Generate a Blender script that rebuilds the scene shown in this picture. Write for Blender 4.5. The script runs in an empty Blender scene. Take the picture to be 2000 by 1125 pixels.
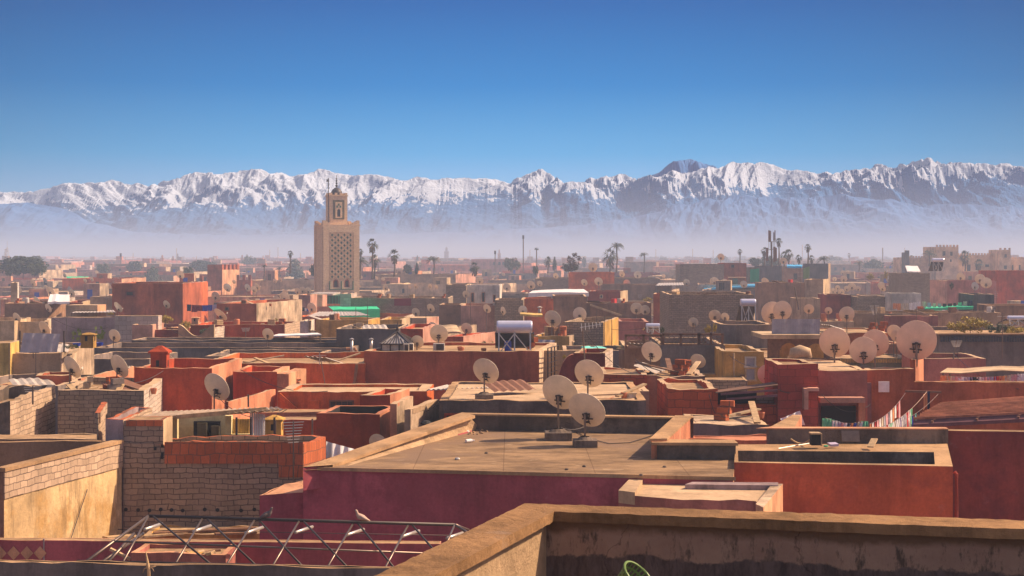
import bpy, math, random
from mathutils import Vector, Matrix, noise
random.seed(7)
R = random.Random(11)
F = 3000.0; HY = 500.0; CX = 1000.0
GZ = -13.0                                   # street level; the camera stands on a roof terrace
S = bpy.context.scene
COL = S.collection
def P(x, y, Y): return Vector(((x-CX)*Y/F, Y, -(y-HY)*Y/F))
def G(x, y, z):
    Y = -z*F/(y-HY); return Vector(((x-CX)*Y/F, Y, z))
def zat(y, Y): return -(y-HY)*Y/F
def pix(v): return (CX+v[0]*F/v[1], HY-v[2]*F/v[1])
# ---------------------------------------------------------------- materials
MATS = {}
def newmat(key):
    m = bpy.data.materials.new(key); m.use_nodes = True
    nt = m.node_tree; b = nt.nodes['Principled BSDF']
    MATS[key] = m
    return m, nt, b
def nd(nt, t, **k):
    n = nt.nodes.new(t)
    for a, v in k.items():
        if isinstance(a, str) and a.startswith('i_'): n.inputs[a[2:]].default_value = v
        else: setattr(n, a, v)
    return n
def L(nt, a, b): nt.links.new(a, b)
def mixc(nt, fac, a, b, mode='MIX'):
    n = nt.nodes.new('ShaderNodeMix'); n.data_type = 'RGBA'; n.blend_type = mode
    for s, v in ((n.inputs[0], fac), (n.inputs[6], a), (n.inputs[7], b)):
        if hasattr(v, 'is_output') : L(nt, v, s)
        elif isinstance(v, (int, float)): s.default_value = v
        else: s.default_value = (*v, 1)
    return n.outputs[2]
def ramp(nt, src, p0, p1, c0=(0,0,0,1), c1=(1,1,1,1)):
    n = nt.nodes.new('ShaderNodeValToRGB'); L(nt, src, n.inputs[0])
    e = n.color_ramp.elements; e[0].position = p0; e[1].position = p1; e[0].color = c0; e[1].color = c1
    return n.outputs[0]
def nz(nt, vec, scale, detail=5, rough=.6):
    n = nd(nt, 'ShaderNodeTexNoise'); n.inputs['Scale'].default_value = scale
    n.inputs['Detail'].default_value = detail; n.inputs['Roughness'].default_value = rough
    L(nt, vec, n.inputs['Vector']); return n.outputs['Fac']
def mapping(nt, vec, sc, loc=(0,0,0)):
    n = nd(nt, 'ShaderNodeMapping'); n.inputs['Scale'].default_value = sc; n.inputs['Location'].default_value = loc
    L(nt, vec, n.inputs['Vector']); return n.outputs[0]
def surf_mat(key, col, kind='plaster', rough=.92, stain=.62, vary=.36, bump=.25, col2=None, bs=(.36,.165), mort=None):
    m, nt, b = newmat(key)
    pos = nd(nt, 'ShaderNodeNewGeometry').outputs['Position']
    dk = tuple(c*(1-vary) for c in col); lt = tuple(min(1, c*(1+vary*.8)) for c in col)
    f1 = nz(nt, pos, .45, 8, .65)
    c = mixc(nt, ramp(nt, f1, .38, .62), dk, lt)
    hgt = None
    if kind in ('block', 'brick', 'slab'):
        s = nd(nt, 'ShaderNodeSeparateXYZ'); L(nt, pos, s.inputs[0])
        a = nd(nt, 'ShaderNodeMath', operation='ADD'); L(nt, s.outputs[0], a.inputs[0]); L(nt, s.outputs[1], a.inputs[1])
        cb = nd(nt, 'ShaderNodeCombineXYZ'); L(nt, a.outputs[0], cb.inputs[0]); L(nt, s.outputs[2], cb.inputs[1])
        warp = nz(nt, pos, 1.2, 2)
        w2 = nd(nt, 'ShaderNodeMath', operation='MULTIPLY'); L(nt, warp, w2.inputs[0]); w2.inputs[1].default_value = .16
        w3 = nd(nt, 'ShaderNodeVectorMath', operation='ADD'); L(nt, cb.outputs[0], w3.inputs[0]); L(nt, w2.outputs[0], w3.inputs[1])
        n5 = nd(nt, 'ShaderNodeTexNoise'); L(nt, pos, n5.inputs['Vector']); n5.inputs['Scale'].default_value = 7; n5.inputs['Detail'].default_value = 4
        v5 = nd(nt, 'ShaderNodeVectorMath', operation='SCALE'); L(nt, n5.outputs['Color'], v5.inputs[0]); v5.inputs[3].default_value = .045
        w4 = nd(nt, 'ShaderNodeVectorMath', operation='ADD'); L(nt, w3.outputs[0], w4.inputs[0]); L(nt, v5.outputs[0], w4.inputs[1]); w3 = w4
        bt = nd(nt, 'ShaderNodeTexBrick'); L(nt, w3.outputs[0], bt.inputs['Vector'])
        bt.inputs['Scale'].default_value = 1; bt.inputs['Mortar Size'].default_value = .013; bt.inputs['Mortar Smooth'].default_value = .3
        bt.inputs['Brick Width'].default_value = bs[0]; bt.inputs['Row Height'].default_value = bs[1]
        bt.inputs['Color1'].default_value = (*[x*.78 for x in col], 1); bt.inputs['Color2'].default_value = (*[min(1, x*1.2) for x in col], 1)
        bt.inputs['Mortar'].default_value = (*(mort or [x*.4 for x in col]), 1); bt.inputs['Bias'].default_value = 0
        c = mixc(nt, ramp(nt, nz(nt, pos, 1.1, 6, .7), .28, .5, (.35,.35,.35,1), (.85,.85,.85,1)), c, bt.outputs['Color'])
        hgt = bt.outputs['Fac']
    if col2:
        f = ramp(nt, nz(nt, mapping(nt, pos, (1,1,1), (7,3,1)), .8, 8, .7), .5, .62)
        c = mixc(nt, f, c, col2)
    if stain:
        f2 = nz(nt, mapping(nt, pos, (1.6,1.6,.28)), 1.0, 7, .7)
        c = mixc(nt, ramp(nt, f2, .5, .68, (0,0,0,1), (stain,)*3+(1,)), c, tuple(x*.3 for x in col))
        f3 = nz(nt, mapping(nt, pos, (1,1,1), (31,3,8)), 2.3, 8, .75)
        c = mixc(nt, ramp(nt, f3, .6, .72, (0,0,0,1), (stain*.8,)*3+(1,)), c, tuple(x*.45 for x in col))
        c = mixc(nt, ramp(nt, f3, .25, .4, (stain*.6,)*3+(1,), (0,0,0,1)), c, tuple(min(1, x*.6+.2) for x in col))
    ff = nz(nt, pos, 14, 4, .7)
    c = mixc(nt, .55, c, ramp(nt, ff, .2, .8, (.45,.45,.45,1), (1,1,1,1)), 'MULTIPLY')
    L(nt, c, b.inputs['Base Color']); b.inputs['Roughness'].default_value = rough
    b.inputs['Specular IOR Level'].default_value = .15
    if bump:
        bp = nd(nt, 'ShaderNodeBump'); bp.inputs['Strength'].default_value = bump; bp.inputs['Distance'].default_value = .04
        h = nz(nt, pos, 6, 8, .75)
        if hgt:
            sb = nd(nt, 'ShaderNodeMath', operation='SUBTRACT'); L(nt, h, sb.inputs[0]); L(nt, hgt, sb.inputs[1]); h = sb.outputs[0]
        L(nt, h, bp.inputs['Height']); L(nt, bp.outputs[0], b.inputs['Normal'])
    return m
def plain_mat(key, col, rough=.6, metal=0, vary=.25, scale=3, spec=.4):
    m, nt, b = newmat(key)
    pos = nd(nt, 'ShaderNodeNewGeometry').outputs['Position']
    f = nz(nt, pos, scale, 6, .7)
    c = mixc(nt, ramp(nt, f, .3, .7), tuple(x*(1-vary) for x in col), tuple(min(1, x*(1+vary*.5)) for x in col))
    L(nt, c, b.inputs['Base Color']); b.inputs['Roughness'].default_value = rough; b.inputs['Metallic'].default_value = metal
    b.inputs['Specular IOR Level'].default_value = spec
    return m
for k, c in dict(red=(.52,.085,.035), redbrown=(.46,.125,.06), orange=(.66,.15,.045), salmon=(.66,.27,.15), pink=(.60,.31,.22),
                 ochre=(.64,.37,.10), cream=(.64,.46,.28), grey=(.22,.175,.155), brown=(.34,.19,.11), maroon=(.32,.065,.045),
                 purple=(.30,.055,.075), mauve=(.40,.29,.28), white=(.74,.66,.56), tan=(.46,.31,.19), plum=(.46,.17,.13),
                 darkgrey=(.135,.115,.11), olive=(.20,.17,.10), rust=(.44,.125,.06), yellow=(.78,.52,.16), peach=(.70,.36,.2)).items():
    surf_mat(k, c)
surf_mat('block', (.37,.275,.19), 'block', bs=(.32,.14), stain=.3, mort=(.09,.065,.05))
surf_mat('blocklight', (.56,.40,.27), 'block', stain=.3, mort=(.14,.10,.08))  # paler copy of block for sunlit sides, the light put into its colour
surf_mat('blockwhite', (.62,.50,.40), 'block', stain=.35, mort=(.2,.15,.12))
surf_mat('hollowbrick', (.52,.14,.055), 'brick', stain=.35, bs=(.22,.3), mort=(.16,.10,.07))
surf_mat('redblock', (.62,.12,.045), 'brick', stain=.25, bs=(.5,.26), mort=(.2,.05,.03))
surf_mat('plumblock', (.46,.08,.055), 'brick', stain=.25, bs=(.5,.26), mort=(.22,.05,.035))
surf_mat('paleblock', (.52,.42,.36), 'block', stain=.3, bs=(.55,.3), mort=(.28,.22,.18))
surf_mat('rough', (.58,.42,.28), stain=.8, vary=.5, bump=.8)
surf_mat('dust', (.47,.30,.16), stain=.5, vary=.35, bump=.3, col2=(.33,.21,.12))
surf_mat('dustlight', (.62,.43,.26), stain=.45, vary=.25, bump=.3)
surf_mat('coping', (.50,.31,.16), stain=.5, vary=.3, bump=.9)
surf_mat('cementdirty', (.20,.15,.115), stain=.8, vary=.45, bump=.9, col2=(.10,.075,.06))
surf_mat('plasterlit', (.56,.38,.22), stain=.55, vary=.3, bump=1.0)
surf_mat('yellowwall', (.68,.47,.24), stain=.95, vary=.4, bump=.6, col2=(.56,.34,.13))
surf_mat('purplewall', (.46,.10,.12), col2=(.38,.08,.095), stain=.45, vary=.28, bump=.15)
surf_mat('orangewall', (.56,.12,.05), col2=(.46,.10,.05), stain=.45, vary=.26, bump=.15)
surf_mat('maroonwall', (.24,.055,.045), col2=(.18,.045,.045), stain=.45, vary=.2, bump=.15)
surf_mat('minaretstone', (.90,.62,.38), 'brick', stain=.2, vary=.2, bs=(.3,.09), mort=(.66,.40,.24))
surf_mat('asphaltish', (.16,.12,.09), stain=.4)
plain_mat('metal_dark', (.06,.045,.04), .5, .3); plain_mat('metal_light', (.55,.5,.45), .4, .6); plain_mat('steel_tube', (.20,.15,.12), .38, .7)
plain_mat('rustmetal', (.22,.10,.06), .8); plain_mat('dish', (.82,.68,.50), .55, vary=.22, scale=1.6, spec=.3)
plain_mat('dishgrey', (.55,.52,.48), .5, vary=.15); plain_mat('dishpink', (.82,.60,.44), .6, vary=.14, scale=2.0)
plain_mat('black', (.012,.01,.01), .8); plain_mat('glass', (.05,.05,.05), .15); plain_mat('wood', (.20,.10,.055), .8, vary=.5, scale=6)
plain_mat('woodpale', (.5,.34,.18), .8, vary=.5, scale=6); plain_mat('tilegreen', (.03,.14,.07), .4); surf_mat('creambright', (.88,.68,.36), stain=.3); plain_mat('tilepale', (.09,.26,.14), .5, vary=.4); surf_mat('fort', (.82,.54,.34), stain=.3); plain_mat('greensheet', (.01,.34,.15), .6)
plain_mat('tarpgreen', (.02,.62,.28), .6); plain_mat('tarpgrey', (.33,.30,.33), .8); plain_mat('tarpteal', (.16,.68,.58), .6)
plain_mat('blue', (.02,.06,.42), .4); plain_mat('bluesheet', (.05,.42,.75), .5); plain_mat('corrugated', (.56,.48,.40), .5, .2, vary=.4)
plain_mat('purplemetal', (.20,.085,.09), .55, .2, vary=.4); plain_mat('tank', (.68,.68,.80), .3, .35, vary=.08)
plain_mat('panel', (.05,.05,.07), .2); plain_mat('awningbrown', (.34,.25,.18), .7, vary=.5); plain_mat('terracotta', (.5,.17,.08), .8); plain_mat('greenplastic', (.15,.24,.06), .45, vary=.1)
plain_mat('skirt', (.22,.14,.075), .9, vary=.5); plain_mat('trunk', (.16,.105,.07), .9, vary=.5)
for k, c in dict(cwhite=(.8,.76,.74), cred=(.55,.03,.03), cgreen=(.15,.55,.3), cpink=(.7,.35,.36), cmauve=(.42,.36,.50), cnavy=(.03,.04,.09),
                 corange=(.75,.30,.12), cblack=(.02,.02,.02), cteal=(.2,.45,.42), cblue=(.05,.09,.45), cbeige=(.6,.5,.36), cmaroon=(.25,.02,.04), cgrey=(.4,.38,.42)).items():
    plain_mat(k, c, .85, vary=.2, scale=4)
def leaf_mat(key, a, b):
    m, nt, bs = newmat(key)
    pos = nd(nt, 'ShaderNodeNewGeometry').outputs['Position']
    f = nz(nt, pos, 1.3, 4, .8)
    c = mixc(nt, ramp(nt, f, .35, .65), a, b); L(nt, c, bs.inputs['Base Color']); bs.inputs['Roughness'].default_value = .7
    return m
leaf_mat('leaf', (.035,.055,.02), (.085,.10,.03)); leaf_mat('leafdark', (.02,.035,.02), (.045,.06,.03)); leaf_mat('leafyellow', (.22,.17,.015), (.50,.34,.03))
leaf_mat('leafpalm', (.04,.05,.02), (.10,.10,.04)); leaf_mat('cactus', (.10,.16,.03), (.32,.34,.10)); leaf_mat('leafbrown', (.05,.03,.025), (.10,.06,.05))
# ---------------------------------------------------------------- mesh builder
class MB:
    def __init__(s): s.v = []; s.f = []; s.m = []; s.mi = 0; s.sm = False
    def face(s, pts, mi=None):
        i = len(s.v); s.v += [Vector(p) for p in pts]; s.f.append(tuple(range(i, i+len(pts)))); s.m.append(s.mi if mi is None else mi)
    def box(s, c, d, rz=0, rx=0, mi=None):
        M = Matrix.Rotation(rz, 3, 'Z') @ Matrix.Rotation(rx, 3, 'X'); c = Vector(c); i = len(s.v)
        for z in (-.5, .5):
            for x, y in ((-.5,-.5),(.5,-.5),(.5,.5),(-.5,.5)): s.v.append(c+M@Vector((x*d[0], y*d[1], z*d[2])))
        for q in ((0,3,2,1),(4,5,6,7),(0,1,5,4),(1,2,6,5),(2,3,7,6),(3,0,4,7)):
            s.f.append(tuple(i+k for k in q)); s.m.append(s.mi if mi is None else mi)
    def bar(s, a, b, w, h=None, mi=None):
        a, b = Vector(a), Vector(b); h = h or w; d = b-a
        if d.length < 1e-6: return
        q = d.to_track_quat('Z', 'Y').to_matrix(); i = len(s.v)
        for p in (a, b):
            for x, y in ((-.5,-.5),(.5,-.5),(.5,.5),(-.5,.5)): s.v.append(p+q@Vector((x*w, y*h, 0)))
        for f in ((0,3,2,1),(4,5,6,7),(0,1,5,4),(1,2,6,5),(2,3,7,6),(3,0,4,7)):
            s.f.append(tuple(i+k for k in f)); s.m.append(s.mi if mi is None else mi)
    def tube(s, pts, r, n=8, mi=None, cap=True):
        pts = [Vector(p) for p in pts]; rs = r if isinstance(r, (list, tuple)) else [r]*len(pts)
        i0 = len(s.v)
        for k, p in enumerate(pts):
            d = (pts[min(k+1, len(pts)-1)]-pts[max(k-1, 0)]); q = d.to_track_quat('Z', 'Y').to_matrix()
            for j in range(n):
                a = 2*math.pi*j/n; s.v.append(p+q@Vector((math.cos(a)*rs[k], math.sin(a)*rs[k], 0)))
        mm = s.mi if mi is None else mi
        for k in range(len(pts)-1):
            for j in range(n):
                a = i0+k*n+j; b = i0+k*n+(j+1) % n; s.f.append((a, b, b+n, a+n)); s.m.append(mm)
        if cap:
            s.f.append(tuple(i0+j for j in range(n))[::-1]); s.m.append(mm)
            s.f.append(tuple(i0+(len(pts)-1)*n+j for j in range(n))); s.m.append(mm)
    def prism(s, poly, z0, z1, mside=0, mtop=None, bottom=False):
        n = len(poly); i = len(s.v)
        A = sum(poly[k][0]*poly[(k+1) % n][1]-poly[(k+1) % n][0]*poly[k][1] for k in range(n))
        if A < 0: poly = poly[::-1]
        zt = (lambda k: z1[k] if A >= 0 else z1[n-1-k]) if isinstance(z1, (list, tuple)) else (lambda k: z1)
        for k, p in enumerate(poly): s.v.append(Vector((p[0], p[1], z0)))
        for k, p in enumerate(poly): s.v.append(Vector((p[0], p[1], zt(k))))
        for k in range(n):
            k2 = (k+1) % n; s.f.append((i+k, i+k2, i+n+k2, i+n+k)); s.m.append(mside)
        s.f.append(tuple(i+n+k for k in range(n))); s.m.append(mside if mtop is None else mtop)
        if bottom: s.f.append(tuple(i+k for k in range(n))[::-1]); s.m.append(mside)
    def lathe(s, prof, c=(0,0,0), n=20, mi=None):
        i = len(s.v); c = Vector(c)
        for r, z in prof:
            for j in range(n):
                a = 2*math.pi*j/n; s.v.append(c+Vector((r*math.cos(a), r*math.sin(a), z)))
        for k in range(len(prof)-1):
            for j in range(n):
                a = i+k*n+j; b = i+k*n+(j+1) % n; s.f.append((a, b, b+n, a+n)); s.m.append(s.mi if mi is None else mi)
    def mesh(s, name, mats, org=(0,0,0), smooth=False):
        me = bpy.data.meshes.new(name); o = Vector(org)
        me.from_pydata([tuple(v-o) for v in s.v], [], s.f)
        for m in (mats if isinstance(mats, (list, tuple)) else [mats]): me.materials.append(MATS[m] if isinstance(m, str) else m)
        me.polygons.foreach_set('material_index', s.m)
        if smooth or s.sm: me.polygons.foreach_set('use_smooth', [True]*len(s.f))
        me.update(); return me
def tag(o, label=None, cat=None, group=None, kind=None):
    if label: o['label'] = label
    if cat: o['category'] = cat
    if group: o['group'] = group
    if kind: o['kind'] = kind
    return o
def empty(name, loc, label, cat, group=None):
    o = bpy.data.objects.new(name, None); COL.objects.link(o); o.location = loc; o.empty_display_size = .2
    return tag(o, label, cat, group)
def part(parent, name, mb, mats, smooth=False, label=None):
    org = parent.location if parent.parent is None else parent.parent.location
    o = bpy.data.objects.new(name, mb.mesh(name, mats, org, smooth)); COL.objects.link(o); o.parent = parent
    if label: o['label'] = label
    return o
def single(name, mb, mats, label, cat, group=None, kind=None, smooth=False):
    c = sum(mb.v, Vector())/len(mb.v); c.z = min(v.z for v in mb.v)
    o = bpy.data.objects.new(name, mb.mesh(name, mats, c, smooth)); COL.objects.link(o); o.location = c
    return tag(o, label, cat, group, kind)
REG = []    # roofs: polygon, roof height, top height
def inside(poly, x, y):
    c = False; n = len(poly)
    for k in range(n):
        a, b = poly[k], poly[(k+1) % n]
        if (a[1] > y) != (b[1] > y) and x < (b[0]-a[0])*(y-a[1])/(b[1]-a[1])+a[0]: c = not c
    return c
def surfz(x, y):
    z = None
    for poly, rz in REG:
        if inside(poly, x, y) and (z is None or rz > z): z = rz
    return z
def inset(poly, t):
    n = len(poly); out = []
    for k in range(n):
        a, b, c = (Vector(poly[(k+j-1) % n][:2]) for j in range(3))
        u = (b-a).normalized(); w = (c-b).normalized()
        n1 = Vector((-u.y, u.x)); n2 = Vector((-w.y, w.x)); bis = n1+n2
        s = t/max(.3, bis.dot(n1)) if bis.length > .01 else t
        out.append(b+bis*s)
    return out
def bldg(name, label, xa, xb, yt, Y=None, yb=None, D=8, xc=None, m='red', ms=None, mt='dustlight', mr='dust', mi=None, p=.35, th=.2,
         yt2=None, jit=.025, group=None, cat='house', xl=None, nb=False):
    if Y is None: Y = 16500/(yb-500)
    z = zat(yt, Y)
    A = P(xa, yt, Y); B = G(xb, yt2, z) if yt2 else P(xb, yt, Y)
    Yc = B.y+D
    C = Vector(((xc-CX)*Yc/F, Yc, z)) if xc else Vector((B.x+D*.02, Yc, z))
    E = A+(C-B)
    if xl: E = Vector(((xl-CX)*(A.y+D)/F, A.y+D, z))
    return bldpoly(name, label, [A, B, C, E], z, m=m, ms=ms, mt=mt, mr=mr, mi=mi, p=p, th=th, jit=jit, group=group, cat=cat)
def bldpoly(name, label, poly, z, m='red', ms=None, mt='dustlight', mr='dust', mi=None, p=.35, th=.2, jit=.025, group=None, cat='house', zb=GZ):
    base = (poly[0]+poly[1])/2; base = Vector((base.x, base.y, zb))
    root = empty(name, base, label, cat, group)
    n = len(poly); pts = []; eid = []
    for k in range(n):
        a, b = poly[k], poly[(k+1) % n]; N = max(1, min(14, int((b-a).length/1.3))) if base.y > 125 else max(1, min(40, int((b-a).length/.35)))
        for j in range(N):
            q = a.lerp(b, j/N); h_ = jit*(noise.noise(Vector((q.x*.7, q.y*.7, z)))*2.2+R.uniform(-.7, .7)); e_ = R.uniform(-1,1)*min(jit, .03)*.6 if j else 0; pts.append(Vector((q.x+e_, q.y+e_, z+h_))); eid.append(k)
    ins = inset(pts, th); N = len(pts)
    w = MB(); rf = MB(); msi = 1 if ms else 0
    for k in range(N):
        k2 = (k+1) % N; a, b = pts[k], pts[k2]
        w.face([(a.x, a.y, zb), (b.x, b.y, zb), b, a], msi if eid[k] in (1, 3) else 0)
        ia, ib = Vector((*ins[k][:2], a.z)), Vector((*ins[k2][:2], b.z))
        rf.face([a, b, ib, ia], 0)
        if p > 0: w.face([ib, (ib.x, ib.y, z-p), (ia.x, ia.y, z-p), ia][::-1], 2)
    rf.face([(q[0], q[1], z-p if p > 0 else z-.004) for q in ins], 1)
    part(root, 'wall', w, [m, ms or m, mi or m]); part(root, 'roof', rf, [mt, mr])
    REG.append(([(q.x, q.y) for q in poly], z-p))
    return dict(root=root, A=poly[0], B=poly[1], C=poly[2], z=z, p=p)
def onwall(b, x, y, off=0, side=False):
    A, B = (b['B'], b['C']) if side else (b['A'], b['B'])
    u = (B-A); u.z = 0; u.normalize(); n = Vector((u.y, -u.x, 0)); d = Vector(((x-CX)/F, 1, -(y-HY)/F))
    return d*((A.dot(n)-A.z*0)/d.dot(n))+n*off, u, n
def window(b, x0, y0, x1, y1, frame='wood', pane='glass', fw=.07, side=False, name='window', bars=0):
    a, u, n = onwall(b, x0, y0, 0, side); c, _, _ = onwall(b, x1, y1, 0, side)
    w = (c-a).dot(u); zt, zb = a.z, c.z; rz = math.atan2(u.y, u.x); mid = a+u*w/2; mid.z = (zt+zb)/2
    fr = MB(); h = zt-zb
    fr.box(mid+n*.03+Vector((0,0,h/2)), (w+fw, .06, fw), rz); fr.box(mid+n*.05-Vector((0,0,h/2)), (w+fw*2, .1, fw), rz)
    for s in (-1, 1): fr.box(mid+n*.03+u*s*w/2, (fw, .06, h-fw), rz)
    for k in range(bars): fr.box(mid+n*.02+u*(-w/2+w*(k+1)/(bars+1)), (fw*.5, .03, h-fw), rz)
    f = part(b['root'], name, fr, frame)
    pn = MB(); pn.box(mid+n*.006, (w-.001, .012, h), rz); o = part(b['root'], 'pane', pn, pane)
    o.parent = f
    return f
EXPO = 0.52; SUNE = 5.0; SKYTINT = (1.3, .93, .84)
SKYSTOPS = [(0, (.72,.70,.88)), (.02, (.50,.57,.78)), (.04, (.18,.38,.62)), (.066, (.055,.285,.55)), (.11, (.0,.16,.43)), (.165, (.0,.085,.30)), (.25, (.01,.08,.25))]
HZTOP = 24.0; HZCOL = (.57,.74,1.0,1); HZDEN = .00085
# ---------------------------------------------------------------- camera, sky, sun
cam = bpy.data.cameras.new('camera'); co = bpy.data.objects.new('camera', cam); COL.objects.link(co)
co.rotation_euler = (math.radians(90), 0, 0); cam.sensor_width = 36; cam.lens = 54; cam.shift_y = -62.5/2000
cam.clip_start = .3; cam.clip_end = 150000; S.camera = co
S.view_settings.view_transform = 'Standard'; S.view_settings.look = 'None'; S.view_settings.gamma = 1; S.view_settings.exposure = EXPO
S.render.resolution_x = 1024; S.render.resolution_y = 576
S.cycles.max_bounces = 6; S.cycles.diffuse_bounces = 4; S.cycles.use_denoising = True; S.cycles.volume_bounces = 3
AZ, EL = math.radians(14), math.radians(41)      # sun: from the right (+X), a little beyond, 38 degrees up
sd = Vector((math.cos(EL)*math.cos(AZ), math.cos(EL)*math.sin(AZ), math.sin(EL)))
W = bpy.data.worlds.new('World'); S.world = W; W.use_nodes = True; nt = W.node_tree
bg = nt.nodes['Background']; bg.inputs['Strength'].default_value = .12
sky = nd(nt, 'ShaderNodeTexSky', sky_type='NISHITA', sun_disc=False); sky.sun_elevation = EL; sky.sun_rotation = math.radians(90)-AZ
sky.ozone_density = 1.0; sky.air_density = 1.0; sky.dust_density = 1.5
tc = nd(nt, 'ShaderNodeTexCoord'); sp = nd(nt, 'ShaderNodeSeparateXYZ'); L(nt, tc.outputs['Generated'], sp.inputs[0])
mr_ = nd(nt, 'ShaderNodeMapRange'); L(nt, sp.outputs[2], mr_.inputs[0]); mr_.inputs[1].default_value = 0; mr_.inputs[2].default_value = .25
rp = nd(nt, 'ShaderNodeValToRGB'); L(nt, mr_.outputs[0], rp.inputs[0]); cr = rp.color_ramp
SK = 1/.12
stops = SKYSTOPS
cr.elements[0].position = stops[0][0]/.25; cr.elements[0].color = (*stops[0][1], 1)
cr.elements[1].position = 1; cr.elements[1].color = (*stops[-1][1], 1)
for p_, c_ in stops[1:-1]:
    e = cr.elements.new(p_/.25); e.color = (*c_, 1)
sc_ = nd(nt, 'ShaderNodeVectorMath', operation='SCALE'); L(nt, rp.outputs[0], sc_.inputs[0])
xq = nd(nt, 'ShaderNodeMath', operation='MULTIPLY'); L(nt, sp.outputs[0], xq.inputs[0]); L(nt, sp.outputs[0], xq.inputs[1])
xm = nd(nt, 'ShaderNodeMapRange'); L(nt, xq.outputs[0], xm.inputs[0]); xm.inputs[1].default_value = 0; xm.inputs[2].default_value = .2; xm.inputs[3].default_value = SK*1.06; xm.inputs[4].default_value = SK*.45; L(nt, xm.outputs[0], sc_.inputs[3])
hi = nd(nt, 'ShaderNodeMapRange', interpolation_type='SMOOTHSTEP'); L(nt, sp.outputs[2], hi.inputs[0]); hi.inputs[1].default_value = .18; hi.inputs[2].default_value = .36
L(nt, mixc(nt, hi.outputs[0], sc_.outputs[0], mixc(nt, 1.0, sky.outputs[0], SKYTINT, 'MULTIPLY')), bg.inputs['Color'])
sl = bpy.data.lights.new('sun', 'SUN'); sl.energy = SUNE; sl.angle = math.radians(.5); sl.color = (1, .75, .51)
so = bpy.data.objects.new('sun', sl); COL.objects.link(so); so.rotation_euler = sd.to_track_quat('Z', 'Y').to_euler(); so.location = (50, 0, 80)
# ---------------------------------------------------------------- ground
surf_mat('groundmat', (.34,.22,.14), stain=.2, bump=0)
g = MB(); ys = [-300, 200, 1000, 5000, 15000, 32000]
for a_, b_ in zip(ys, ys[1:]): g.face([(-26000, a_, GZ), (26000, a_, GZ), (26000, b_, GZ), (-26000, b_, GZ)])
go = single('ground', g, 'groundmat', None, None, kind='structure')
# ---------------------------------------------------------------- mountains, about 45 km away
m, nt, b = newmat('mountainmat')
geo = nd(nt, 'ShaderNodeNewGeometry'); pos = geo.outputs['Position']
s_ = nd(nt, 'ShaderNodeSeparateXYZ'); L(nt, pos, s_.inputs[0]); s2 = nd(nt, 'ShaderNodeSeparateXYZ'); L(nt, geo.outputs['Normal'], s2.inputs[0])
n1 = nz(nt, mapping(nt, pos, (.0012,.0012,.0022)), 1.0, 10, .62)
n2 = nz(nt, mapping(nt, pos, (.0045,.0045,.009)), 1.0, 8, .7)
def mth(op, a, b_):
    n = nd(nt, 'ShaderNodeMath', operation=op)
    for s, v in zip(n.inputs, (a, b_)):
        if isinstance(v, (int, float)): s.default_value = v
        else: L(nt, v, s)
    return n.outputs[0]
hh = mth('DIVIDE', s_.outputs[2], 1000.0)
wx = mth('MULTIPLY', mth('SUBTRACT', mth('DIVIDE', s_.outputs[0], 15000.0), .35), -.85)   # less snow towards the right
sv = mth('ADD', mth('ADD', mth('ADD', mth('MULTIPLY', mth('SUBTRACT', hh, 1.62), 1.9), mth('MULTIPLY', mth('SUBTRACT', n1, .5), 2.8)), mth('MULTIPLY', mth('SUBTRACT', n2, .5), 2.6)), mth('MULTIPLY', s2.outputs[2], .4))
sv = mth('ADD', mth('ADD', sv, wx), mth('MULTIPLY', s2.outputs[0], .9))  # right-facing slopes whitened: sunlit and shaded sides painted into the snow mask
snow = ramp(nt, sv, .88, 1.0)
L(nt, mixc(nt, snow, (.045,.155,.38), (.46,.53,.65)), b.inputs['Base Color']); b.inputs['Roughness'].default_value = 1; b.inputs['Specular IOR Level'].default_value = 0  # blue of the distance haze is painted into the rock colour
bp = nd(nt, 'ShaderNodeBump'); bp.inputs['Strength'].default_value = 1; bp.inputs['Distance'].default_value = 60
L(nt, n2, bp.inputs['Height']); L(nt, bp.outputs[0], b.inputs['Normal'])
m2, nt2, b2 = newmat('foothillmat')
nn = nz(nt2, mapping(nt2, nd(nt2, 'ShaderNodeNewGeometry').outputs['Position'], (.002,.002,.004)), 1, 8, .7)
L(nt2, mixc(nt2, ramp(nt2, nn, .62, .72), (.045,.155,.40), (.11,.23,.47)), b2.inputs['Base Color']); b2.inputs['Roughness'].default_value = 1  # both foothill tones hold the blue of aerial haze in their colour
ridge = [(x/2.857, 300+y/2.857) for x, y in [(-400,215),(0,207),(70,207),(130,205),(200,205),(265,197),(310,190),(370,165),(420,153),(470,160),(500,153),(560,155),(620,143),(660,150),(700,160),(740,170),(780,160),(850,175),(880,155),(930,150),(1000,125),(1060,107),(1110,103),(1200,105),(1270,105),(1340,85),(1400,82),(1440,82),(1500,95),(1570,105),(1620,118),(1680,112),(1720,100),(1760,103),(1810,88),(1870,95),(1930,105)]]
ridge += [(680+x/2.778, 300+y/2.778) for x, y in [(0,107),(50,115),(150,108),(200,115),(250,122),(300,137),(330,142),(370,128),(430,120),(500,138),(540,128),(600,125),(680,132),(760,130),(800,137),(850,148),(880,155),(910,130),(970,98),(1000,93),(1050,100),(1110,115),(1180,132),(1240,142),(1300,128),(1350,132),(1450,120),(1540,115),(1650,105),(1690,104)]]
ridge += [(1300+x/2.857, 280+y/2.857) for x, y in [(20,162),(100,150),(200,142),(240,135),(330,115),(420,105),(490,93),(520,97),(580,110),(640,125),(700,140),(760,148),(830,158),(865,163),(900,148),(1000,148),(1080,140),(1150,130),(1200,115),(1250,125),(1300,105),(1380,100),(1450,88),(1490,100),(1560,95),(1620,92),(1700,105),(1780,108),(1830,110),(1880,115),(1930,130),(2000,125),(2400,150)]]
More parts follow.
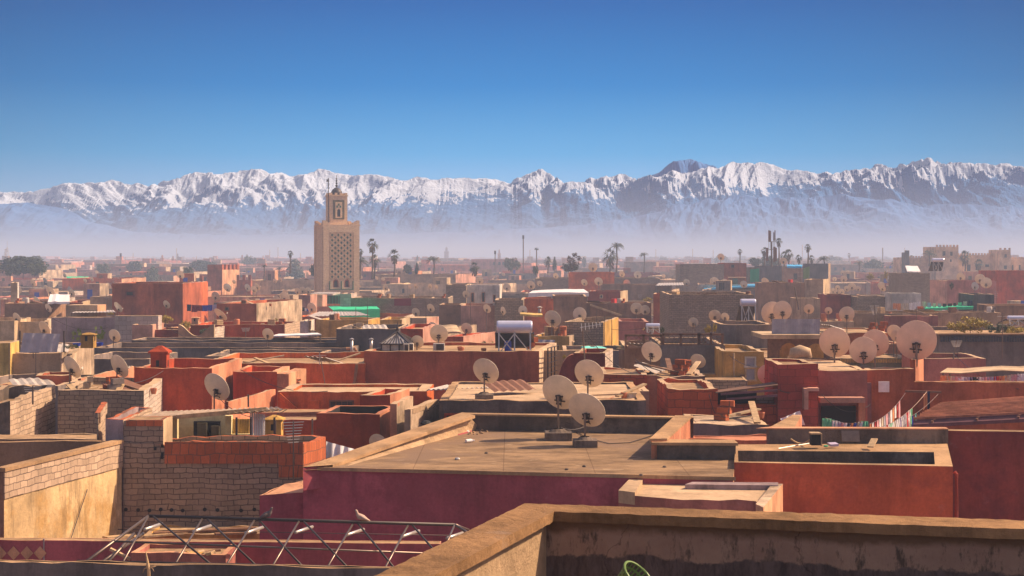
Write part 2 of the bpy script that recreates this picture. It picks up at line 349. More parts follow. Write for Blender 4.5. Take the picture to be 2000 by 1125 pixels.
def prof(tab, x):
    if x <= tab[0][0]: return tab[0][1]
    for (xa, ya), (xb, yb) in zip(tab, tab[1:]):
        if x <= xb: return ya+(yb-ya)*(x-xa)/(xb-xa)
    return tab[-1][1]
def range_mesh(name, tab, Yr, front, back, mt, x0, x1, nx, ny, rough, seed, zf=-30, fr=2400.0, lo=.50):
    # a ridged range: chaotic ridges under an envelope, each part of the crest brought to the height it has in the photograph
    off = Vector((seed*3.1, seed*7.7, seed)); cols = []; kk = int(ny*.7); A = []
    for i in range(nx+1):
        X = Yr*(x0+(x1-x0)*i/nx-CX)/F; col = []
        for j in range(ny+1):
            t = j/kk if j <= kk else 1+(j-kk)/(ny-kk)
            Y = Yr-front*(1-t) if t <= 1 else Yr+back*(t-1)
            q = Vector((X, Y, 0)); w = noise.noise_vector(q/5200.0+off)
            rm = noise.ridged_multi_fractal(Vector((X/fr+w.x*.9, Y/fr/1.25+w.y*.9, 0))+off, .95, 2.15, 8, 1.0, 2.0)
            e = t if t <= 1 else 2-t
            big = noise.noise(q/7000.0+off*2)*.18
            col.append((X, Y, (e**1.15)*(lo+big+rough*rm)))
        cols.append(col); A.append(max(c[2]/c[1] for c in col))
    wn = max(3, int(34/((x1-x0)/nx)))
    for i, col in enumerate(cols):
        a_ = A[max(0, i-wn):i+wn+1]; sm = .46*sum(a_)/len(a_)+.54*A[i]; X = col[0][0]; px = CX+X*F/Yr
        tgt = -(prof(tab, px)-HY)/F; f = tgt/sm
        cols[i] = [(x_, y_, zf+z_*f) for x_, y_, z_ in col]
    mb = MB(); mb.v = [Vector(p) for c in cols for p in c]
    for i in range(nx):
        for j in range(ny):
            a = i*(ny+1)+j; mb.f.append((a, a+ny+1, a+ny+2, a+1)); mb.m.append(0)
    me = mb.mesh(name, mt, (0,0,0), False); o = bpy.data.objects.new(name, me); COL.objects.link(o)
    return tag(o, kind='structure')
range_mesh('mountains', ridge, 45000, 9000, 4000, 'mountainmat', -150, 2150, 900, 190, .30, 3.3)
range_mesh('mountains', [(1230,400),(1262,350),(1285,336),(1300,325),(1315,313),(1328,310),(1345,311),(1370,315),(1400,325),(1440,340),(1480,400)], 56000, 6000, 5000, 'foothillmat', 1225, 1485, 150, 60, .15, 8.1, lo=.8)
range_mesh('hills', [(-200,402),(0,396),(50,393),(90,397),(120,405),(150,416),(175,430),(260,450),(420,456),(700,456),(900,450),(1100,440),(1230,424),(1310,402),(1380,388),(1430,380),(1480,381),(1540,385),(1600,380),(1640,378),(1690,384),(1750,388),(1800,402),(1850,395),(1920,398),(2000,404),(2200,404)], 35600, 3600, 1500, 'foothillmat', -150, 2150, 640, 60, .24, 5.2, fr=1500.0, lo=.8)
# ---------------------------------------------------------------- haze
hz = MB(); hz.box((0, 16600, (HZTOP+GZ-1.0)/2), (54000, 34000, HZTOP-GZ+1.0))
hm = bpy.data.materials.new('haze_air'); hm.use_nodes = True; ntv = hm.node_tree; ntv.nodes.remove(ntv.nodes['Principled BSDF'])
pv = nd(ntv, 'ShaderNodeVolumePrincipled'); pv.inputs['Color'].default_value = HZCOL; pv.inputs['Density'].default_value = HZDEN; pv.inputs['Anisotropy'].default_value = 0
L(ntv, pv.outputs[0], ntv.nodes['Material Output'].inputs['Volume']); MATS['haze_air'] = hm
single('haze', hz, 'haze_air', None, None, kind='stuff')
# ================================================================ the near roofs
def seg(poly, step, jit, z=None):
    out = []
    for k in range(len(poly)):
        a, b = poly[k], poly[(k+1) % len(poly)]; N = max(1, int((b-a).length/step))
        for j in range(N):
            q = a.lerp(b, j/N); out.append(Vector((q.x+R.uniform(-jit, jit), q.y+R.uniform(-jit, jit), q.z+R.uniform(-jit, jit)*.6)))
    return out
# our own terrace parapet
zt = -1.7
o0, o1, o2 = G(1025,983,zt), G(2300,1026,zt), G(528,1223,zt)
i0, i1, i2 = G(1082,999,zt), G(2300,1045,zt), G(610,1251,zt)
root = empty('terrace_parapet', (0, 10, -3), 'thick plastered roof parapet with broad worn coping, bending at a corner', 'parapet')
def jag(a, b, step, jit, seed):
    out = []; N = int((b-a).length/step)
    for j in range(N+1):
        q = a.lerp(b, j/N); r = noise.noise(Vector((j*.55, seed, 0)))*jit+noise.noise(Vector((j*2.3, seed, 3)))*jit*.8
        out.append(q+Vector((r*.3, r, r*.5)))
    return out
oa = jag(o2, o0, .05, .013, 1); ob = jag(o0, o1, .05, .009, 2); ia = jag(i2, i0, .05, .013, 3); ib = jag(i0, i1, .05, .009, 4)
def strip(mb, a, b, mi=0):
    N = max(len(a), len(b))
    fa = lambda l, t: (lambda s: l[int(s)].lerp(l[min(int(s)+1, len(l)-1)], s-int(s)))(t*(len(l)-1))
    for k in range(N-1):
        t0, t1 = k/(N-1), (k+1)/(N-1); mb.face([fa(a, t0), fa(b, t0), fa(b, t1), fa(a, t1)], mi)
cp = MB(); th = .066; dn = Vector((0, 0, -th))
strip(cp, oa, ia); strip(cp, ob, ib); strip(cp, ia, [q+dn for q in ia]); strip(cp, ib, [q+dn for q in ib]); strip(cp, [q+dn for q in oa], oa); strip(cp, [q+dn for q in ob], ob)
strip(cp, [q+dn for q in ia], [q+dn for q in oa]); strip(cp, [q+dn for q in ib], [q+dn for q in ob])
surf_mat('copingbig', (.44,.25,.115), stain=.75, vary=.4, bump=1.0, col2=(.30,.17,.08))
part(root, 'coping', cp, 'copingbig')
wl = MB(); ins_ = Vector((-.03, .035, -th*.98)); hh_ = 1.3
ja, jb, jc = i2+Vector((-.05,.03,-th*.98)), i0+Vector((-.05,.045,-th*.98)), i1+Vector((0,.045,-th*.98))
ka, kb, kc = o2+Vector((.03,-.03,-th*.98)), o0+Vector((.03,-.03,-th*.98)), o1+Vector((0,-.03,-th*.98))
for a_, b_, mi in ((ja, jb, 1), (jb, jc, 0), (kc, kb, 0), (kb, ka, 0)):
    N = 60
    for k in range(N):
        p_, q_ = a_.lerp(b_, k/N), a_.lerp(b_, (k+1)/N); wl.face([p_-Vector((0,0,hh_)), q_-Vector((0,0,hh_)), q_, p_], mi)
surf_mat('parapetlow', (.15,.115,.10), stain=.9, vary=.5, bump=1.0, col2=(.09,.07,.06))
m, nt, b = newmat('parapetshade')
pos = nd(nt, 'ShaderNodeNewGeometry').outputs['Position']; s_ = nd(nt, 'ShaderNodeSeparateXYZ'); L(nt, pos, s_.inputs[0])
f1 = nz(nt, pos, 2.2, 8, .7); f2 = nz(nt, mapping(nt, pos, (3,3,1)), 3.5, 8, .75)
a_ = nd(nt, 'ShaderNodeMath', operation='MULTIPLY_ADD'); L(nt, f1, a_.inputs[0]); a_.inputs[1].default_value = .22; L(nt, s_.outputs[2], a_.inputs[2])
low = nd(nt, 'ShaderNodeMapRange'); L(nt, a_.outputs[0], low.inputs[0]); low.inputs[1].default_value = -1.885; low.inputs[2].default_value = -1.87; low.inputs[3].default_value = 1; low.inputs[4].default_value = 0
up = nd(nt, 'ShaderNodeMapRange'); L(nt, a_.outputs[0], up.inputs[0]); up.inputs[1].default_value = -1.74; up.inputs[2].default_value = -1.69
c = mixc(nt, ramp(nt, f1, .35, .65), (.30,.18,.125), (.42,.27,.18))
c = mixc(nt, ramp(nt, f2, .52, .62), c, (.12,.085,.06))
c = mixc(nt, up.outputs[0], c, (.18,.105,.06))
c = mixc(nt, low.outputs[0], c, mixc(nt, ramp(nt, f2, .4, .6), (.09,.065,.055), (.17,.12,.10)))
vor = nd(nt, 'ShaderNodeTexVoronoi', feature='DISTANCE_TO_EDGE'); L(nt, mapping(nt, pos, (1,1,1.6)), vor.inputs['Vector']); vor.inputs['Scale'].default_value = 1.3
wv = nd(nt, 'ShaderNodeTexNoise'); L(nt, pos, wv.inputs['Vector']); wv.inputs['Scale'].default_value = 2.5; wv.inputs['Detail'].default_value = 6
L(nt, mixc(nt, .45, pos, wv.outputs['Color']), vor.inputs['Vector'])
c = mixc(nt, ramp(nt, vor.outputs[0], .0, .005, (.55,.55,.55,1), (0,0,0,1)), c, (.02,.015,.012))
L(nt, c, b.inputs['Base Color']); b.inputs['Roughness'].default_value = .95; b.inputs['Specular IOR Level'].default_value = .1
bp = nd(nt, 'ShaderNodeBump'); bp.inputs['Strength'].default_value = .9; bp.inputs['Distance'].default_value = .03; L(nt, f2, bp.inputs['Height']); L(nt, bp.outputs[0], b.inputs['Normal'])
part(root, 'wall', wl, ['parapetshade', 'plasterlit'])  # one plaster in two colours: sunlight and shade painted into its faces
fl = MB(); fl.prism([(-3.5, 3), (8, 3), (6, 9.55), (.25, 10.1), (-1.5, 6.0)], -2.6, -2.35)
single('terrace_floor', fl, 'cementdirty', 'cement terrace floor inside the parapet, mostly below the frame', 'floor')
# green basket leaning in the corner
bk = MB(); c0 = P(1240, 1133, 9.2); ax = Vector((.62, -.35, .70)).normalized(); q = ax.to_track_quat('Z', 'Y').to_matrix(); n = 26
rings = [(.075, -.13), (.085, -.09), (.092, -.05), (.10, -.01), (.108, .03)]
for j in range(n):
    for k in range(len(rings)-1):
        def pt(kk, jj): r_, z_ = rings[kk]; a = 2*math.pi*jj/n; return c0+q@Vector((r_*math.cos(a), r_*math.sin(a), z_))
        u, v_ = .36, .3
        A_, B_, C_, D_ = pt(k, j), pt(k, j+1), pt(k+1, j+1), pt(k+1, j)
        bk.face([A_, A_.lerp(B_, u), D_.lerp(C_, u), D_]); bk.face([A_.lerp(B_, u), B_, B_.lerp(C_, v_), A_.lerp(B_, u).lerp(D_.lerp(C_, u), v_)])
bt = MB()
bt.face([c0+q@Vector((.075*math.cos(2*math.pi*j/n), .075*math.sin(2*math.pi*j/n), -.13)) for j in range(n)])
rt = empty('basket', c0-Vector((0,0,.15)), 'small lime green perforated plastic basket tipped over by the parapet', 'basket')
part(rt, 'body', bk, 'greenplastic'); part(rt, 'bottom', bt, 'greenplastic')
rm = MB(); rm.tube([c0+q@Vector((.11*math.cos(2*math.pi*j/n), .11*math.sin(2*math.pi*j/n), .035)) for j in range(n+1)], .008, 6, cap=False); part(rt, 'rim', rm, 'greenplastic')
# low grey wall in front of the pergola frame
Z1 = zat(1097, 27)
bldpoly('low_wall', 'low grey cement wall with thin sunlit top in front of the steel roof frame', [G(-200,1094,Z1), G(800,1113,Z1), G(800,1109.5,Z1), G(-200,1090,Z1)], Z1, m='darkgrey', mt='dust', mr='dust', p=0, th=.04, cat='wall', zb=-9)
# steel frame of a hipped glass roof
nodes = [(290,1008),(395,1013),(497,1016),(584,1018),(690,1022),(797,1026),(888,1025)]
Yr, Ye = 31.0, 28.4
rp_ = [P(x, y, Yr) for x, y in nodes]
def ept(x): return P(x, 1097+(x-200)*.022, Ye)
rt = empty('roof_frame', (rp_[3].x, 29.7, rp_[3].z-1), 'dark steel tube frame of a hipped skylight roof with zigzag bars', 'roof frame')
def fpart(nm, segs, r=.022, mt='steel_tube', lab=None):
    for a, b_ in segs:
        mb = MB(); mb.tube([a, b_], r, 8); part(rt, nm, mb, mt, True, lab)
fpart('ridge_bar', [(rp_[0], rp_[-1])], .034, 'metal_dark')
fpart('rafter', [(rp_[k], ept(x)) for k, x in enumerate((240, 343, 443, 533, 640, 752))]+[(rp_[6], P(872, 1062, 29.6))], .021)
fpart('brace', [(rp_[k]+Vector((.09,0,0)), ept(x)) for k, x in enumerate((411, 499, 590, 678, 770))]+[(rp_[5]+Vector((.09,0,0)), ept(880))], .02, 'metal_dark')
mid = [rp_[0].lerp(ept(215), .55), P(840, 1081, 29.5)]
fpart('purlin', [(P(218, 1057, 29.6), mid[1])], .02)
fpart('eave_bar', [(ept(150), ept(840))], .026, 'metal_dark')
fpart('hip_bar', [(rp_[0], P(168, 1097, 28.6)), (rp_[0]-Vector((.1,0,.35)), P(200, 1097, 29)), (P(262,1042,30.2), P(212,1097,29)), (rp_[6], P(955, 1066, 29.8)), (rp_[6], P(915, 1035, 33))], .03, 'steel_tube')
fpart('back_rafter', [(P(x-20, y+28, 31.2), P(x+13, y+17, 32.2)) for x, y in ((303,1006),(398,1010),(500,1013),(597,1012),(697,1017),(805,1020),(893,1023))], .035, 'metal_light')
fpart('wire', [(P(230,1034,33), P(900,1046,33)), (P(240,1072,33), P(800,1086,33))], .008, 'metal_dark')
# doves on the ridge
def dove(px, py, Y, s, face, mt, label):
    c0 = P(px, py, Y); rt = empty('dove', c0, label, 'bird'); b_ = MB()
    f = Vector((face, -.15, 0)).normalized(); u = Vector((0,0,1))
    pts = [c0+(-f*.16+u*.02)*s, c0+(-f*.10+u*.05)*s, c0+(-f*.03+u*.085)*s, c0+(f*.04+u*.115)*s, c0+(f*.075+u*.155)*s, c0+(f*.085+u*.19)*s, c0+(f*.095+u*.215)*s, c0+(f*.11+u*.232)*s, c0+(f*.125+u*.235)*s]
    b_.tube(pts, [.012*s, .03*s, .055*s, .058*s, .036*s, .022*s, .027*s, .02*s, .006*s], 12); part(rt, 'body', b_, mt, True)
    w = MB(); 
    for sg in (-1, 1):
        side = Vector((-f.y, f.x, 0))*sg*.05*s; w.tube([c0+(f*.03+u*.125)*s+side, c0+(-f*.07+u*.07)*s+side, c0+(-f*.17+u*.02)*s+side*.4], [.02*s, .03*s, .006*s], 8)
    part(rt, 'wings', w, mt, True)
    t = MB(); t.box(c0+(-f*.19+u*.0)*s, (.12*s, .045*s, .012*s), math.atan2(f.y, f.x)); part(rt, 'tail', t, mt)
    bk = MB(); bk.tube([c0+(f*.12+u*.234)*s, c0+(f*.15+u*.226)*s], [.007*s, .002*s], 6); part(rt, 'beak', bk, 'metal_dark')
    for sg in (-1, 1):
        l = MB(); l.tube([c0+(f*.01*sg+u*.065)*s, c0+(f*.01*sg-u*.02)*s], .006*s, 6); part(rt, 'leg', l, 'terracotta')
plain_mat('dovepale', (.52,.36,.28), .8, vary=.3, scale=20); plain_mat('dovedark', (.16,.12,.11), .8, vary=.5, scale=20)
dove(706, 1020, 31, 1.05, -1, 'dovepale', 'pale sandy dove perched on the ridge bar of the steel roof frame')
dove(521, 1015, 31, 1.05, 1, 'dovedark', 'dark grey dove perched on the steel ridge bar, nearer the brick wall')
# maroon garden wall with a diamond frieze behind the frame, and the court with scraps
b = bldg('wall', 'long maroon court wall behind the steel frame with orange diamond frieze at one end', -200, 860, 1053, Y=33, D=.3, m='purplewall', mt='peach', p=0, th=.03, cat='wall', yt2=1062, jit=.01)
dm = MB()
for k in range(-3, 3):
    c0, u, n_ = onwall(b, 13+26*k+14, 1080, .02); 
    if k < 2 or 1:
        w_, h_ = .14, .15; dm.face([c0-u*w_, c0-Vector((0,0,h_)), c0+u*w_, c0+Vector((0,0,h_))])
part(b['root'], 'frieze', dm, 'peach')
fr = MB(); c0, u, n_ = onwall(b, 86, 1075, .004); fr.box(c0, (.03, .03, .5), 0); part(b['root'], 'trim', fr, 'mauve')
bldg('low_wall', 'low pink box-shaped wall behind the steel frame, covered with scraps', 255, 441, 1081, Y=31.6, D=1.2, m='plum', mt='peach', mr='dust', p=.1, th=.12, cat='wall')
bldg('outbuilding', 'low ochre shed with straw coloured board roof against the grey block wall', 285, 507, 1043, Y=38.7, D=1.2, m='ochre', mt='tan', mr='woodpale', p=.02, th=.1, cat='shed', jit=.04)
for k, (x0, y0, x1, y1, Y0, Y1, w_) in enumerate([(280,1047,420,1035,38.4,39.2,.3),(300,1041,500,1031,38.6,39.4,.25),(262,1050,330,1041,38.3,38.7,.2),(420,1043,500,1040,38.4,38.8,.2),(205,1050,262,1046,38,38.6,.25),(330,1096,430,1074,32,32.4,.14),(215,1072,255,1092,31.8,31.8,.1)]):
    mb = MB(); mb.bar(P(x0, y0, Y0), P(x1, y1, Y1), w_, .05)
    single('plank', mb, ['woodpale', 'wood'][k % 2], ['long straw coloured board', 'wide dark board', 'short pale board', 'broad plank end', 'narrow weathered board', 'pale board propped by the pink box wall', 'thin dark board leaning by the hip of the frame'][k]+(' lying in the yard by the grey block wall' if k < 5 else ''), 'board', 'boards in the yard')
for k in range(16):
    mb = MB(); c0 = P(R.uniform(355, 425), R.uniform(1076, 1084), 32.0+R.uniform(-.3,.5)); mb.box(c0, (R.uniform(.1,.3), R.uniform(.05,.15), R.uniform(.01,.06)), R.uniform(0,3), R.uniform(-.4,.4))
    single('wood_scrap', mb, R.choice(['woodpale','cream','wood','ochre']), 'broken wood scrap in the heap on the pink box-shaped wall', 'scrap', 'scraps heaped on the pink box-shaped wall')
# dead plant tip in front
mb = MB(); x0 = P(291, 1125, 26); mb.tube([P(291,1135,26), P(290,1110,26), P(287,1092,26), P(285,1078,26)], [.03,.028,.02,.008], 7)
for dx, dy in ((-10, 8), (12, 6), (16, -2), (-4, -4)): mb.tube([P(289,1108,26), P(289+dx*.7,1108+dy*.3,26), P(289+dx,1108+dy*1.4,26)], [.012,.01,.004], 5)
single('dead_plant', mb, 'woodpale', 'dry pale plant stem with curling leaf remains before the low grey wall', 'plant', smooth=True)
# yellow sided house: block band on top, sunlit plaster below
z5 = -4.85; p1, p2 = G(8,916,z5), G(238,861,z5); p1.z = p2.z = z5
pl = [Vector((p1.x-5, p1.y, z5)), p1, p2, Vector((p2.x-5.5, p2.y, z5))]
bq = bldpoly('yellow_house', 'house with sunlit yellow plaster flank under a band of grey blocks', pl, z5, m='brown', ms='yellowwall', mt='coping', mr='asphaltish', mi='brown', p=.7, th=.16)
u = (p2-p1).normalized(); nn_ = Vector((u.y, -u.x, 0)); mb = MB()
mb.prism([(p1+nn_*.004-u*.02)[:2], (p1+nn_*.03-u*.02)[:2], (p2+nn_*.03)[:2], (p2+nn_*.004)[:2]], -5.53, z5-.06, 0, 0, True)
part(bq['root'], 'block_band', mb, 'blocklight')
mb = MB(); mb.prism([(p1-nn_*.2-u*.05)[:2], (p1+nn_*.06-u*.05)[:2], (p2+nn_*.06)[:2], (p2-nn_*.2)[:2]], z5-.058, z5+.03, 0, 0, True); part(bq['root'], 'coping', mb, 'coping')
mb = MB(); mb.tube([p1.lerp(p2,.66)+nn_*.05-Vector((0,0,1.0)), p1.lerp(p2,.45)+nn_*.05-Vector((0,0,2.6))], .012, 5); part(bq['root'], 'cable', mb, 'metal_dark')
# grey block wall with hollow brick course
bw = bldg('block_house', 'tall grey concrete block wall topped by a course of orange hollow bricks', 241, 593, 866, Y=40.3, D=1.6, xc=636, m='block', ms='hollowbrick', mt='hollowbrick', mr='dust', p=.3, th=.18, jit=.05)
mb = MB()
for x0, x1, yb_ in ((322, 592, 905), (545, 592, 932)):
    a, u, n_ = onwall(bw, x0, 863, .02); c, _, _ = onwall(bw, x1, yb_, .02); w_ = (c-a).dot(u); mb.box(a+u*w_/2-Vector((0,0,(a.z-c.z)/2)), (w_, .03 if x0 < 500 else .036, a.z-c.z), 0)
part(bw['root'], 'brick_course', mb, 'hollowbrick')
for k, x in enumerate((246,270,292,314,335,357,400,425,471,497)):
    c0, u, n_ = onwall(bw, x, 995+(k % 3), 0); mb = MB(); mb.tube([c0-n_*.0, c0+n_*.02], .05, 12); part(bw['root'], 'beam_hole', mb, 'black')
for x, y in ((317,887),(317,871),(303,876),(316,893)):
    c0, u, n_ = onwall(bw, x, y, 0); mb = MB(); mb.box(c0+n_*.005, (.07,.012,.09)); part(bw['root'], 'missing_block', mb, 'black')
bldg('pillar', 'rough grey cement stair head at the end of the block wall, below a slanting sheet roof', 206, 241, 817, Y=40.6, D=3, m='mauve', ms='blocklight', mt='hollowbrick', p=.3, th=.12, cat='wall')
b = bldg('pillar', 'grey block pillar with one orange brick course, beside the yellow room', 242, 319, 819, Y=40.35, D=1.0, m='block', ms='cream', mt='hollowbrick', p=.02, th=.1, cat='pillar')
mb = MB(); a, u, n_ = onwall(b, 247, 821, .015); c, _, _ = onwall(b, 317, 832, .015); w_ = (c-a).dot(u); mb.box(a+u*w_/2-Vector((0,0,(a.z-c.z)/2)), (w_, .03, a.z-c.z)); part(b['root'], 'brick_course', mb, 'hollowbrick')
b = bldg('block_house', 'small lit block return wall with brick coping left of the cement stair head', 189, 192, 806, Y=41.5, D=3.0, xc=206, m='blocklight', ms='blocklight', mt='hollowbrick', p=.3, th=.1, cat='wall')
# yellow roof room
def boxpx(mb, x0, x1, y0, y1, Y0, D, mi=0):
    a = P(x0, y0, Y0); c = P(x1, y1, Y0); mb.box(((a.x+c.x)/2, Y0+D/2, (a.z+c.z)/2), (c.x-a.x, D, a.z-c.z), mi=mi)
zr = zat(862, 41.5)
REG.append(([(P(322,0,41).x, 40.6), (P(620,0,41).x, 40.6), (P(620,0,46).x, 46.5), (P(322,0,46).x, 46.5)], -5.0))
rt = empty('roof_room', P(440, 862, 43), 'open yellow washroom on the roof behind the hollow brick course, doors ajar', 'roof room')
mb = MB(); boxpx(mb, 345, 440, 808, 880, 44, .15); boxpx(mb, 322, 346, 812, 880, 43.0, .2); part(rt, 'wall', mb, 'creambright')
mb = MB(); boxpx(mb, 378, 430, 823, 866, 43.8, .1); part(rt, 'opening', mb, 'black')
mb = MB(); boxpx(mb, 385, 404, 826, 866, 43.7, .05); boxpx(mb, 412, 428, 832, 866, 43.6, .05); part(rt, 'door', mb, 'olive')
mb = MB(); boxpx(mb, 440, 452, 812, 870, 43.2, .2); part(rt, 'pier', mb, 'creambright')
mb = MB()
for k in range(16):
    x0 = P(452+k*2.4, 0, 43.4).x; mb.box((x0, 43.4+(.03 if k % 2 else 0), (zat(818,43.4)+zat(848,43.4))/2), (.034, .03, zat(818,43.4)-zat(848,43.4)))
part(rt, 'corrugated_screen', mb, 'yellow')
mb = MB(); boxpx(mb, 452, 494, 848, 875, 43.2, .3); part(rt, 'low_wall', mb, 'creambright')
mb = MB()
for k in range(12): x0 = P(489+k*2.3, 0, 42.8).x; mb.box((x0, 42.8+(.05 if k % 2 else 0)+.01*k % 3, (zat(808,42.8)+zat(872,42.8))/2), (.03, .03, zat(803+k,42.8)-zat(872,42.8)))
part(rt, 'white_sheet', mb, 'cwhite')
for x in (462, 490, 536): mb = MB(); mb.bar(P(x, 815, 42.0), P(x, 866, 42.0), .05); part(rt, 'post', mb, 'metal_dark')
# slanting corrugated awning over it
rt = empty('awning', P(380, 800, 43), 'slanting corrugated metal awning over the yellow washroom', 'awning')
mb = MB(); N = 44
for k in range(N):
    t0, t1 = k/N, (k+1)/N; z_ = .035*(k % 2); 
    a0, a1 = P(255+305*t0, 818-16*t0, 42.2), P(255+305*t1, 818-16*t1, 42.2); b0, b1 = P(320+225*t0, 805-9*t0, 43.1), P(320+225*t1, 805-9*t1, 43.1)
    up_ = Vector((0,0,.04)); a0 = a0+up_*(k % 2); a1 = a1+up_*((k+1) % 2); b0 = b0+up_*(k % 2); b1 = b1+up_*((k+1) % 2); mb.face([a0, a1, b1, b0]); mb.face([q-Vector((0,0,.012)) for q in (b0, b1, a1, a0)])
part(rt, 'sheet', mb, 'awningbrown')
for x0, y0, x1, y1 in ((350,812,520,797),(260,818,470,806),(345,816,545,800)): mb = MB(); mb.bar(P(x0, y0, 42.1), P(x1, y1, 42.4), .06); part(rt, 'beam', mb, 'woodpale')
# little ochre chimney house
def kiosk(x0, x1, xr, y0, y1, Y, m, label, ms=None, cap=1, win=True, nm='chimney'):
    a, c = P(x0, y0, Y), P(x1, y1, Y); w_ = c.x-a.x; d_ = w_*.9; h_ = a.z-c.z; cx_ = (a.x+c.x)/2; cy_ = Y+d_/2
    rt = empty(nm, (cx_, cy_, c.z), label, 'chimney'); mb = MB(); mb.box((cx_, cy_, c.z+h_*.42), (w_, d_, h_*.84)); part(rt, 'shaft', mb, m)
    mb = MB(); z_ = c.z+h_*.84; e = w_*.13; q = [(cx_-w_/2-e, cy_-d_/2-e), (cx_+w_/2+e, cy_-d_/2-e), (cx_+w_/2+e, cy_+d_/2+e), (cx_-w_/2-e, cy_+d_/2+e)]
    t_ = [(cx_-w_*.12, cy_-d_*.12), (cx_+w_*.12, cy_-d_*.12), (cx_+w_*.12, cy_+d_*.12), (cx_-w_*.12, cy_+d_*.12)]
    for k in range(4):
        k2 = (k+1) % 4; mb.face([(*q[k], z_), (*q[k2], z_), (*q[k2], z_+h_*.04), (*q[k], z_+h_*.04)]); mb.face([(*q[k], z_+h_*.04), (*q[k2], z_+h_*.04), (*t_[k2], z_+h_*.16), (*t_[k], z_+h_*.16)])
    mb.face([(*p_, z_) for p_ in q][::-1]); mb.face([(*p_, z_+h_*.16) for p_ in t_]); part(rt, 'cap', mb, m)
    if win:
        zz = c.z+h_*(.84-.22 if nm == 'chimney' else .5); s = w_*.2
        mb = MB(); mb.box((cx_-w_*.05, cy_-d_/2-.004, zz), (s, .012, s*2)); part(rt, 'vent_opening', mb, 'black')
        mb = MB(); mb.box((cx_+w_/2+.004, cy_, zz), (.012, s, s*2)); part(rt, 'vent_opening', mb, 'black')
    return rt
kiosk(518, 549, 0, 812, 872, 44.5, 'ochre', 'orange yellow chimney with dark slot vents beside the white sheet')
kiosk(157, 182, 0, 650, 680, 66, 'ochre', 'small ochre chimney turret between two potted cacti')
kiosk(294, 325, 0, 676, 765, 58, 'red', 'tall red chimney with pyramid cap rising from the red house', win=True)
kiosk(374, 387, 0, 619, 634, 101, 'peach', 'tiny orange chimney beside yellow-green shrubs behind the scalloped parapet', win=True)
# the big roof with the pair of dishes
z7 = -4.95
poly = [G(592,912,z7), G(1432,932,z7), G(1436,897,z7), G(1284,897,z7), G(1287,866,z7), G(1352,845,z7), G(1340,838,z7), G(912,838,z7), ]
root = empty('roof_house', (poly[0]+poly[1])/2+Vector((0,0,-8)), 'wide purple-fronted house with a bare cement roof carrying two big dishes', 'house')
w = MB(); rf = MB(); n = len(poly)
for k in range(n):
    a, b_ = poly[k], poly[(k+1) % n]; w.face([(a.x, a.y, GZ), (b_.x, b_.y, GZ), b_, a], 1 if k == 1 else 0)
rf.face(poly)
m, nt, b = newmat('cementroof')
pos = nd(nt, 'ShaderNodeNewGeometry').outputs['Position']
c = mixc(nt, ramp(nt, nz(nt, mapping(nt, pos, (.8,1.6,1)), .9, 9, .72), .36, .62), (.16,.10,.055), (.42,.27,.145))
c = mixc(nt, ramp(nt, nz(nt, mapping(nt, pos, (1,1,1), (9,2,4)), .35, 5, .6), .5, .6), c, (.27,.175,.11))
c = mixc(nt, ramp(nt, nz(nt, mapping(nt, pos, (1,3,1)), 1.7, 8, .6), .64, .72), c, (.56,.42,.27))
bt_ = nd(nt, 'ShaderNodeTexBrick'); L(nt, mapping(nt, pos, (1,1,1), (.2,.4,0)), bt_.inputs['Vector']); bt_.inputs['Scale'].default_value = 1; bt_.offset = 0
bt_.inputs['Brick Width'].default_value = 2.1; bt_.inputs['Row Height'].default_value = 2.6; bt_.inputs['Mortar Size'].default_value = .012
bt_.inputs['Color1'].default_value = (1,1,1,1); bt_.inputs['Color2'].default_value = (.93,.93,.93,1); bt_.inputs['Mortar'].default_value = (.55,.5,.48,1)
c = mixc(nt, .8, c, bt_.outputs[0], 'MULTIPLY'); c = mixc(nt, .6, c, ramp(nt, nz(nt, pos, 18, 5, .7), .2, .8, (.5,.5,.5,1)), 'MULTIPLY')
L(nt, c, b.inputs['Base Color']); b.inputs['Roughness'].default_value = .9; b.inputs['Specular IOR Level'].default_value = .15
bp = nd(nt, 'ShaderNodeBump'); bp.inputs['Strength'].default_value = .4; bp.inputs['Distance'].default_value = .02; L(nt, nz(nt, pos, 9, 8, .75), bp.inputs['Height']); L(nt, bp.outputs[0], b.inputs['Normal'])
part(root, 'wall', w, ['purplewall', 'peach']); part(root, 'roof', rf, 'cementroof')
REG.append(([(q_.x, q_.y) for q_ in poly], z7))
# front lip
mb = MB(); mb.prism([poly[0][:2], (poly[0]+Vector((0,-.05,0)))[:2], (poly[1]+Vector((.05,-.05,0)))[:2], poly[1][:2]], z7-.07, z7+.012, 0, 0, True); part(root, 'lip', mb, 'coping')
# left sloping coping and plaster skirt
za, zb_ = -4.90, -4.46
La, Ra, Lb, Rb = G(592,912,za), G(650,908,za), G(903,805,zb_), G(928,811,zb_)
mb = MB(); N = 40
for k in range(N):
    t0, t1 = k/N, (k+1)/N; j0, j1 = (noise.noise(Vector((k*.8,1,1)))*.02, noise.noise(Vector((k*.8+.8,1,1)))*.02)
    a0, a1, b0, b1 = La.lerp(Lb, t0), La.lerp(Lb, t1), Ra.lerp(Rb, t0)+Vector((j0,0,0)), Ra.lerp(Rb, t1)+Vector((j1,0,0)); d_ = Vector((0,0,-.08))
    mb.face([a0, b0, b1, a1]); mb.face([b0, b0+d_, b1+d_, b1]); mb.face([b0+d_, a0+d_, a1+d_, b1+d_]); mb.face([a0+d_, a0, a1, a1+d_])
part(root, 'coping', mb, 'coping')
mb = MB(); s0, s1 = Ra+Vector((-.12,.1,-.08)), Rb+Vector((-.12,.05,-.08)); e0, e1 = G(668,913,z7)+Vector((0,0,.002)), G(938,838,z7)+Vector((0,0,.002))
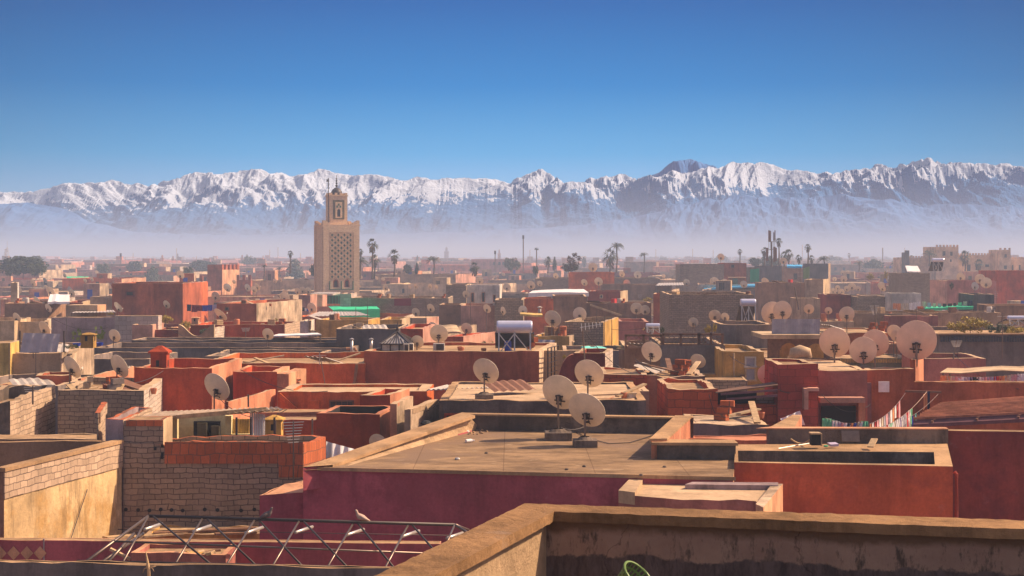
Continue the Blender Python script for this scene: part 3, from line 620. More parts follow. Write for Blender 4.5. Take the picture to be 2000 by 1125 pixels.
for k in range(20):
    t0, t1 = k/20, (k+1)/20; mb.face([s0.lerp(s1, t0), e0.lerp(e1, t0), e0.lerp(e1, t1), s0.lerp(s1, t1)])
mb.face([e0, s0, s0+Vector((-.6,0,0)), Vector((s0.x-.6, s0.y, z7))])
part(root, 'plaster_skirt', mb, 'plasterlit')
mb = MB(); mb.prism([Lb[:2], (Lb+Vector((.35,0,0)))[:2], (s1+Vector((0,.1,0)))[:2], s0[:2], La[:2]], z7-.5, z7+.03); part(root, 'kerb_wall', mb, 'purplewall')
zx = zat(968, 35.95)
bldpoly('annexe', 'low magenta annexe stepping down from the purple-fronted house, with a sunlit top', [G(507,968,zx), G(593,965,zx), G(593,938,zx), G(556,945,zx)], zx, m='purplewall', mt='peach', mr='peach', p=0, th=.05)
# rear parapet
zc = -4.48; a, c = G(905,806,zc), G(1352,813,zc); mb = MB()
mb.prism([(a.x, a.y-.25), (c.x, c.y-.28), (c.x, c.y), (a.x, a.y)], z7-1.2, zc-.05); part(root, 'rear_parapet', mb, 'cementdirty')
mb = MB(); mb.prism([(a.x, a.y-.33), (c.x, c.y-.36), (c.x, c.y+.03), (a.x, a.y+.03)], zc-.048, zc, 0, 0, True); part(root, 'rear_coping', mb, 'coping')
# right parapet with pink outer face
z8 = -4.47; q_ = [G(1272,858,z8), G(1301,857,z8), G(1351,812,z8), G(1322,812,z8)]
mb = MB(); mb.prism([v_[:2] for v_ in q_], z7-.6, z8-.04); part(root, 'side_parapet', mb, 'salmon')
mb = MB(); mb.prism([(v_+Vector((dx,0,0)))[:2] for v_, dx in zip(q_, (-.05,.03,.03,-.05))], z8-.038, z8+.01, 0, 0, True); part(root, 'side_coping', mb, 'coping')
# wall round the light well
z9 = zat(866, 37.4); a, c = P(1284, 866, 37.4), P(1437, 868, 37.3); mb = MB()
mb.prism([(a.x, a.y), (c.x, c.y), (c.x, c.y+.35), (a.x, a.y+.35)], z7-.6, z9-.04); part(root, 'well_wall', mb, 'cementdirty')
mb = MB(); mb.prism([(a.x-.14, a.y-.06), (c.x+.05, c.y-.06), (c.x+.05, c.y+.62), (a.x-.14, a.y+.62)], z9-.038, z9+.03, 0, 0, True); part(root, 'well_coping', mb, 'coping')
bldpoly('low_house', 'low salmon roof strip between the bare cement roof and the grey shed', [G(1302,858,-5.05), G(1560,862,-5.05), G(1560,846,-5.05), G(1352,850,-5.05)], -5.05, m='salmon', mt='salmon', mr='salmon', p=.05, th=.1, cat='roof')
# pier at the right front of the big roof
a, c = G(1408,930,-4.9), G(1433,930,-4.9)
# small pale roof in front
zs = -5.12
bq = bldpoly('small_roof_house', 'small pale flat roof with mauve front standing before the purple wall', [G(1208,964,zs), G(1300,976,zs), G(1476,981,zs), G(1490,996,zs), G(1528,950,zs), G(1240,930,zs)], zs, m='plum', mt='dustlight', mr='dustlight', p=.03, th=.12)
mb = MB(); mb.prism([v_[:2] for v_ in (G(1208,964,zs), G(1240,968,zs), G(1264,929,zs), G(1240,930,zs))], zs-.2, zs+.07, 0); part(bq['root'], 'side_coping', mb, 'dustlight')
mb = MB(); mb.prism([v_[:2] for v_ in (G(1476,990,zs), G(1491,997,zs), G(1529,950,zs), G(1508,950,zs))], zs-2.5, zs+.06, 0, 1); part(bq['root'], 'side_wall', mb, ['peach', 'rough'])
mb = MB(); mb.prism([v_[:2] for v_ in (G(1338,953,zs), G(1520,955,zs), G(1520,949,zs), G(1352,948,zs))], zs-.2, zs+.08, 0); part(bq['root'], 'step', mb, 'mauve')
# orange fronted house with a light well
z0 = -4.8; fL, fR = G(1434,903,z0), G(1861,911,z0); bR, bL = G(1850,866,z0), G(1437,868,z0)
root = empty('light_well_house', (fL+fR)/2+Vector((0,0,-8)), 'burnt orange fronted house with a long dark light well in its roof', 'house')
wi = [G(1442,901,z0), G(1826,907,z0), G(1824,883,z0), G(1441,880,z0)]
w = MB(); ring = [fL, fR, bR, bL]
for k in range(4):
    a, b_ = ring[k], ring[(k+1) % 4]; w.face([(a.x, a.y, GZ), (b_.x, b_.y, GZ), b_, a], 0); a, b_ = wi[k], wi[(k+1) % 4]; w.face([a, b_, (b_.x, b_.y, z0-1.6), (a.x, a.y, z0-1.6)], 1)
part(root, 'wall', w, ['orangewall', 'cementdirty'])
rf = MB()
for k in range(4): rf.face([ring[k], ring[(k+1) % 4], wi[(k+1) % 4], wi[k]])
rf.face([v_-Vector((0,0,1.6)) for v_ in wi]); part(root, 'roof', rf, 'coping')
REG.append(([(q_.x, q_.y) for q_ in ring], z0))
mb = MB(); a, c = P(1500, 838, 39.4), P(1852, 841, 39.3); mb.prism([(a.x, a.y), (c.x, c.y), (c.x, c.y+.25), (a.x, a.y+.25)], z0-1, a.z); part(root, 'rear_parapet', mb, 'cementdirty')
mb = MB(); mb.prism([(a.x-.3, a.y-.02), (c.x, c.y-.02), (c.x, c.y+.29), (a.x+.1, a.y+.29)], a.z+.002, a.z+.03, 0, 0, True); part(root, 'rear_coping', mb, 'peach')
mb = MB(); q_ = [P(1520,838,39.5), P(1560,838,39.7), P(1566,814,42.5), P(1550,814,42.5)]; zt_ = -4.35
mb.prism([G(1500,836,-4.42)[:2], G(1552,836,-4.42)[:2], G(1566,810,-4.42)[:2], G(1548,810,-4.42)[:2]], -5.5, -4.42, 0, 1); part(root, 'side_parapet', mb, ['salmon', 'coping'])
mb = MB(); mb.tube([P(1864,922,35.2), P(1868,926,35.2), P(1868,1000,35.2), P(1868,1080,35.2)], .045, 8); part(root, 'drain_pipe', mb, 'maroon')
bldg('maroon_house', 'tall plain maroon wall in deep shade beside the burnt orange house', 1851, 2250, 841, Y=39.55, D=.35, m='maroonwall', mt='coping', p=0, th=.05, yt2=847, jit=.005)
# things lying on that roof
def prop(name, label, cat, fn, mt, group=None, smooth=False):
    mb = MB(); fn(mb); return single(name, mb, mt, label, cat, group, smooth=smooth)
rt = empty('box', P(1593,868,38.3), 'dark box standing open on the light well roof', 'box')
mb = MB(); boxpx(mb, 1585, 1603, 848, 870, 38.2, .25); part(rt, 'body', mb, 'black'); mb = MB(); boxpx(mb, 1584, 1604, 846, 849, 38.15, .3); part(rt, 'lid', mb, 'woodpale'); mb = MB(); boxpx(mb, 1603.5, 1606, 847, 871, 38.2, .25); part(rt, 'side_panel', mb, 'woodpale')
prop('board', 'ribbed grey panel leaning against the rear parapet of the light well roof', 'panel', lambda m_: m_.box(P(1661,852,39.1), (.45, .06, .28), 0, -.3), 'grey')
prop('board', 'small pale slatted board leaning near the light well', 'panel', lambda m_: m_.bar(P(1700,873,37.9), P(1708,857,38.3), .16, .03), 'woodpale')
prop('scrap_sheet', 'folded bluish white sheet scrap on the light well roof', 'scrap', lambda m_: m_.box(P(1627,868,38.4), (.24, .16, .06), .4, .2), 'cmauve')
prop('plastic_bag', 'bright green plastic scrap by the dark box', 'scrap', lambda m_: m_.lathe([(0,.03),(.05,.035),(.06,.015),(.05,0)], P(1613,872.5,38.2), 10), 'greensheet')
prop('hoop', 'curved wooden hoop lying on the light well roof', 'hoop', lambda m_: m_.tube([P(1544+40*t, 857+9*math.sin(t*3.14), 38.6+.3*math.sin(t*3.1)) for t in [k/10 for k in range(11)]], .02, 6), 'woodpale')
prop('pole', 'thin pale pole lying on the light well roof', 'pole', lambda m_: m_.tube([P(1520,876,38), P(1580,866,38.6)], .015, 6), 'metal_light')
prop('bottle', 'clear plastic bottle lying on the bare cement roof', 'bottle', lambda m_: m_.tube([G(910,865,z7)+Vector((0,0,.05)), G(920,864,z7)+Vector((0,0,.05)), G(924,864,z7)+Vector((0,0,.05)), G(927,864,z7)+Vector((0,0,.05))], [.045,.045,.02,.02], 10), 'cwhite')
prop('foil_scrap', 'crumpled foil scrap on the bare cement roof near the front edge', 'scrap', lambda m_: m_.lathe([(0,.06),(.05,.05),(.07,.02),(.04,0)], G(893,898,z7), 7), 'metal_light')
prop('foil_scrap', 'crumpled white wrapper by the left skirt of the bare cement roof', 'scrap', lambda m_: m_.lathe([(0,.07),(.05,.05),(.06,.02),(.04,0)], G(913,845,z7), 7), 'cwhite')
for k in range(26):
    x_, y_ = R.uniform(912, 955), R.uniform(836, 850); c_ = G(x_, y_, z7); mb = MB(); r_ = R.uniform(.02,.06); mb.lathe([(0, r_), (r_*.8, r_*.7), (r_, 0)], c_, 5)
    single('stone', mb, R.choice(['cementdirty','dust']), 'small stone in the rubble at the inner corner of the bare cement roof', 'stone', 'rubble at the corner of the cement roof')
for k, (x_, y_) in enumerate([(1141,912),(1298,913),(1252,929),(1107,918),(950,886)]):
    prop('stone', 'lone dark stone on the bare cement roof, '+['under the pair of dishes','below the light well wall','close to the front edge','left of the other front stones','towards the foil scrap'][k], 'stone', lambda m_: m_.lathe([(0,.05),(.04,.035),(.05,0)], G(x_, y_, z7), 6), 'cementdirty')
prop('cable', 'thin cable curling across the cement roof to the side parapet', 'cable', lambda m_: m_.tube([G(x_, y_, z7)+Vector((0,0,.02)) for x_, y_ in ((1150,845),(1190,848),(1240,843),(1290,840))]+[P(1290,832,44.0)], .012, 5), 'metal_dark')
prop('cable', 'long slack cable lying from the nearer dish foot to the right', 'cable', lambda m_: m_.tube([G(x_, y_, z7)+Vector((0,0,.02)) for x_, y_ in ((1120,842),(1150,858),(1190,868),(1230,866),(1262,856),(1285,848))], .012, 5), 'metal_dark')
prop('sack', 'crumpled black sack on the sloping coping of the cement roof', 'bag', lambda m_: m_.lathe([(0,.12),(.1,.1),(.17,.04),(.14,0)], G(832,829,-4.62), 9), 'cblack')
# ================================================================ the medina, house by house
# (kind, label, xa, xb, y_top, y_base or -distance, options)
N_ = None
B = {}
def H(key, label, xa, xb, yt, yb, m, **k):
    nm = k.pop('nm', 'house')
    if yb < 0: k['Y'] = -yb
    else: k['yb'] = yb
    B[key] = bldg(nm, label, xa, xb, yt, m=m, **k); return B[key]
# --- left, near
H('a1', 'long shaded brown plaster wall behind the yellow-flanked house', -120, 237, 857, -47, 'brown', D=1.2, nm='wall', cat='wall', p=0, th=.1, mt='dustlight')
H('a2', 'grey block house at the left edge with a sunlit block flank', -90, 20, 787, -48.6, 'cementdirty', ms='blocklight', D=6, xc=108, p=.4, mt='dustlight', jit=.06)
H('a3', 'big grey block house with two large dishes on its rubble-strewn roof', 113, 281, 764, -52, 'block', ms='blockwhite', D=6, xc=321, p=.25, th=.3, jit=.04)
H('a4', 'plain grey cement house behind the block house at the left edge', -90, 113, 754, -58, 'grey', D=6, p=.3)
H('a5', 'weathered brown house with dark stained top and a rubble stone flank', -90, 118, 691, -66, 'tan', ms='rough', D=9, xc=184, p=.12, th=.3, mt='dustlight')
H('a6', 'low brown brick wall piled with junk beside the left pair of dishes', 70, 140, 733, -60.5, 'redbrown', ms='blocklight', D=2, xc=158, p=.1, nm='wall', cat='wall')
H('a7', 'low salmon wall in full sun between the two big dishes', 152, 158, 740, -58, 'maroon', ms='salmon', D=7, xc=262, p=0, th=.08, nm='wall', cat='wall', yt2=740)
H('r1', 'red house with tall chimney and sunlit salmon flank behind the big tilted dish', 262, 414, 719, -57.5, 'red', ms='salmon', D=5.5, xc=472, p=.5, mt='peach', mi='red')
H('r2', 'square dark red wall block with small pale annexe beside the long red wall', 455, 541, 727, -60, 'red', ms='peach', D=3.5, xc=566, p=.4, mt='peach')
H('r3', 'small pale pink annexe with a slit window', 541, 564, 731, -59.5, 'salmon', ms='peach', D=3, xc=598, p=.2, mt='peach')
H('r4', 'long red wall running behind the chimney house', 396, 713, 709, -64, 'orange', D=7, p=.25, mt='dustlight')
H('r5', 'orange terracotta house with a barred window and pale roof edge', 542, 834, 765, -55.5, 'orange', D=3.5, p=.1, mt='dustlight', mr='dustlight', th=.4)
H('r6', 'small red roof box with peeling sunlit side', 703, 762, 772, -52.5, 'red', ms='salmon', D=2.6, xc=800, p=.3, mt='dustlight')
H('r7', 'dark red block with a cracked sunlit flank', 618, 742, 808, -49.5, 'red', ms='salmon', D=2.5, xc=774, p=.35, mt='salmon', mi='black')
H('r8', 'peeling beige and pink wall end beside the cracked red block', 762, 775, 789, -48.2, 'salmon', ms='rough', D=3, xc=807, p=.1, mt='dustlight')
H('r9', 'rough tan wall descending towards the cement roof', 790, 802, 800, -47, 'tan', ms='rough', D=3.2, xc=858, p=.15, mt='dustlight', yt2=800)
H('r10', 'low red wall in the court below the orange terracotta house', 500, 640, 820, -50.5, 'red', D=1, p=0, nm='wall', cat='wall', th=.08, mt='pink')
H('r11', 'low pink wall strip above the yellow chimney', 500, 640, 805, -52, 'salmon', D=1, p=0, nm='wall', cat='wall', th=.08, mt='peach')
H('r12', 'sunlit salmon garden wall rising behind the slanted awning', 440, 446, 785, -51, 'red', ms='salmon', D=5, xc=538, p=0, nm='wall', cat='wall', th=.08, yt2=785)
# --- centre
H('c1', 'stained grey cement house with one dish on a pale roof', 858, 1262, 782, -48, 'cementdirty', D=7, p=.06, th=.25, mt='coping', mr='dustlight')
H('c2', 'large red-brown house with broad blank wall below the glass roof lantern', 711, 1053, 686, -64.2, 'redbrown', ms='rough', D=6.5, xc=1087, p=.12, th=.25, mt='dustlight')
H('c3', 'dark maroon house with a rounded shoulder and sunlit block flank', 1120, 1182, 690, -62, 'maroon', ms='blockwhite', D=3, xc=1197, p=.2, mt='dustlight')
H('c4', 'orange block house with a small barred window', 1176, 1264, 731, -57, 'redblock', D=4, p=.1, mt='dustlight', jit=.06)
H('c5', 'house wall streaked with dark water stains beside the orange block house', 1262, 1377, 735, -57.4, 'brown', D=5, p=.05, mt='rough', jit=.09)
H('c6', 'small pink hut with overhanging pale roof slab', 1216, 1268, 766, -52, 'pink', D=2.6, p=0, mt='dustlight', mr='dustlight')
H('c7', 'sunlit block garden wall with a red capping beside the draped sheet', 1180, 1184, 783, -48.5, 'cementdirty', ms='blocklight', D=2.8, xc=1219, p=0, nm='wall', cat='wall', mt='salmon', th=.08, yt2=783)
H('c8', 'bright orange block house with a dark lean-to opening', 1305, 1402, 762, -51, 'redblock', D=5, p=.15, mt='dustlight', jit=.05)
H('c9', 'lower orange block wall under the lean-to roof', 1400, 1522, 790, -51.4, 'redblock', D=.4, p=0, nm='wall', cat='wall', mt='redblock', th=.08)
H('c10', 'tall plum-red block tower wall beside the lean-to', 1519, 1598, 712, -51, 'plumblock', D=3, p=.1, mt='dustlight')
H('c11', 'grey shed with straw and scrap covered roof behind the light well house', 1352, 1502, 830, -45.5, 'grey', D=3, p=.02, mt='dustlight', mr='rough', jit=.05, cat='shed')
# --- right
H('d1', 'salmon brown house with flaking plaster under the cluster of four dishes', 1597, 1694, 723, -52, 'plum', D=5, p=.02, mt='dustlight', mr='dustlight')
H('d2', 'upper salmon brown storey between the doorway and the great dish', 1694, 1786, 722, -53.2, 'redbrown', D=1.0, p=.02, mt='dustlight', mr='dustlight')
H('d3', 'long brown red wall behind the purple corrugated roof', 1760, 2250, 746, -53.4, 'redbrown', D=.4, p=0, nm='wall', cat='wall', mt='peach', th=.1)
H('d4', 'short sunlit salmon pier carrying the great dish', 1778, 1788, 703, -53.8, 'redbrown', ms='salmon', D=2.5, xc=1804, p=0, nm='pier', cat='pier', mt='dustlight', th=.08)
H('d5', 'low red wall below the flaking balcony', 1597, 1760, 836, -47, 'plum', D=.3, p=0, nm='wall', cat='wall', th=.08)
# row behind
H('e1', 'maroon brown house wall below the dark lattice screen', 1221, 1293, 678, 729, 'brown', D=6, p=.3)
H('e2', 'grey cement house under the brown wooden lattice screen', 1291, 1416, 674, 731, 'grey', D=7, p=.3)
H('e3', 'broad grey wall rising beside the wooden lattice screen', 1408, 1508, 634, 700, 'grey', D=5, p=.3)
H('e4', 'ochre house with a tall pale shutter and drain pipe', 1414, 1492, 687, 744, 'ochre', D=6, p=.2, mt='cream')
H('e5', 'low ochre wall with white capped end', 1345, 1414, 731, -70.5, 'ochre', D=1.5, p=0, nm='wall', cat='wall', th=.08, mt='cream', xc=1424)
H('e6', 'grey block wall low in front of the ochre house', 1375, 1460, 742, -66, 'block', D=1.5, p=0, nm='wall', cat='wall', th=.08)
H('e7', 'terrace house with brown arcaded pavilion', 1492, 1640, 700, 722, 'brown', D=8, p=.1)
H('e8', 'orange sunlit brick house behind the three clustered dishes', 1598, 1734, 650, 690, 'orange', D=6, p=.05, mt='cream')
H('e9', 'dark grey house with a row of blue-black cornice tiles', 1834, 2200, 652, 722, 'grey', D=8, p=.2, mt='dustlight')
H('e10', 'low mauve-brown block house below the dark cornice', 1803, 1926, 700, 746, 'plum', D=4, p=.25)
H('e11', 'orange brick house stub beside the yellow fringe', 1735, 1765, 672, 700, 'salmon', D=4, p=.1)
H('e12', 'terrace wall with yellow fringe under the three dishes', 1612, 1780, 700, 716, 'olive', D=3, p=0, mt='dustlight')
# long grey roofs behind the chimney
H('f1', 'long grey roof wall with white capped steps', 257, 660, 664, 678, 'grey', D=3, p=.4)
H('f2', 'long low grey roof running left of the steel flue pipes', 184, 690, 679, 696, 'grey', D=5, p=.55, mt='dust')
H('f3', 'grey parapet behind the red chimney', 150, 292, 701, 712, 'grey', D=6, p=.5)
H('f4', 'grey light well parapet above the long red wall', 400, 618, 696, 710, 'grey', D=5.5, p=.5, mt='dustlight')
H('f5', 'bulky dark grey house left of the glass roof lantern', 657, 779, 642, 690, 'darkgrey', D=6, p=.3)
H('f6', 'red brick house with sunlit pink side behind the glass roof lantern', 778, 826, 642, 688, 'red', ms='pink', D=6, xc=850, p=.2, mt='pink')
H('f7', 'maroon and pink terrace wall with potted flowers', 868, 905, 657, 688, 'red', ms='pink', D=5, xc=968, p=.3, mt='pink')
H('f8', 'ochre roof room with striped awning and a rubble stone end', 1040, 1112, 656, 688, 'ochre', ms='rough', D=3, xc=1128, p=.1, mt='rough')
H('f9', 'grey brick house with glowing ochre end wall', 1100, 1179, 629, 684, 'block', ms='ochre', D=7, xc=1208, p=.3)
H('f10', 'grey house below the turquoise sheet', 1100, 1222, 684, 706, 'grey', D=4, p=.2)
H('f11', 'maroon pink walled terrace with sunlit side', 1210, 1267, 628, 660, 'plum', D=5, p=.2, mt='pink')
H('g1', 'pale mauve garden wall, long and low, behind the potted cacti', 100, 224, 620, 662, 'mauve', D=1, p=0, nm='wall', cat='wall', th=.1)
H('g2', 'pale block wall ending the long mauve garden wall', 224, 309, 617, 662.5, 'paleblock', D=1, p=0, nm='wall', cat='wall', th=.1)
H('g3', 'cream plastered house at the left edge with a sunlit gable slope', -60, 28, 627, 664, 'cream', ms='cream', D=6, xc=60, p=.3)
H('g4', 'peeling cream house with big dish before it', 26, 92, 628, 662, 'cream', ms='rough', D=5, xc=100, p=.3)
H('g5', 'cream pink terrace hut beside the long pale block wall', 258, 298, 634, 664, 'pink', D=3, p=.1)
H('g6', 'maroon terrace wall left of the scalloped parapet', 298, 352, 644, 663, 'maroon', D=3, p=.1)
H('g7', 'long dark red wall behind the scalloped parapet', 372, 556, 634, 662, 'red', ms='blocklight', D=5, xc=586, p=.3)
H('g8', 'small white hut between block wall and ochre house', 584, 602, 627, 650, 'white', D=3, p=.1)
H('g9', 'ochre house with flat sunlit end in the centre', 617, 719, 625, 652, 'ochre', ms='ochre', D=5, xc=742, p=.2, mt='cream')
H('g10', 'second ochre house with bright end wall further right', 742, 785, 624, 652, 'ochre', ms='cream', D=5, xc=801, p=.2, mt='cream')
H('g11', 'brown house with rough cream flank between shrubs and minaret', 423, 501, 593, 630, 'redbrown', ms='rough', D=12, xc=590, p=.3)
H('h1', 'big plain red house with white roof edge and one small window', 219, 357, 553, 613, 'redbrown', D=8, p=.2, mt='white', jit=.01)
H('h2', 'orange house stepped behind the big plain red house', 355, 388, 552, 590, 'orange', ms='orange', D=9, xc=406, p=.2)
H('h3', 'brown house low at the left under the junk roofs', 9, 92, 592, 613, 'brown', D=6, p=.2)
H('h4', 'maroon house with a pale brick corner pier', 133, 162, 590, 614, 'maroon', ms='cream', D=6, xc=176, p=.2)
H('h5', 'beige yard wall beside the big plain red house', 176, 219, 580, 600, 'tan', D=3, p=.1)
H('i1', 'long grey block wall right of the minaret with a maroon cloth', 685, 876, 582, 604, 'block', D=8, p=.2)
H('i2', 'tall grey block house left of the pinkish white house', 871, 911, 557, 592, 'block', D=9, p=.3)
H('i3', 'pinkish white house with arched doorways', 909, 976, 557, 591, 'white', D=9, p=.3, mt='white')
H('i4', 'brown block house left of the bright pink house', 858, 901, 595, 618, 'brown', D=5, p=.2)
H('i5', 'bright pink sunlit house under a single dish', 900, 966, 596, 625, 'pink', D=5, p=.2)
H('i6', 'grey block house behind the tall narrow dish', 966, 1022, 586, 626, 'block', D=7, p=.2)
H('i7', 'warm orange-brown house with grey neighbour', 1021, 1081, 584, 616, 'orange', D=7, p=.2)
H('i8', 'grey-brown cement house beside the warm orange-brown one', 1080, 1146, 579, 616, 'brown', D=8, p=.2)
H('i9', 'maroon house with a small pale window', 1145, 1212, 569, 593, 'maroon', ms='cream', D=6, xc=1226, p=.2)
H('i10', 'long low brown house in front of the maroon one with a pale window', 1145, 1272, 592, 615, 'brown', D=5, p=.2)
H('i11', 'orange rendered house with two dishes against it', 1112, 1200, 532, 566, 'orange', D=9, p=.2)
H('i12', 'grey long roof wall to the right of the orange rendered house', 1175, 1312, 556, 572, 'brown', D=8, p=.2)
H('j1', 'broad dark block wall of a large windowless house', 1308, 1472, 575, 641, 'block', D=10, p=.4)
H('j2', 'brown plaster pier house beside the broad dark block wall', 1276, 1309, 574, 618, 'redbrown', ms='orange', D=4, xc=1311, p=.3)
H('j3', 'grey block house topped with red at the skyline', 1328, 1414, 516, 561, 'block', D=9, p=.2, mt='red')
H('j4', 'red house joined to the grey skyline block house', 1413, 1458, 514, 561, 'redbrown', D=9, p=.2, mt='red')
H('j5', 'dark timber clad roof hut with green curtain', 1450, 1486, 522, 556, 'olive', D=5, p=.1, cat='hut')
H('j6', 'dark ramshackle roof house below the phone mast', 1482, 1528, 519, 556, 'darkgrey', D=6, p=.1)
H('j7', 'dark roof house with blue tarpaulin strip', 1527, 1570, 521, 556, 'brown', D=6, p=.1)
H('j8', 'scaffolded dark tower house with green netting', 1568, 1618, 515, 556, 'darkgrey', ms='tan', D=4, xc=1622, p=.2)
H('j9', 'brown house wall under the scaffolded tower house', 1486, 1572, 552, 590, 'brown', D=5, p=.2)
H('j10', 'beige house base under the scaffolded tower house', 1570, 1608, 546, 590, 'tan', ms='cream', D=6, xc=1620, p=.2)
H('j11', 'ochre-brown house behind the blue and orange tank heater', 1556, 1602, 583, 612, 'tan', D=4, p=.2)
H('k1', 'grey brick house left of the white laundry wall', 1675, 1742, 580, 608, 'block', D=6, p=.2)
H('k2', 'white plastered wall with bright laundry', 1741, 1799, 573, 610, 'white', D=3, p=.2, mt='white')
H('k3', 'dark block house behind the white laundry wall', 1762, 1816, 534, 580, 'block', D=8, p=.2)
H('k4', 'pink and grey gable beside the dark block house', 1814, 1850, 548, 580, 'pink', D=5, p=.2)
H('k5', 'red house at the right edge with long balcony rail', 1946, 2080, 529, 575, 'red', D=9, p=.2)
H('k6', 'grey tower wall right of the green awning', 1901, 1942, 575, 618, 'darkgrey', D=5, p=.2)
H('k7', 'low pinkish house behind the green awning', 1850, 1946, 548, 580, 'plum', D=6, p=.2)
H('k8', 'long beige wall behind the small terracotta house', 1665, 1955, 611, 645, 'tan', D=4, p=.2)
H('k9', 'plum red terrace house left of the yellow-green bush', 1738, 1832, 617, 648, 'plum', D=2, p=.2)
H('k10', 'red brick wall with rusty patches at mid right', 1618, 1662, 576, 606, 'maroon', D=6, p=.2)
H('k11', 'pale terrace with round pots below the single dish', 1602, 1668, 628, 648, 'tan', D=4, p=.05)
H('k12', 'brown wall under the red right-edge house', 1940, 2080, 597, 625, 'brown', D=5, p=.2)
# windows, doors
window(B['r5'], 645, 783, 690, 799, frame='wood', fw=.05, bars=3)
mb = MB(); a_, u, n_ = onwall(B['r5'], 602, 783, .05); mb.box(a_+u*.2-Vector((0,0,.15)), (.4,.1,.32)); part(B['r5']['root'], 'chimney_breast', mb, 'orange')
mb = MB(); a_, u, n_ = onwall(B['r5'], 545, 770, .05); c_, _, _ = onwall(B['r5'], 578, 799, .05); mb.bar(a_, c_, .12, .14); c2, _, _ = onwall(B['r5'], 700, 802, .05); mb.bar(c_, c2, .12, .1); part(B['r5']['root'], 'stair_band', mb, 'orange')
window(B['h1'], 246, 569, 261, 578, frame='maroon', pane='black', fw=.12)
window(B['c4'], 1215, 745, 1234, 762, frame='brown', pane='black', bars=4)
window(B['i9'], 1172, 576, 1177, 582, frame='cream'); window(B['f8'], 1117, 668, 1121, 680, frame='rough', pane='black', side=True)
window(B['r3'], 579, 741, 585, 744, frame='salmon', pane='black', side=True, fw=.03)
for x0, x1, y0 in ((920,926,572),(941,947,571),(963,968,576)): window(B['i3'], x0, y0, x1, 590, frame='peach', pane='black', name='door')
window(B['e4'], 1456, 698, 1475, 716, frame='white', pane='tarpgrey', name='shutter'); window(B['e4'], 1456, 719, 1475, 743, frame='woodpale', pane='tarpgrey', name='door')
window(B['e4'], 1447, 733, 1453, 742, pane='black'); window(B['j4'], 1428, 517, 1434, 523, pane='black'); window(B['j7'], 1550, 534, 1557, 546, pane='black')
window(B['c1'], 870, 809, 905, 818, frame='red', pane='black'); window(B['g11'], 440, 600, 446, 606, pane='black')
mb = MB(); a_, u, n_ = onwall(B['e4'], 1433, 690, .05); mb.tube([a_, a_-Vector((0,0,1.35))], .04, 7); part(B['e4']['root'], 'drain_pipe', mb, 'woodpale')
mb = MB(); a_, u, n_ = onwall(B['i1'], 770, 582.5, .03); c_, _, _ = onwall(B['i1'], 803, 597, .03); w_ = (c_-a_).dot(u); 
mb.box(a_+u*w_/2-Vector((0,0,(a_.z-c_.z)/2)), (w_, .05, a_.z-c_.z)); single('cloth', mb, 'cmaroon', 'maroon rug hung over the long grey block wall', 'rug')
mb = MB(); a_, u, n_ = onwall(B['r4'], 697, 709, .06); mb.bar(a_-Vector((0,0,.05)), a_-Vector((.12,0,1.1)), .1, .12); part(B['r4']['root'], 'buttress', mb, 'brown')
for k in range(46):   # blue-black cornice tiles
    pass
mb = MB()
for k in range(40): a_, u, n_ = onwall(B['e9'], 1838+k*5.2, 657, .06); mb.box(a_-Vector((0,0,.13)), (.075, .12, .26))
part(B['e9']['root'], 'cornice_tiles', mb, 'panel')
mb = MB(); a_, u, n_ = onwall(B['e9'], 1920, 652, .05); mb.box(a_+Vector((1.5,0,0)), (8.6, .35, .06)); part(B['e9']['root'], 'cornice_slab', mb, 'dust')
mb = MB()
for k in range(52): a_, u, n_ = onwall(B['e12'], 1613+k*3.2, 701, .03); mb.box(a_-Vector((0,0,.1)), (.05, .04, .16+.03*(k % 2)))
part(B['e12']['root'], 'fringe', mb, 'ochre')
# rounded shoulder of the maroon house and its back wall
mb = MB(); Yq = 61.9; arc = [P(1121-31*math.sin(t), 692+64*(1-math.cos(t)), Yq) for t in [k*math.pi/2/10 for k in range(11)]]
bot = P(1121, 760, Yq)
for q0, q1 in zip(arc, arc[1:]):
    mb.face([q1, Vector((q1.x, Yq, -6)), Vector((q0.x, Yq, -6)), q0]); mb.face([q0, q0+Vector((0,.4,0)), q1+Vector((0,.4,0)), q1], 1)
part(B['c3']['root'], 'rounded_shoulder', mb, ['maroon', 'salmon'])
H('c3b', 'tan wall behind the rounded maroon house', 1048, 1186, 685, -65.8, 'tan', ms='blockwhite', D=.4, xc=1197, p=0, nm='wall', cat='wall', mt='dustlight', th=.1)
# scalloped parapet
def scallop(x0, x1, Y, ylow, yhigh, yb, th, m, mt, label, dips, xr=None):
    z0 = zat(yb, Y); a, c = P(x0, yhigh, Y), P(x1, yhigh, Y); N = 60
    rt = empty('parapet', (a.x, Y, z0), label, 'parapet'); mb = MB(); zl, zh = zat(ylow, Y), zat(yhigh, Y)
    def zz(t):
        s = (t*dips) % 1.0; return zl+(zh-zl)*(abs(math.cos(math.pi*s))**2.2)
    for k in range(N):
        t0, t1 = k/N, (k+1)/N; xA, xB = a.x+(c.x-a.x)*t0, a.x+(c.x-a.x)*t1; za_, zb_ = zz(t0), zz(min(t1, .9999))
        mb.face([(xA, Y, z0), (xB, Y, z0), (xB, Y, zb_), (xA, Y, za_)]); mb.face([(xA, Y, za_), (xB, Y, zb_), (xB, Y+th, zb_), (xA, Y+th, za_)], 1)
    mb.face([(c.x, Y, z0), (c.x, Y+th, z0), (c.x, Y+th, zh), (c.x, Y, zh)], 1)
    part(rt, 'wall', mb, [m, mt])
scallop(348, 418, 99, 656, 634, 668, .3, 'peach', 'cream', 'scalloped orange parapet with white curved edge', 1)
scallop(364, 400, 104, 650, 634, 660, .25, 'orange', 'cream', 'second scalloped parapet seen behind the first one', 1)
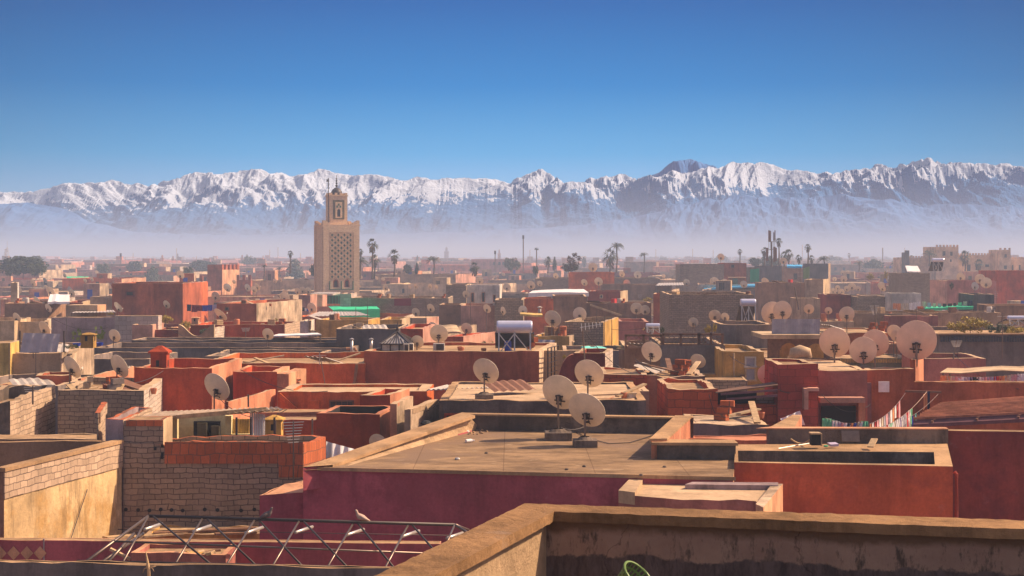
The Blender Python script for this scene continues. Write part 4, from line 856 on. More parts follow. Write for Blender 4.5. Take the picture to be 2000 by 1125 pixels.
H('g12', 'white capped block end of the scalloped parapet', 416, 420, 640, -99.5, 'peach', ms='blockwhite', D=2.5, xc=440, p=0, nm='wall', cat='wall', th=.08, mt='cream')
# gable triangle with white coping
mb = MB(); Yg = 118; q0, q1, q2, q3 = P(1153,597,Yg), P(1212,618,Yg), P(1212,640,Yg), P(1153,640,Yg)
mb.face([q3, q2, q1, q0]); mb.face([q0, q1, q1+Vector((0,.4,0)), q0+Vector((0,.4,0))], 1); mb.face([v_+Vector((0,.4,0)) for v_ in (q0, q1, q2, q3)])
o_ = single('gable_wall', mb, ['brown', 'cream'], 'brown gable wall with a sloping white coping, right of a dish', 'wall')
mb = MB(); mb.bar(q0+Vector((0,.2,.05)), q1+Vector((.1,.2,.05)), .5, .14)
single('coping_beam', mb, 'cream', 'thick white coping sloping down the brown gable wall', 'coping')
# door opening between the salmon houses: dark room behind
rt = empty('doorway', P(1730, 812, 53.5), 'tall dark doorway with a pale cloth between the salmon walls', 'doorway')
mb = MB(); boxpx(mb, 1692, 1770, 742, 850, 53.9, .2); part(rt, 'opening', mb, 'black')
mb = MB(); boxpx(mb, 1694, 1702, 748, 850, 52.9, .2); part(rt, 'post', mb, 'purplemetal')
mb = MB(); boxpx(mb, 1716, 1737, 745, 766, 53.0, .04); part(rt, 'curtain', mb, 'cwhite')
rt = empty('balcony', P(1645, 790, 51.9), 'flaking salmon balcony beam above a dark shop-like opening', 'balcony')
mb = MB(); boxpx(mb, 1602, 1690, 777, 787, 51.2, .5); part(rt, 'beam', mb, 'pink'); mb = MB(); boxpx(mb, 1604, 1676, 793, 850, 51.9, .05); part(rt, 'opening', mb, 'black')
mb = MB(); boxpx(mb, 1571, 1579, 759, 800, 50.6, .4); boxpx(mb, 1579, 1600, 758, 764, 50.6, .4); part(rt, 'frame', mb, 'pink'); mb = MB(); boxpx(mb, 1677, 1690, 787, 850, 51.5, .4); part(rt, 'pillar', mb, 'salmon')
# lean-to
rt = empty('lean_to', P(1450, 780, 50), 'sagging wooden lean-to roof against the plum-red tower', 'lean-to')
mb = MB()
for k in range(14):
    t = k/13; mb.bar(P(1398+t*4, 767-t*4, 50.6+t*1.6), P(1519, 752-t*6, 50.6+t*1.6), .15, .035)
part(rt, 'roof', mb, 'wood')
for y in (772, 782): mb = MB(); mb.bar(P(1408+y-772, y-2, 50.5), P(1518, y-10, 50.5), .07); part(rt, 'beam', mb, 'purplemetal')
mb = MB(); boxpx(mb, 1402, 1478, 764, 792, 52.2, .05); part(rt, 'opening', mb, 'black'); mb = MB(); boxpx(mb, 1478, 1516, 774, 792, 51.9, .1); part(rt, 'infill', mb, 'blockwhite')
# purple corrugated roof at the right
rt = empty('corrugated_roof', P(1900, 815, 48), 'purple brown corrugated sheet roof sloping over a dark yard', 'roof')
a, b_, c, d = P(1780, 832, 45.4), P(2120, 815, 44.4), P(2120, 778, 50.5), P(1838, 799, 50.8)
mb = MB(); N = 64
N = 26
for k in range(N):
    t0, t1 = k/N, (k+1)/N; u0, u1 = Vector((0,0,.14*(k % 2))), Vector((0,0,.14*((k+1) % 2)))
    mb.face([a.lerp(d, t0)+u0, b_.lerp(c, t0)+u0, b_.lerp(c, t1)+u1, a.lerp(d, t1)+u1])
part(rt, 'sheet', mb, 'purplemetal'); mb = MB()
for k in range(13): t = (k+.5)/13; mb.bar(a.lerp(d, t)+Vector((0,0,.2)), b_.lerp(c, t)+Vector((0,0,.2)), .06, .07)
part(rt, 'ribs', mb, 'salmon')
for t in (.12, .38, .62, .88): mb = MB(); mb.bar(a.lerp(b_, t)+Vector((0,0,.09)), d.lerp(c, t*1.0)+Vector((0,0,.09)), .06); part(rt, 'batten', mb, 'rustmetal')
mb = MB(); mb.bar(a, b_, .08, .1); part(rt, 'front_beam', mb, 'purplemetal')
# pavilion with arches
rt = empty('pavilion', P(1565, 700, 76), 'brown wooden pavilion with round arches and pale roof edge', 'pavilion')
Yp = 72; mb = MB(); boxpx(mb, 1489, 1604, 654, 662, Yp-.4, 3.5); part(rt, 'roof', mb, 'cream')
mb = MB()
def archwall(x0, x1, yt, yb, arches, Y, th=.2):
    xs = [x0+(x1-x0)*k/80 for k in range(81)]
    for p_, q_ in zip(xs, xs[1:]):
        mx = (p_+q_)/2; lo = yb
        for ax, r in arches:
            if abs(mx-ax) < r: lo = min(lo, yb-14-math.sqrt(max(0, r*r-(mx-ax)**2)))
        boxpx(mb, p_, q_, yt, lo, Y, th)
archwall(1500, 1640, 662, 702, [(1541, 18), (1594, 17), (1630, 10)], Yp)
part(rt, 'arcade', mb, 'wood')
mb = MB(); boxpx(mb, 1520, 1612, 670, 700, Yp+2.5, .1); part(rt, 'rear_wall', mb, 'ochre')
mb = MB(); boxpx(mb, 1496, 1640, 700, 708, Yp-.1, .15); part(rt, 'rail', mb, 'wood')
mb = MB(); a_ = P(1560, 695, 66); mb.tube([P(1548,700,66), P(1552,690,66), P(1562,687,66), P(1576,690,66), P(1580,700,66)], [.2,.28,.3,.26,.15], 12); single('cover', mb, 'dustlight', 'humped beige cover on a chest before the arcaded pavilion', 'cover', smooth=True)
mb = MB(); boxpx(mb, 1544, 1584, 699, 712, 65.8, .8); single('chest', mb, 'tan', 'tan masonry chest under the humped beige cover', 'chest')
# lattice screens
def lattice(x0, x1, y0, y1, Y, label, mt='wood', bg_=None):
    rt = empty('lattice_screen', P((x0+x1)/2, y1, Y), label, 'screen'); mb = MB(); a, c = P(x0, y0, Y), P(x1, y1, Y); h = a.z-c.z; w_ = c.x-a.x; s = .22
    n = int((w_+h)/s)
    for k in range(n):
        t = k*s
        for sg in (1, -1):
            X0, X1 = t-h, t; z0_, z1_ = c.z, a.z
            lo, hi_ = max(0, X0), min(w_, X1)
            if hi_ <= lo: continue
            f = lambda X: z0_+(X-X0)/(X1-X0)*(z1_-z0_)
            p0, p1 = Vector((a.x+lo, Y+.01*sg, f(lo))), Vector((a.x+hi_, Y+.01*sg, f(hi_)))
            if sg < 0: p0.z, p1.z = z1_+z0_-p0.z, z1_+z0_-p1.z
            mb.bar(p0, p1, .06, .015)
    part(rt, 'lattice', mb, mt); mb = MB()
    for q in ((a.z, a.z), (c.z, c.z)): mb.bar((a.x, Y, q[0]), (c.x, Y, q[0]), .1)
    for x in (a.x, (a.x+c.x)/2, c.x): mb.bar((x, Y, c.z-.05), (x, Y, a.z+.05), .1)
    part(rt, 'frame', mb, mt)
lattice(1295, 1364, 653, 674, 71.5, 'left half of the brown wooden lattice screen on the grey house'); lattice(1366, 1411, 653, 674, 71.5, 'right half of the brown wooden lattice screen on the grey house')
lattice(1222, 1292, 655, 678, 71.6, 'darker lattice screen beside the pair of brown ones', 'brown')
# glass roof lantern
rt = empty('roof_lantern', P(775, 686, 65), 'glass roof lantern with pyramid top on the large red-brown house', 'skylight')
x0, x1 = P(745,0,65.5).x, P(797,0,65.5).x; zb_, ze, zt_ = zat(685,65.5), zat(672,65.5), zat(652,65.5); y0, y1 = 65.5, 68.5; cx_, cy_ = (x0+x1)/2, (y0+y1)/2
mb = MB(); mb.box((cx_, cy_, (zb_+ze)/2), (x1-x0, y1-y0, ze-zb_)); part(rt, 'side', mb, 'white')
mb = MB(); cn = [(x0-.08,y0-.08,ze), (x1+.08,y0-.08,ze), (x1+.08,y1+.08,ze), (x0-.08,y1+.08,ze)]
for k in range(4): mb.face([cn[k], cn[(k+1) % 4], (cx_, cy_, zt_)])
plain_mat('lanternglass', (.30,.27,.25), .3); part(rt, 'glass_pyramid', mb, 'lanternglass')
mb = MB()
for k in range(4):
    mb.bar(cn[k], (cx_, cy_, zt_+.03), .06); a_, b_ = Vector(cn[k]), Vector(cn[(k+1) % 4]); mb.bar(a_, b_, .06)
    for j in range(1, 9): q = a_.lerp(b_, j/9); s = 1-abs(j/9-.5)*2; mb.bar(q+Vector((0,0,.01)), q.lerp(Vector((cx_,cy_,zt_)), s)+Vector((0,0,.01)), .035)
for j in range(4): mb.bar((x0+(x1-x0)*j/3, y0-.03, zb_), (x0+(x1-x0)*j/3, y0-.03, ze), .05)
part(rt, 'glazing_bars', mb, 'metal_dark'); mb = MB(); mb.lathe([(0,.5),(.03,.3),(.06,.15),(.02,0)], (cx_, cy_, zt_), 8); part(rt, 'finial', mb, 'metal_dark')
# air conditioners
def aircon(x0, x1, y0, y1, Y, label):
    a, c = P(x0, y0, Y), P(x1, y1, Y); rt = empty('air_conditioner', (a.x, Y, c.z), label, 'air conditioner'); mb = MB(); boxpx(mb, x0, x1, y0, y1, Y, .35); part(rt, 'casing', mb, 'white')
    mb = MB(); w_ = c.x-a.x; h = a.z-c.z
    for k in range(7):
        mb.box((a.x+w_*(.3+k*.1), Y-.01, c.z+h*.5), (.02, .02, h*.8)); mb.box((a.x+w_*.62, Y-.012, c.z+h*(.14+k*.12)), (w_*.62, .02, .02))
    part(rt, 'fan_guard', mb, 'metal_dark')
aircon(846, 868, 671, 685, 65, 'white air conditioner under the dish right of the roof lantern'); aircon(798, 807, 671, 685, 65.2, 'white air conditioner touching the roof lantern'); aircon(788, 798, 672, 686, 65, 'white air conditioner right in front of the lantern corner')
# flue pipes
def flue(x, y0, y1, Y, w, label, mt='metal_light'):
    rt = empty('flue_pipe', P(x, y1, Y), label, 'flue'); r = w/2*Y/F; mb = MB(); mb.tube([P(x, y1, Y), P(x, y0+3, Y)], r, 12); part(rt, 'pipe', mb, mt, True)
    mb = MB(); z = P(x, y0, Y); mb.lathe([(0, r*.8), (r*1.7, 0), (r*1.7, -r*.3), (0, -r*.3)], z, 12); part(rt, 'cap', mb, mt)
flue(687, 662, 700, 78, 5.5, 'tall steel flue pipe standing on the grey roof'); flue(725, 662, 684, 65.5, 6, 'steel flue pipe left of the glass roof lantern'); flue(1054, 600, 612, 100, 6, 'white stub chimney behind the solar heater', 'white')
mb = MB(); mb.tube([P(676,681,80), P(694,681,80), P(695,684,80), P(695,698,80)], .08, 8); single('pipe', mb, 'peach', 'bent pale pipe beside the tall steel flue', 'pipe')
# solar heaters
def heater(x0, x1, y0, yb_, Y, label, mt='tank', tall=.42, back=True):
    a, c = P(x0, y0, Y), P(x1, yb_, Y); h = a.z-c.z; r = h*tall/2; rt = empty('solar_heater', ((a.x+c.x)/2, Y, c.z), label, 'solar water heater')
    mb = MB(); mb.tube([(a.x, Y+.4, a.z-r), (a.x+.06, Y+.4, a.z-r), (c.x-.06, Y+.4, a.z-r), (c.x, Y+.4, a.z-r)], [r*.9, r, r, r*.9], 24); part(rt, 'tank', mb, mt, False)
    mb = MB(); mb.bar((( a.x+c.x)/2, Y+.6, a.z-2*r), ((a.x+c.x)/2, Y+1.9, c.z+.05), (c.x-a.x)*1.1, .08); part(rt, 'collector_panel', mb, 'panel')
    for fx in (.06, .5, .94): mb = MB(); x = a.x+(c.x-a.x)*fx; mb.bar((x, Y+.1, c.z), (x, Y+.25, a.z-2*r+.05), .06); part(rt, 'leg', mb, 'metal_light')
    for f0, f1 in ((.06,.45),(.5,.12),(.5,.9)): mb = MB(); mb.bar((a.x+(c.x-a.x)*f0, Y+.05, a.z-2*r), (a.x+(c.x-a.x)*f1, Y+.05, c.z), .045); part(rt, 'brace', mb, 'metal_light')
heater(970, 1040, 627, 686, 64.6, 'large white solar water heater on trestle legs, seen from behind')
heater(1448, 1478, 584, 632, 90, 'blue and copper tinted solar water heater beside two round dishes', tall=.3)
heater(1263, 1290, 632, 650, 78, 'small blue-striped solar water heater by the dark lattice screen', tall=.5)
heater(1822, 1845, 504, 530, 205, 'blue-banded solar water heater before the fortress tower', tall=.3)
heater(1972, 2010, 617, 636, 84, 'white and blue solar water heater at the right edge beyond the bush', tall=.45)
mb = MB(); mb.lathe([(0,.42),(.13,.42),(.15,.36),(.15,0)], P(992, 685, 65.2), 14); single('water_drum', mb, 'blue', 'blue plastic drum under the large white solar water heater', 'drum')
# iron gate
rt = empty('iron_gate', P(1080, 735, 63.5), 'tall rusty iron gate standing open by the red-brown house', 'gate'); mb = MB()
a, c = P(1070, 680, 63.3), P(1090, 675, 66.2); hh2 = 1.25
for t in (0, .33, .66, 1): q = a.lerp(c, t); mb.bar(q, q-Vector((0,0,hh2)), .05)
for k in range(7): mb.bar(a-Vector((0,0,hh2*k/6)), c-Vector((0,0,hh2*k/6)), .03)
part(rt, 'frame', mb, 'metal_dark')
# sheets and tarps
def sheet(name, label, cat, pts, mt, th=.03, corr=0, group=None):
    a, b_, c, d = [P(*q) for q in pts]; mb = MB(); N = corr or 6
    for k in range(N):
        t0, t1 = k/N, (k+1)/N; h0, h1 = ((.04*(k % 2), .04*((k+1) % 2)) if corr else (R.uniform(-.04,.04), R.uniform(-.04,.04)))
        if not corr and k: h0 = hp
        hp = h1; q = [a.lerp(b_, t0)+Vector((0,0,h0)), a.lerp(b_, t1)+Vector((0,0,h1)), d.lerp(c, t1)+Vector((0,0,h1)), d.lerp(c, t0)+Vector((0,0,h0))]
        mb.face(q); mb.face([v_-Vector((0,0,th)) for v_ in q][::-1]); mb.face([q[0]-Vector((0,0,th)), q[1]-Vector((0,0,th)), q[1], q[0]])
    if name != 'awning': return single(name, mb, mt, label, cat, group)
    ct = (a+b_+c+d)/4; rt = empty(name, ct-Vector((0,0,2.4)), label, cat, group); part(rt, 'canopy', mb, mt)
    for q in (a, b_, c, d):
        q = q.lerp(ct, .05); zz_ = surfz(q.x, q.y); zz_ = GZ if zz_ is None else zz_
        if zz_ < q.z-.2: mb = MB(); mb.tube([(q.x, q.y, zz_), (q.x, q.y, q.z-.02)], .04, 6); part(rt, 'post', mb, 'steel_tube')
    return rt
sheet('corrugated_sheet', 'white corrugated sheet roof in front of the large red-brown house', 'roof sheet', [(833,762,53),(1020,756,53),(1012,750,58),(870,753,58)], 'corrugated', corr=40)
sheet('tarpaulin', 'bright green tarpaulin roof beside the green shed', 'tarpaulin', [(650,605,150),(742,603,150),(735,597,160),(640,598,160)], 'tarpgreen', th=.9)
sheet('corrugated_sheet', 'rusty grey metal roof below the bright green tarpaulin', 'roof sheet', [(598,618,132),(722,616,132),(700,609,142),(622,609,142)], 'corrugated', corr=30)
sheet('tarpaulin', 'turquoise sheet spread on the grey house', 'tarpaulin', [(1135,678,72),(1195,684,72),(1180,678,78),(1150,676,78)], 'tarpteal')
sheet('awning', 'white corrugated awning over the pots, left of the big plain red house', 'awning', [(137,611,118),(226,610,118),(222,606,128),(160,606,128)], 'corrugated', corr=26)
sheet('awning', 'green striped awning with hanging laundry at right', 'awning', [(1806,602,138),(1901,598,138),(1901,595,144),(1806,599,144)], 'tarpgreen', th=.25)
sheet('tarpaulin', 'small green canopy far left in front of distant trees', 'tarpaulin', [(130,543,330),(173,543,330),(173,540,338),(130,540,338)], 'tarpgreen', th=.3)
sheet('awning', 'long sloping blue awning below the grey skyline block house', 'awning', [(1374,564,215),(1478,557,215),(1476,554,225),(1378,561,225)], 'bluesheet', th=.25)
sheet('tarpaulin', 'blue tarpaulin strip on the dark roof near the palms', 'tarpaulin', [(1537,520,240),(1567,520,240),(1567,517,246),(1537,517,246)], 'bluesheet', th=.3)
sheet('awning', 'cream canvas awning over a laundry yard at the right edge', 'awning', [(1836,728,57),(2080,722,57),(2060,713,62),(1850,719,62)], 'cream', th=.03)
sheet('awning', 'cream striped canopy in front of the fortress', 'awning', [(1772,530,228),(1798,530,228),(1792,519,238),(1768,519,238)], 'cwhite', th=.1)
sheet('awning', 'white scalloped corrugated canopy on a brown hut', 'awning', [(1280,558,225),(1336,557,225),(1334,552,235),(1286,553,235)], 'corrugated', corr=20)
sheet('awning', 'crumpled cream canvas over dark stalls in the centre', 'awning', [(1032,572,160),(1150,571,160),(1140,564,172),(1040,567,172)], 'cwhite', th=.4)
sheet('awning', 'pale flat canopy on thin posts behind the long grey roof', 'awning', [(530,656,92),(628,653,92),(620,650,96),(545,652,96)], 'cwhite', th=.06)
sheet('sheet', 'yellow strip sheet behind the solar heater', 'roof sheet', [(1016,614,118),(1060,615,118),(1058,611,121),(1016,611,121)], 'yellow', th=.15)
sheet('sheet', 'pale fabric roof bulging behind the white air conditioner', 'roof sheet', [(856,650,96),(900,648,96),(892,634,104),(852,636,104)], 'cream', th=.1)
sheet('roof_edge', 'white and blue edged junk roof, left', 'roof sheet', [(93,589,140),(136,589,140),(136,575,152),(98,574,152)], 'cwhite', th=.2)
def hang(name, label, cat, x0, y0, x1, y1, yb0, yb1, Y0, Y1, mt, lean=0, group=None):
    a, c = P(x0, y0, Y0), P(x1, y1, Y1); a2, c2 = P(x0+lean, yb0, Y0-.1), P(x1+lean, yb1, Y1-.1); mb = MB(); N = max(4, min(24, int(abs(x1-x0)/2)))
    for k in range(N):
        t0, t1 = k/N, (k+1)/N; w0, w1 = Vector((0, .025*math.sin(k*.9), 0)), Vector((0, .025*math.sin((k+1)*.9), 0))
        mb.face([a2.lerp(c2, t0)+w0*2, a2.lerp(c2, t1)+w1*2, c.lerp(a, 1-t1)+w1, c.lerp(a, 1-t0)+w0])
    o_ = single(name, mb, mt, label, cat, group); return o_
def poles(label, pts, mt='metal_dark', r=.035):
    for k, (x, y0, y1, Y) in enumerate(pts):
        mb = MB(); mb.tube([P(x, y0, Y), P(x, y1, Y)], r, 6); single('pole', mb, mt, label, 'pole', label)
hang('screen_cloth', 'mauve grey cloth screen stretched between poles on the weathered brown house', 'cloth', 46, 650, 118, 652, 689, 688, 65.0, 65.0, 'cgrey', -7)
poles('dark pole holding the mauve grey cloth screen', [(39, 646, 688, 65.2), (125, 646, 688, 65.2)])
hang('tarpaulin', 'grey tarpaulin screen standing on the arcaded pavilion roof', 'tarpaulin', 1508, 623, 1602, 623, 656, 657, 72.5, 72.5, 'tarpgrey', -1)
hang('tarpaulin', 'silver plastic sheet beside the sunlit hollow brick end', 'tarpaulin', 637, 862, 692, 877, 895, 882, 42.4, 42.4, 'cwhite')
hang('cloth', 'white and dark striped cloth draped by the pink hut', 'cloth', 1215, 768, 1240, 766, 806, 806, 49.5, 49.5, 'cwhite', 14)
hang('cloth', 'dark green banner hung beside the striped cloth', 'cloth', 1217, 785, 1228, 790, 808, 808, 49.3, 49.3, 'leafdark', 8)
hang('curtain', 'striped grey curtain on the ochre roof room', 'curtain', 1050, 663, 1084, 664, 680, 678, 79.6, 79.6, 'cgrey', -4)
hang('curtain', 'emerald green curtain on the timber clad hut', 'curtain', 1465, 526, 1483, 524, 551, 551, 249, 249, 'greensheet')
hang('netting', 'lime green netting on the scaffolded tower house', 'netting', 1569, 524, 1581, 520, 545, 543, 249, 249, 'greenplastic')
hang('arch_cover', 'white and mauve quilt arched over the salmon side parapet', 'quilt', 1524, 818, 1562, 802, 832, 830, 43.6, 43.6, 'cwhite', 10)
# green shed before the minaret
rt = empty('green_shed', P(636, 604, 190), 'dark green metal shed at the foot of the minaret', 'shed')
mb = MB(); boxpx(mb, 606, 666, 577, 606, 185, 6); part(rt, 'wall', mb, 'tilegreen'); mb = MB()
for k in range(10): boxpx(mb, 607+k*6, 608+k*6, 578, 606, 184.9, .1)
part(rt, 'ribs', mb, 'greensheet'); mb = MB(); boxpx(mb, 604, 650, 573.5, 577, 184, 8); part(rt, 'roof', mb, 'corrugated')
H('l1', 'narrow sunlit block house beside the green shed', 664, 686, 574, 604, 'paleblock', D=5, p=.2)
H('l2', 'pale house with rag at the left foot of the minaret', 583, 606, 576, 600, 'pink', D=5, p=.2)
# yellow box and tank at far left roof
H('m1', 'bright yellow roof box at the left edge beside the cloth screen', -40, 20, 669, -65.6, 'yellow', ms='yellow', D=2, xc=40, p=.05, mt='cream', cat='hut')
H('m2', 'tall pale tank tower among the junk roofs at left', 21, 34, 552, 600, 'cream', ms='white', D=3, xc=37, p=.1)
# the minaret
Ym = 222.0; s = Ym/F; phi = math.radians(20); cx_, cy_ = P(654, 0, Ym).x, Ym+2.6; W_ = 5.35
rt = empty('minaret', (cx_, cy_, GZ), 'tall stone minaret with green diamond lattice panel and small domed lantern', 'minaret')
MM = Matrix.Translation((cx_, cy_, 0)) @ Matrix.Rotation(phi, 4, 'Z')
def zm(y): return -(y-HY)*(cy_-W_/2)/F
def mpart(nm, fn, mt, par=None, **k):
    mb = MB(); fn(mb); mb.v = [MM @ v_ for v_ in mb.v]; return part(par or rt, nm, mb, mt, **k)
def shaft(mb):
    mb.box((0, 0, (zm(441)+GZ)/2), (W_, W_, zm(441)-GZ))
mpart('shaft', shaft, 'minaretstone')
h2 = W_/2; pz0, pz1 = zm(571), zm(441)
def trims(mb):
    for sx in (-1, 1):
        w_ = .85
        for f in (0, 1):   # corner pilasters on front and side faces
            if f == 0: mb.box((sx*(h2-w_/2), -h2-.06, (zm(441)+zm(600))/2), (w_, .14, zm(441)-zm(600)))
            else: mb.box((-h2-.06, sx*(h2-w_/2-.01), (zm(441)+zm(600))/2), (.14, w_, zm(441)-zm(600)))
    mb.box((0, -h2-.06, (zm(441)+zm(454))/2), (W_-1.7, .139, zm(441)-zm(454)))
    mb.box((0, -h2-.06, (zm(564)+zm(600))/2), (W_-1.7, .139, zm(564)-zm(600)))
    mb.box((0, 0, zm(441)+.06), (W_+.25, W_+.25, .18))
mpart('pilasters', trims, 'minaretstone')
pw = W_-1.72; zt_, zl_ = zm(454), zm(546)
mpart('panel_back', lambda mb: mb.box((0, -h2-.012, (zt_+zl_)/2), (pw, .02, zt_-zl_)), 'minaretstone')
def latt(mb):
    nx, nyy = 4, 9; cw = pw/nx; ch = (zt_-zl_)/nyy
    def bar(x0, z0_, x1, z1_):
        mb.bar((x0, -h2-.06, z0_), (x1, -h2-.06, z1_), .15, .10)
    for j in range(nyy):
        for i in range(nx):
            X, Z = -pw/2+i*cw, zt_-j*ch; c_ = (X+cw/2, Z-ch/2)
            # curved sebka mesh: bowed diamonds
            for (ax, az), (bx, bz) in (((X, Z-ch/2), (X+cw/2, Z)), ((X+cw/2, Z), (X+cw, Z-ch/2)), ((X+cw, Z-ch/2), (X+cw/2, Z-ch)), ((X+cw/2, Z-ch), (X, Z-ch/2))):
                mx_, mz_ = (ax+bx)/2, (az+bz)/2; mx_ += (c_[0]-mx_)*.22; mz_ += (c_[1]-mz_)*.22 if bz < az or True else 0
                bar(ax, az, mx_, mz_); bar(mx_, mz_, bx, bz)
mpart('lattice', latt, 'minaretstone')
def tls(mb):
    nx, nyy = 4, 9; cw = pw/nx; ch = (zt_-zl_)/nyy
    for j in range(nyy):
        for i in range(nx):
            X, Z = -pw/2+(i+.5)*cw, zt_-(j+.5)*ch
            for x_, z_ in ((X, Z), (X-cw/2, Z-ch/2)):
                if x_ < -pw/2+.1 or z_ < zl_+.2: continue
                y_ = -h2-.03
                mb.face([(x_-.19, y_, z_), (x_-.06, y_, z_-.08), (x_, y_, z_-.30), (x_+.06, y_, z_-.08), (x_+.19, y_, z_), (x_+.07, y_, z_+.1), (x_, y_, z_+.30), (x_-.07, y_, z_+.1)])
mpart('tile_inlay', tls, 'tilegreen')
def arch_open(mb, x, w_, z0_, z1_, y_):
    n = 10; pts = [(x-w_/2, z0_), (x+w_/2, z0_)]+[(x+w_/2*math.cos(math.pi*k/n), z1_+w_/2*math.sin(math.pi*k/n)) for k in range(n+1)]
    mb.face([(a_, y_, b_) for a_, b_ in pts])
def arcade(mb):
    mb.box((0, -h2-.05, (zm(546)+zm(565))/2), (pw, .06, zm(546)-zm(565)))
mpart('arcade', arcade, 'minaretstone')
for x in (-.82, .82):
    w1 = mpart('window', lambda mb: (arch_open(mb, x, .8, zm(561), zm(551), -h2-.083)), 'rust')
    mpart('pane', lambda mb: (arch_open(mb, x, .5, zm(560.5), zm(551), -h2-.087)), 'black', w1)
for x in (-1.72, 0, 1.72): mpart('colonnette', lambda mb: mb.tube([(x, -h2-.13, zm(565)), (x, -h2-.13, zm(549))], .07, 8), 'tilegreen')
mpart('string_course', lambda mb: mb.box((0, -h2-.14, zm(565)), (pw+.1, .16, .1)), 'tilegreen')
def merl(mb):
    for sx in (-1, 1):
        for sy in (-1, 1):
            for k in range(4):
                L_ = 1.35-.3*k; z_ = zm(441)+.15+.16*k+.08
                mb.box((sx*(h2-L_/2+.05), sy*(h2-.2), z_), (L_, .45, .16)); mb.box((sx*(h2-.2), sy*(h2-L_/2+.05), z_-.002), (.45, L_, .162))
mpart('stepped_merlons', merl, 'minaretstone')
lw = 2.6; lx = -.05
mpart('lantern', lambda mb: (mb.box((lx, 0, (zm(441)+zm(380))/2), (lw, lw, zm(380)-zm(441))), mb.box((lx, 0, zm(381)), (lw+.18, lw+.18, .2))), 'minaretstone')
def lm(mb):
    for i in range(4):
        for sd_ in (-1, 1):
            t = -lw/2+.18+(lw-.36)*i/3; mb.box((lx+t, sd_*(lw/2-.1), zm(378.5)), (.34, .24, .42)); 
            if 0 < i < 3: mb.box((lx+sd_*(lw/2-.1), t, zm(378.5)), (.24, .34, .42))
mpart('lantern_merlons', lm, 'minaretstone')
mpart('lantern_panel', lambda mb: mb.box((lx, -lw/2-.02, (zm(390)+zm(428))/2), (1.7, .04, zm(390)-zm(428))), 'olive')
mpart('lantern_frame', lambda mb: mb.box((lx, -lw/2-.05, (zm(394)+zm(425))/2), (1.0, .08, zm(394)-zm(425))), 'minaretstone')
mpart('lantern_window', lambda mb: arch_open(mb, lx, .46, zm(423), zm(411), -lw/2-.095), 'black')
mpart('lantern_tile', lambda mb: [mb.box((lx+dx, -lw/2-.1, zm(y_)), (.2, .03, .3)) for dx, y_ in ((0,399),(-.25,403),(.25,403))], 'tilegreen')
mpart('dome', lambda mb: mb.lathe([(0, zm(364)), (.12, zm(364.5)), (.35, zm(366)), (.62, zm(369)), (.80, zm(373)), (.84, zm(377)), (.8, zm(381))], (lx, 0, 0), 24), 'metal_dark', smooth=True)
for y_, r_ in ((361, .2), (356, .17), (351.5, .15), (347.5, .12)): mpart('finial_ball', lambda mb: mb.lathe([(0, r_), (r_*.7, r_*.7), (r_, 0), (r_*.7, -r_*.7), (0, -r_)], (lx, 0, zm(y_)), 12), 'metal_dark', smooth=True)
mpart('finial_rod', lambda mb: mb.tube([(lx, 0, zm(366)), (lx, 0, zm(340))], .035, 6), 'metal_dark')
mpart('flag_pole', lambda mb: (mb.tube([(-lw/2-.25, -lw/2+.1, zm(441)), (-lw/2-.25, -lw/2+.1, zm(347))], .06, 6), mb.box((-lw/2-.35, -lw/2+.1, zm(352)), (.35, .1, .35))), 'metal_dark')
REG.append(([(cx_-3, Ym), (cx_+3, Ym), (cx_+3, Ym+6), (cx_-3, Ym+6)], 5))
# crenellated tower and the fortress
def cren(mb, a, b_, w, h, t, gap=.9):
    a, b_ = Vector(a), Vector(b_); d = b_-a; n = max(2, int(d.length/(w*(1+gap)))); rz = math.atan2(d.y, d.x)
    for k in range(n+1): q = a.lerp(b_, k/n); mb.box(q+Vector((0,0,h/2)), (w, t, h), rz); 
def fort(label, xa, xb, yt, Y, D, m, xc=None, mw=.9, mh=.8, ms=None, wins=(), nm='tower'):
    b = bldg(nm, label, xa, xb, yt, Y=Y, D=D, m=m, ms=ms, p=.5, th=.4, xc=xc, cat=nm, mt='tan'); mb = MB(); C_ = b['C']; up_ = Vector((0,0,.01))
    cren(mb, b['A']+up_+Vector((mw/2,.3,0)), b['B']+up_+Vector((-mw/2,.3,0)), mw, mh, .5); 
    if xc: cren(mb, b['B']+up_+Vector((-.3,mw,0)), C_+up_+Vector((-.3,-mw,0)), mw, mh, .5)
    part(b['root'], 'merlons', mb, m)
    for w_ in wins: window(b, *w_, frame=m, pane='black', fw=.15)
    return b
fort('brown crenellated tower with sunlit face in the middle distance', 405, 434, 527, 300, 10, 'redbrown', 468, 1.0, 1.0, ms='peach')
fort('low crenellated wall right of the brown tower', 462, 490, 547, 298, 1.5, 'redbrown', None, .5, 1.0, nm='rampart')
fort('low dark crenellated wall far left of the brown tower', 362, 396, 549, 290, 1.5, 'redbrown', None, .6, 1.0, nm='rampart')
fo = fort('fortress keep with battlements, tallest on the right skyline', 1829, 1872, 482, 395, 14, 'fort', None, .42, .5, wins=((1840,490,1847,500),(1855,491,1861,500),(1855,506,1859,512)))
fort('fortress gate tower further right on the skyline', 1953, 1974, 488, 394, 10, 'fort', None, .42, .5, wins=((1961,496,1967,504),(1960,518,1967,526)))
fort('long battlemented fortress wall between its two towers', 1871, 1954, 498, 400, 16, 'fort', None, .38, .45, wins=((1888,516,1896,530),(1905,515,1913,530),(1923,516,1932,522),(1939,517,1951,532)), nm='rampart')
fort('battlemented fortress wall running left of the keep', 1772, 1830, 503, 402, 16, 'fort', None, .38, .4, nm='rampart')
fort('fortress wall at the right edge beyond the gate tower', 1973, 2080, 505, 401, 16, 'fort', None, .38, .45, wins=((1975,517,1980,528),(1989,517,1994,528)), nm='rampart')
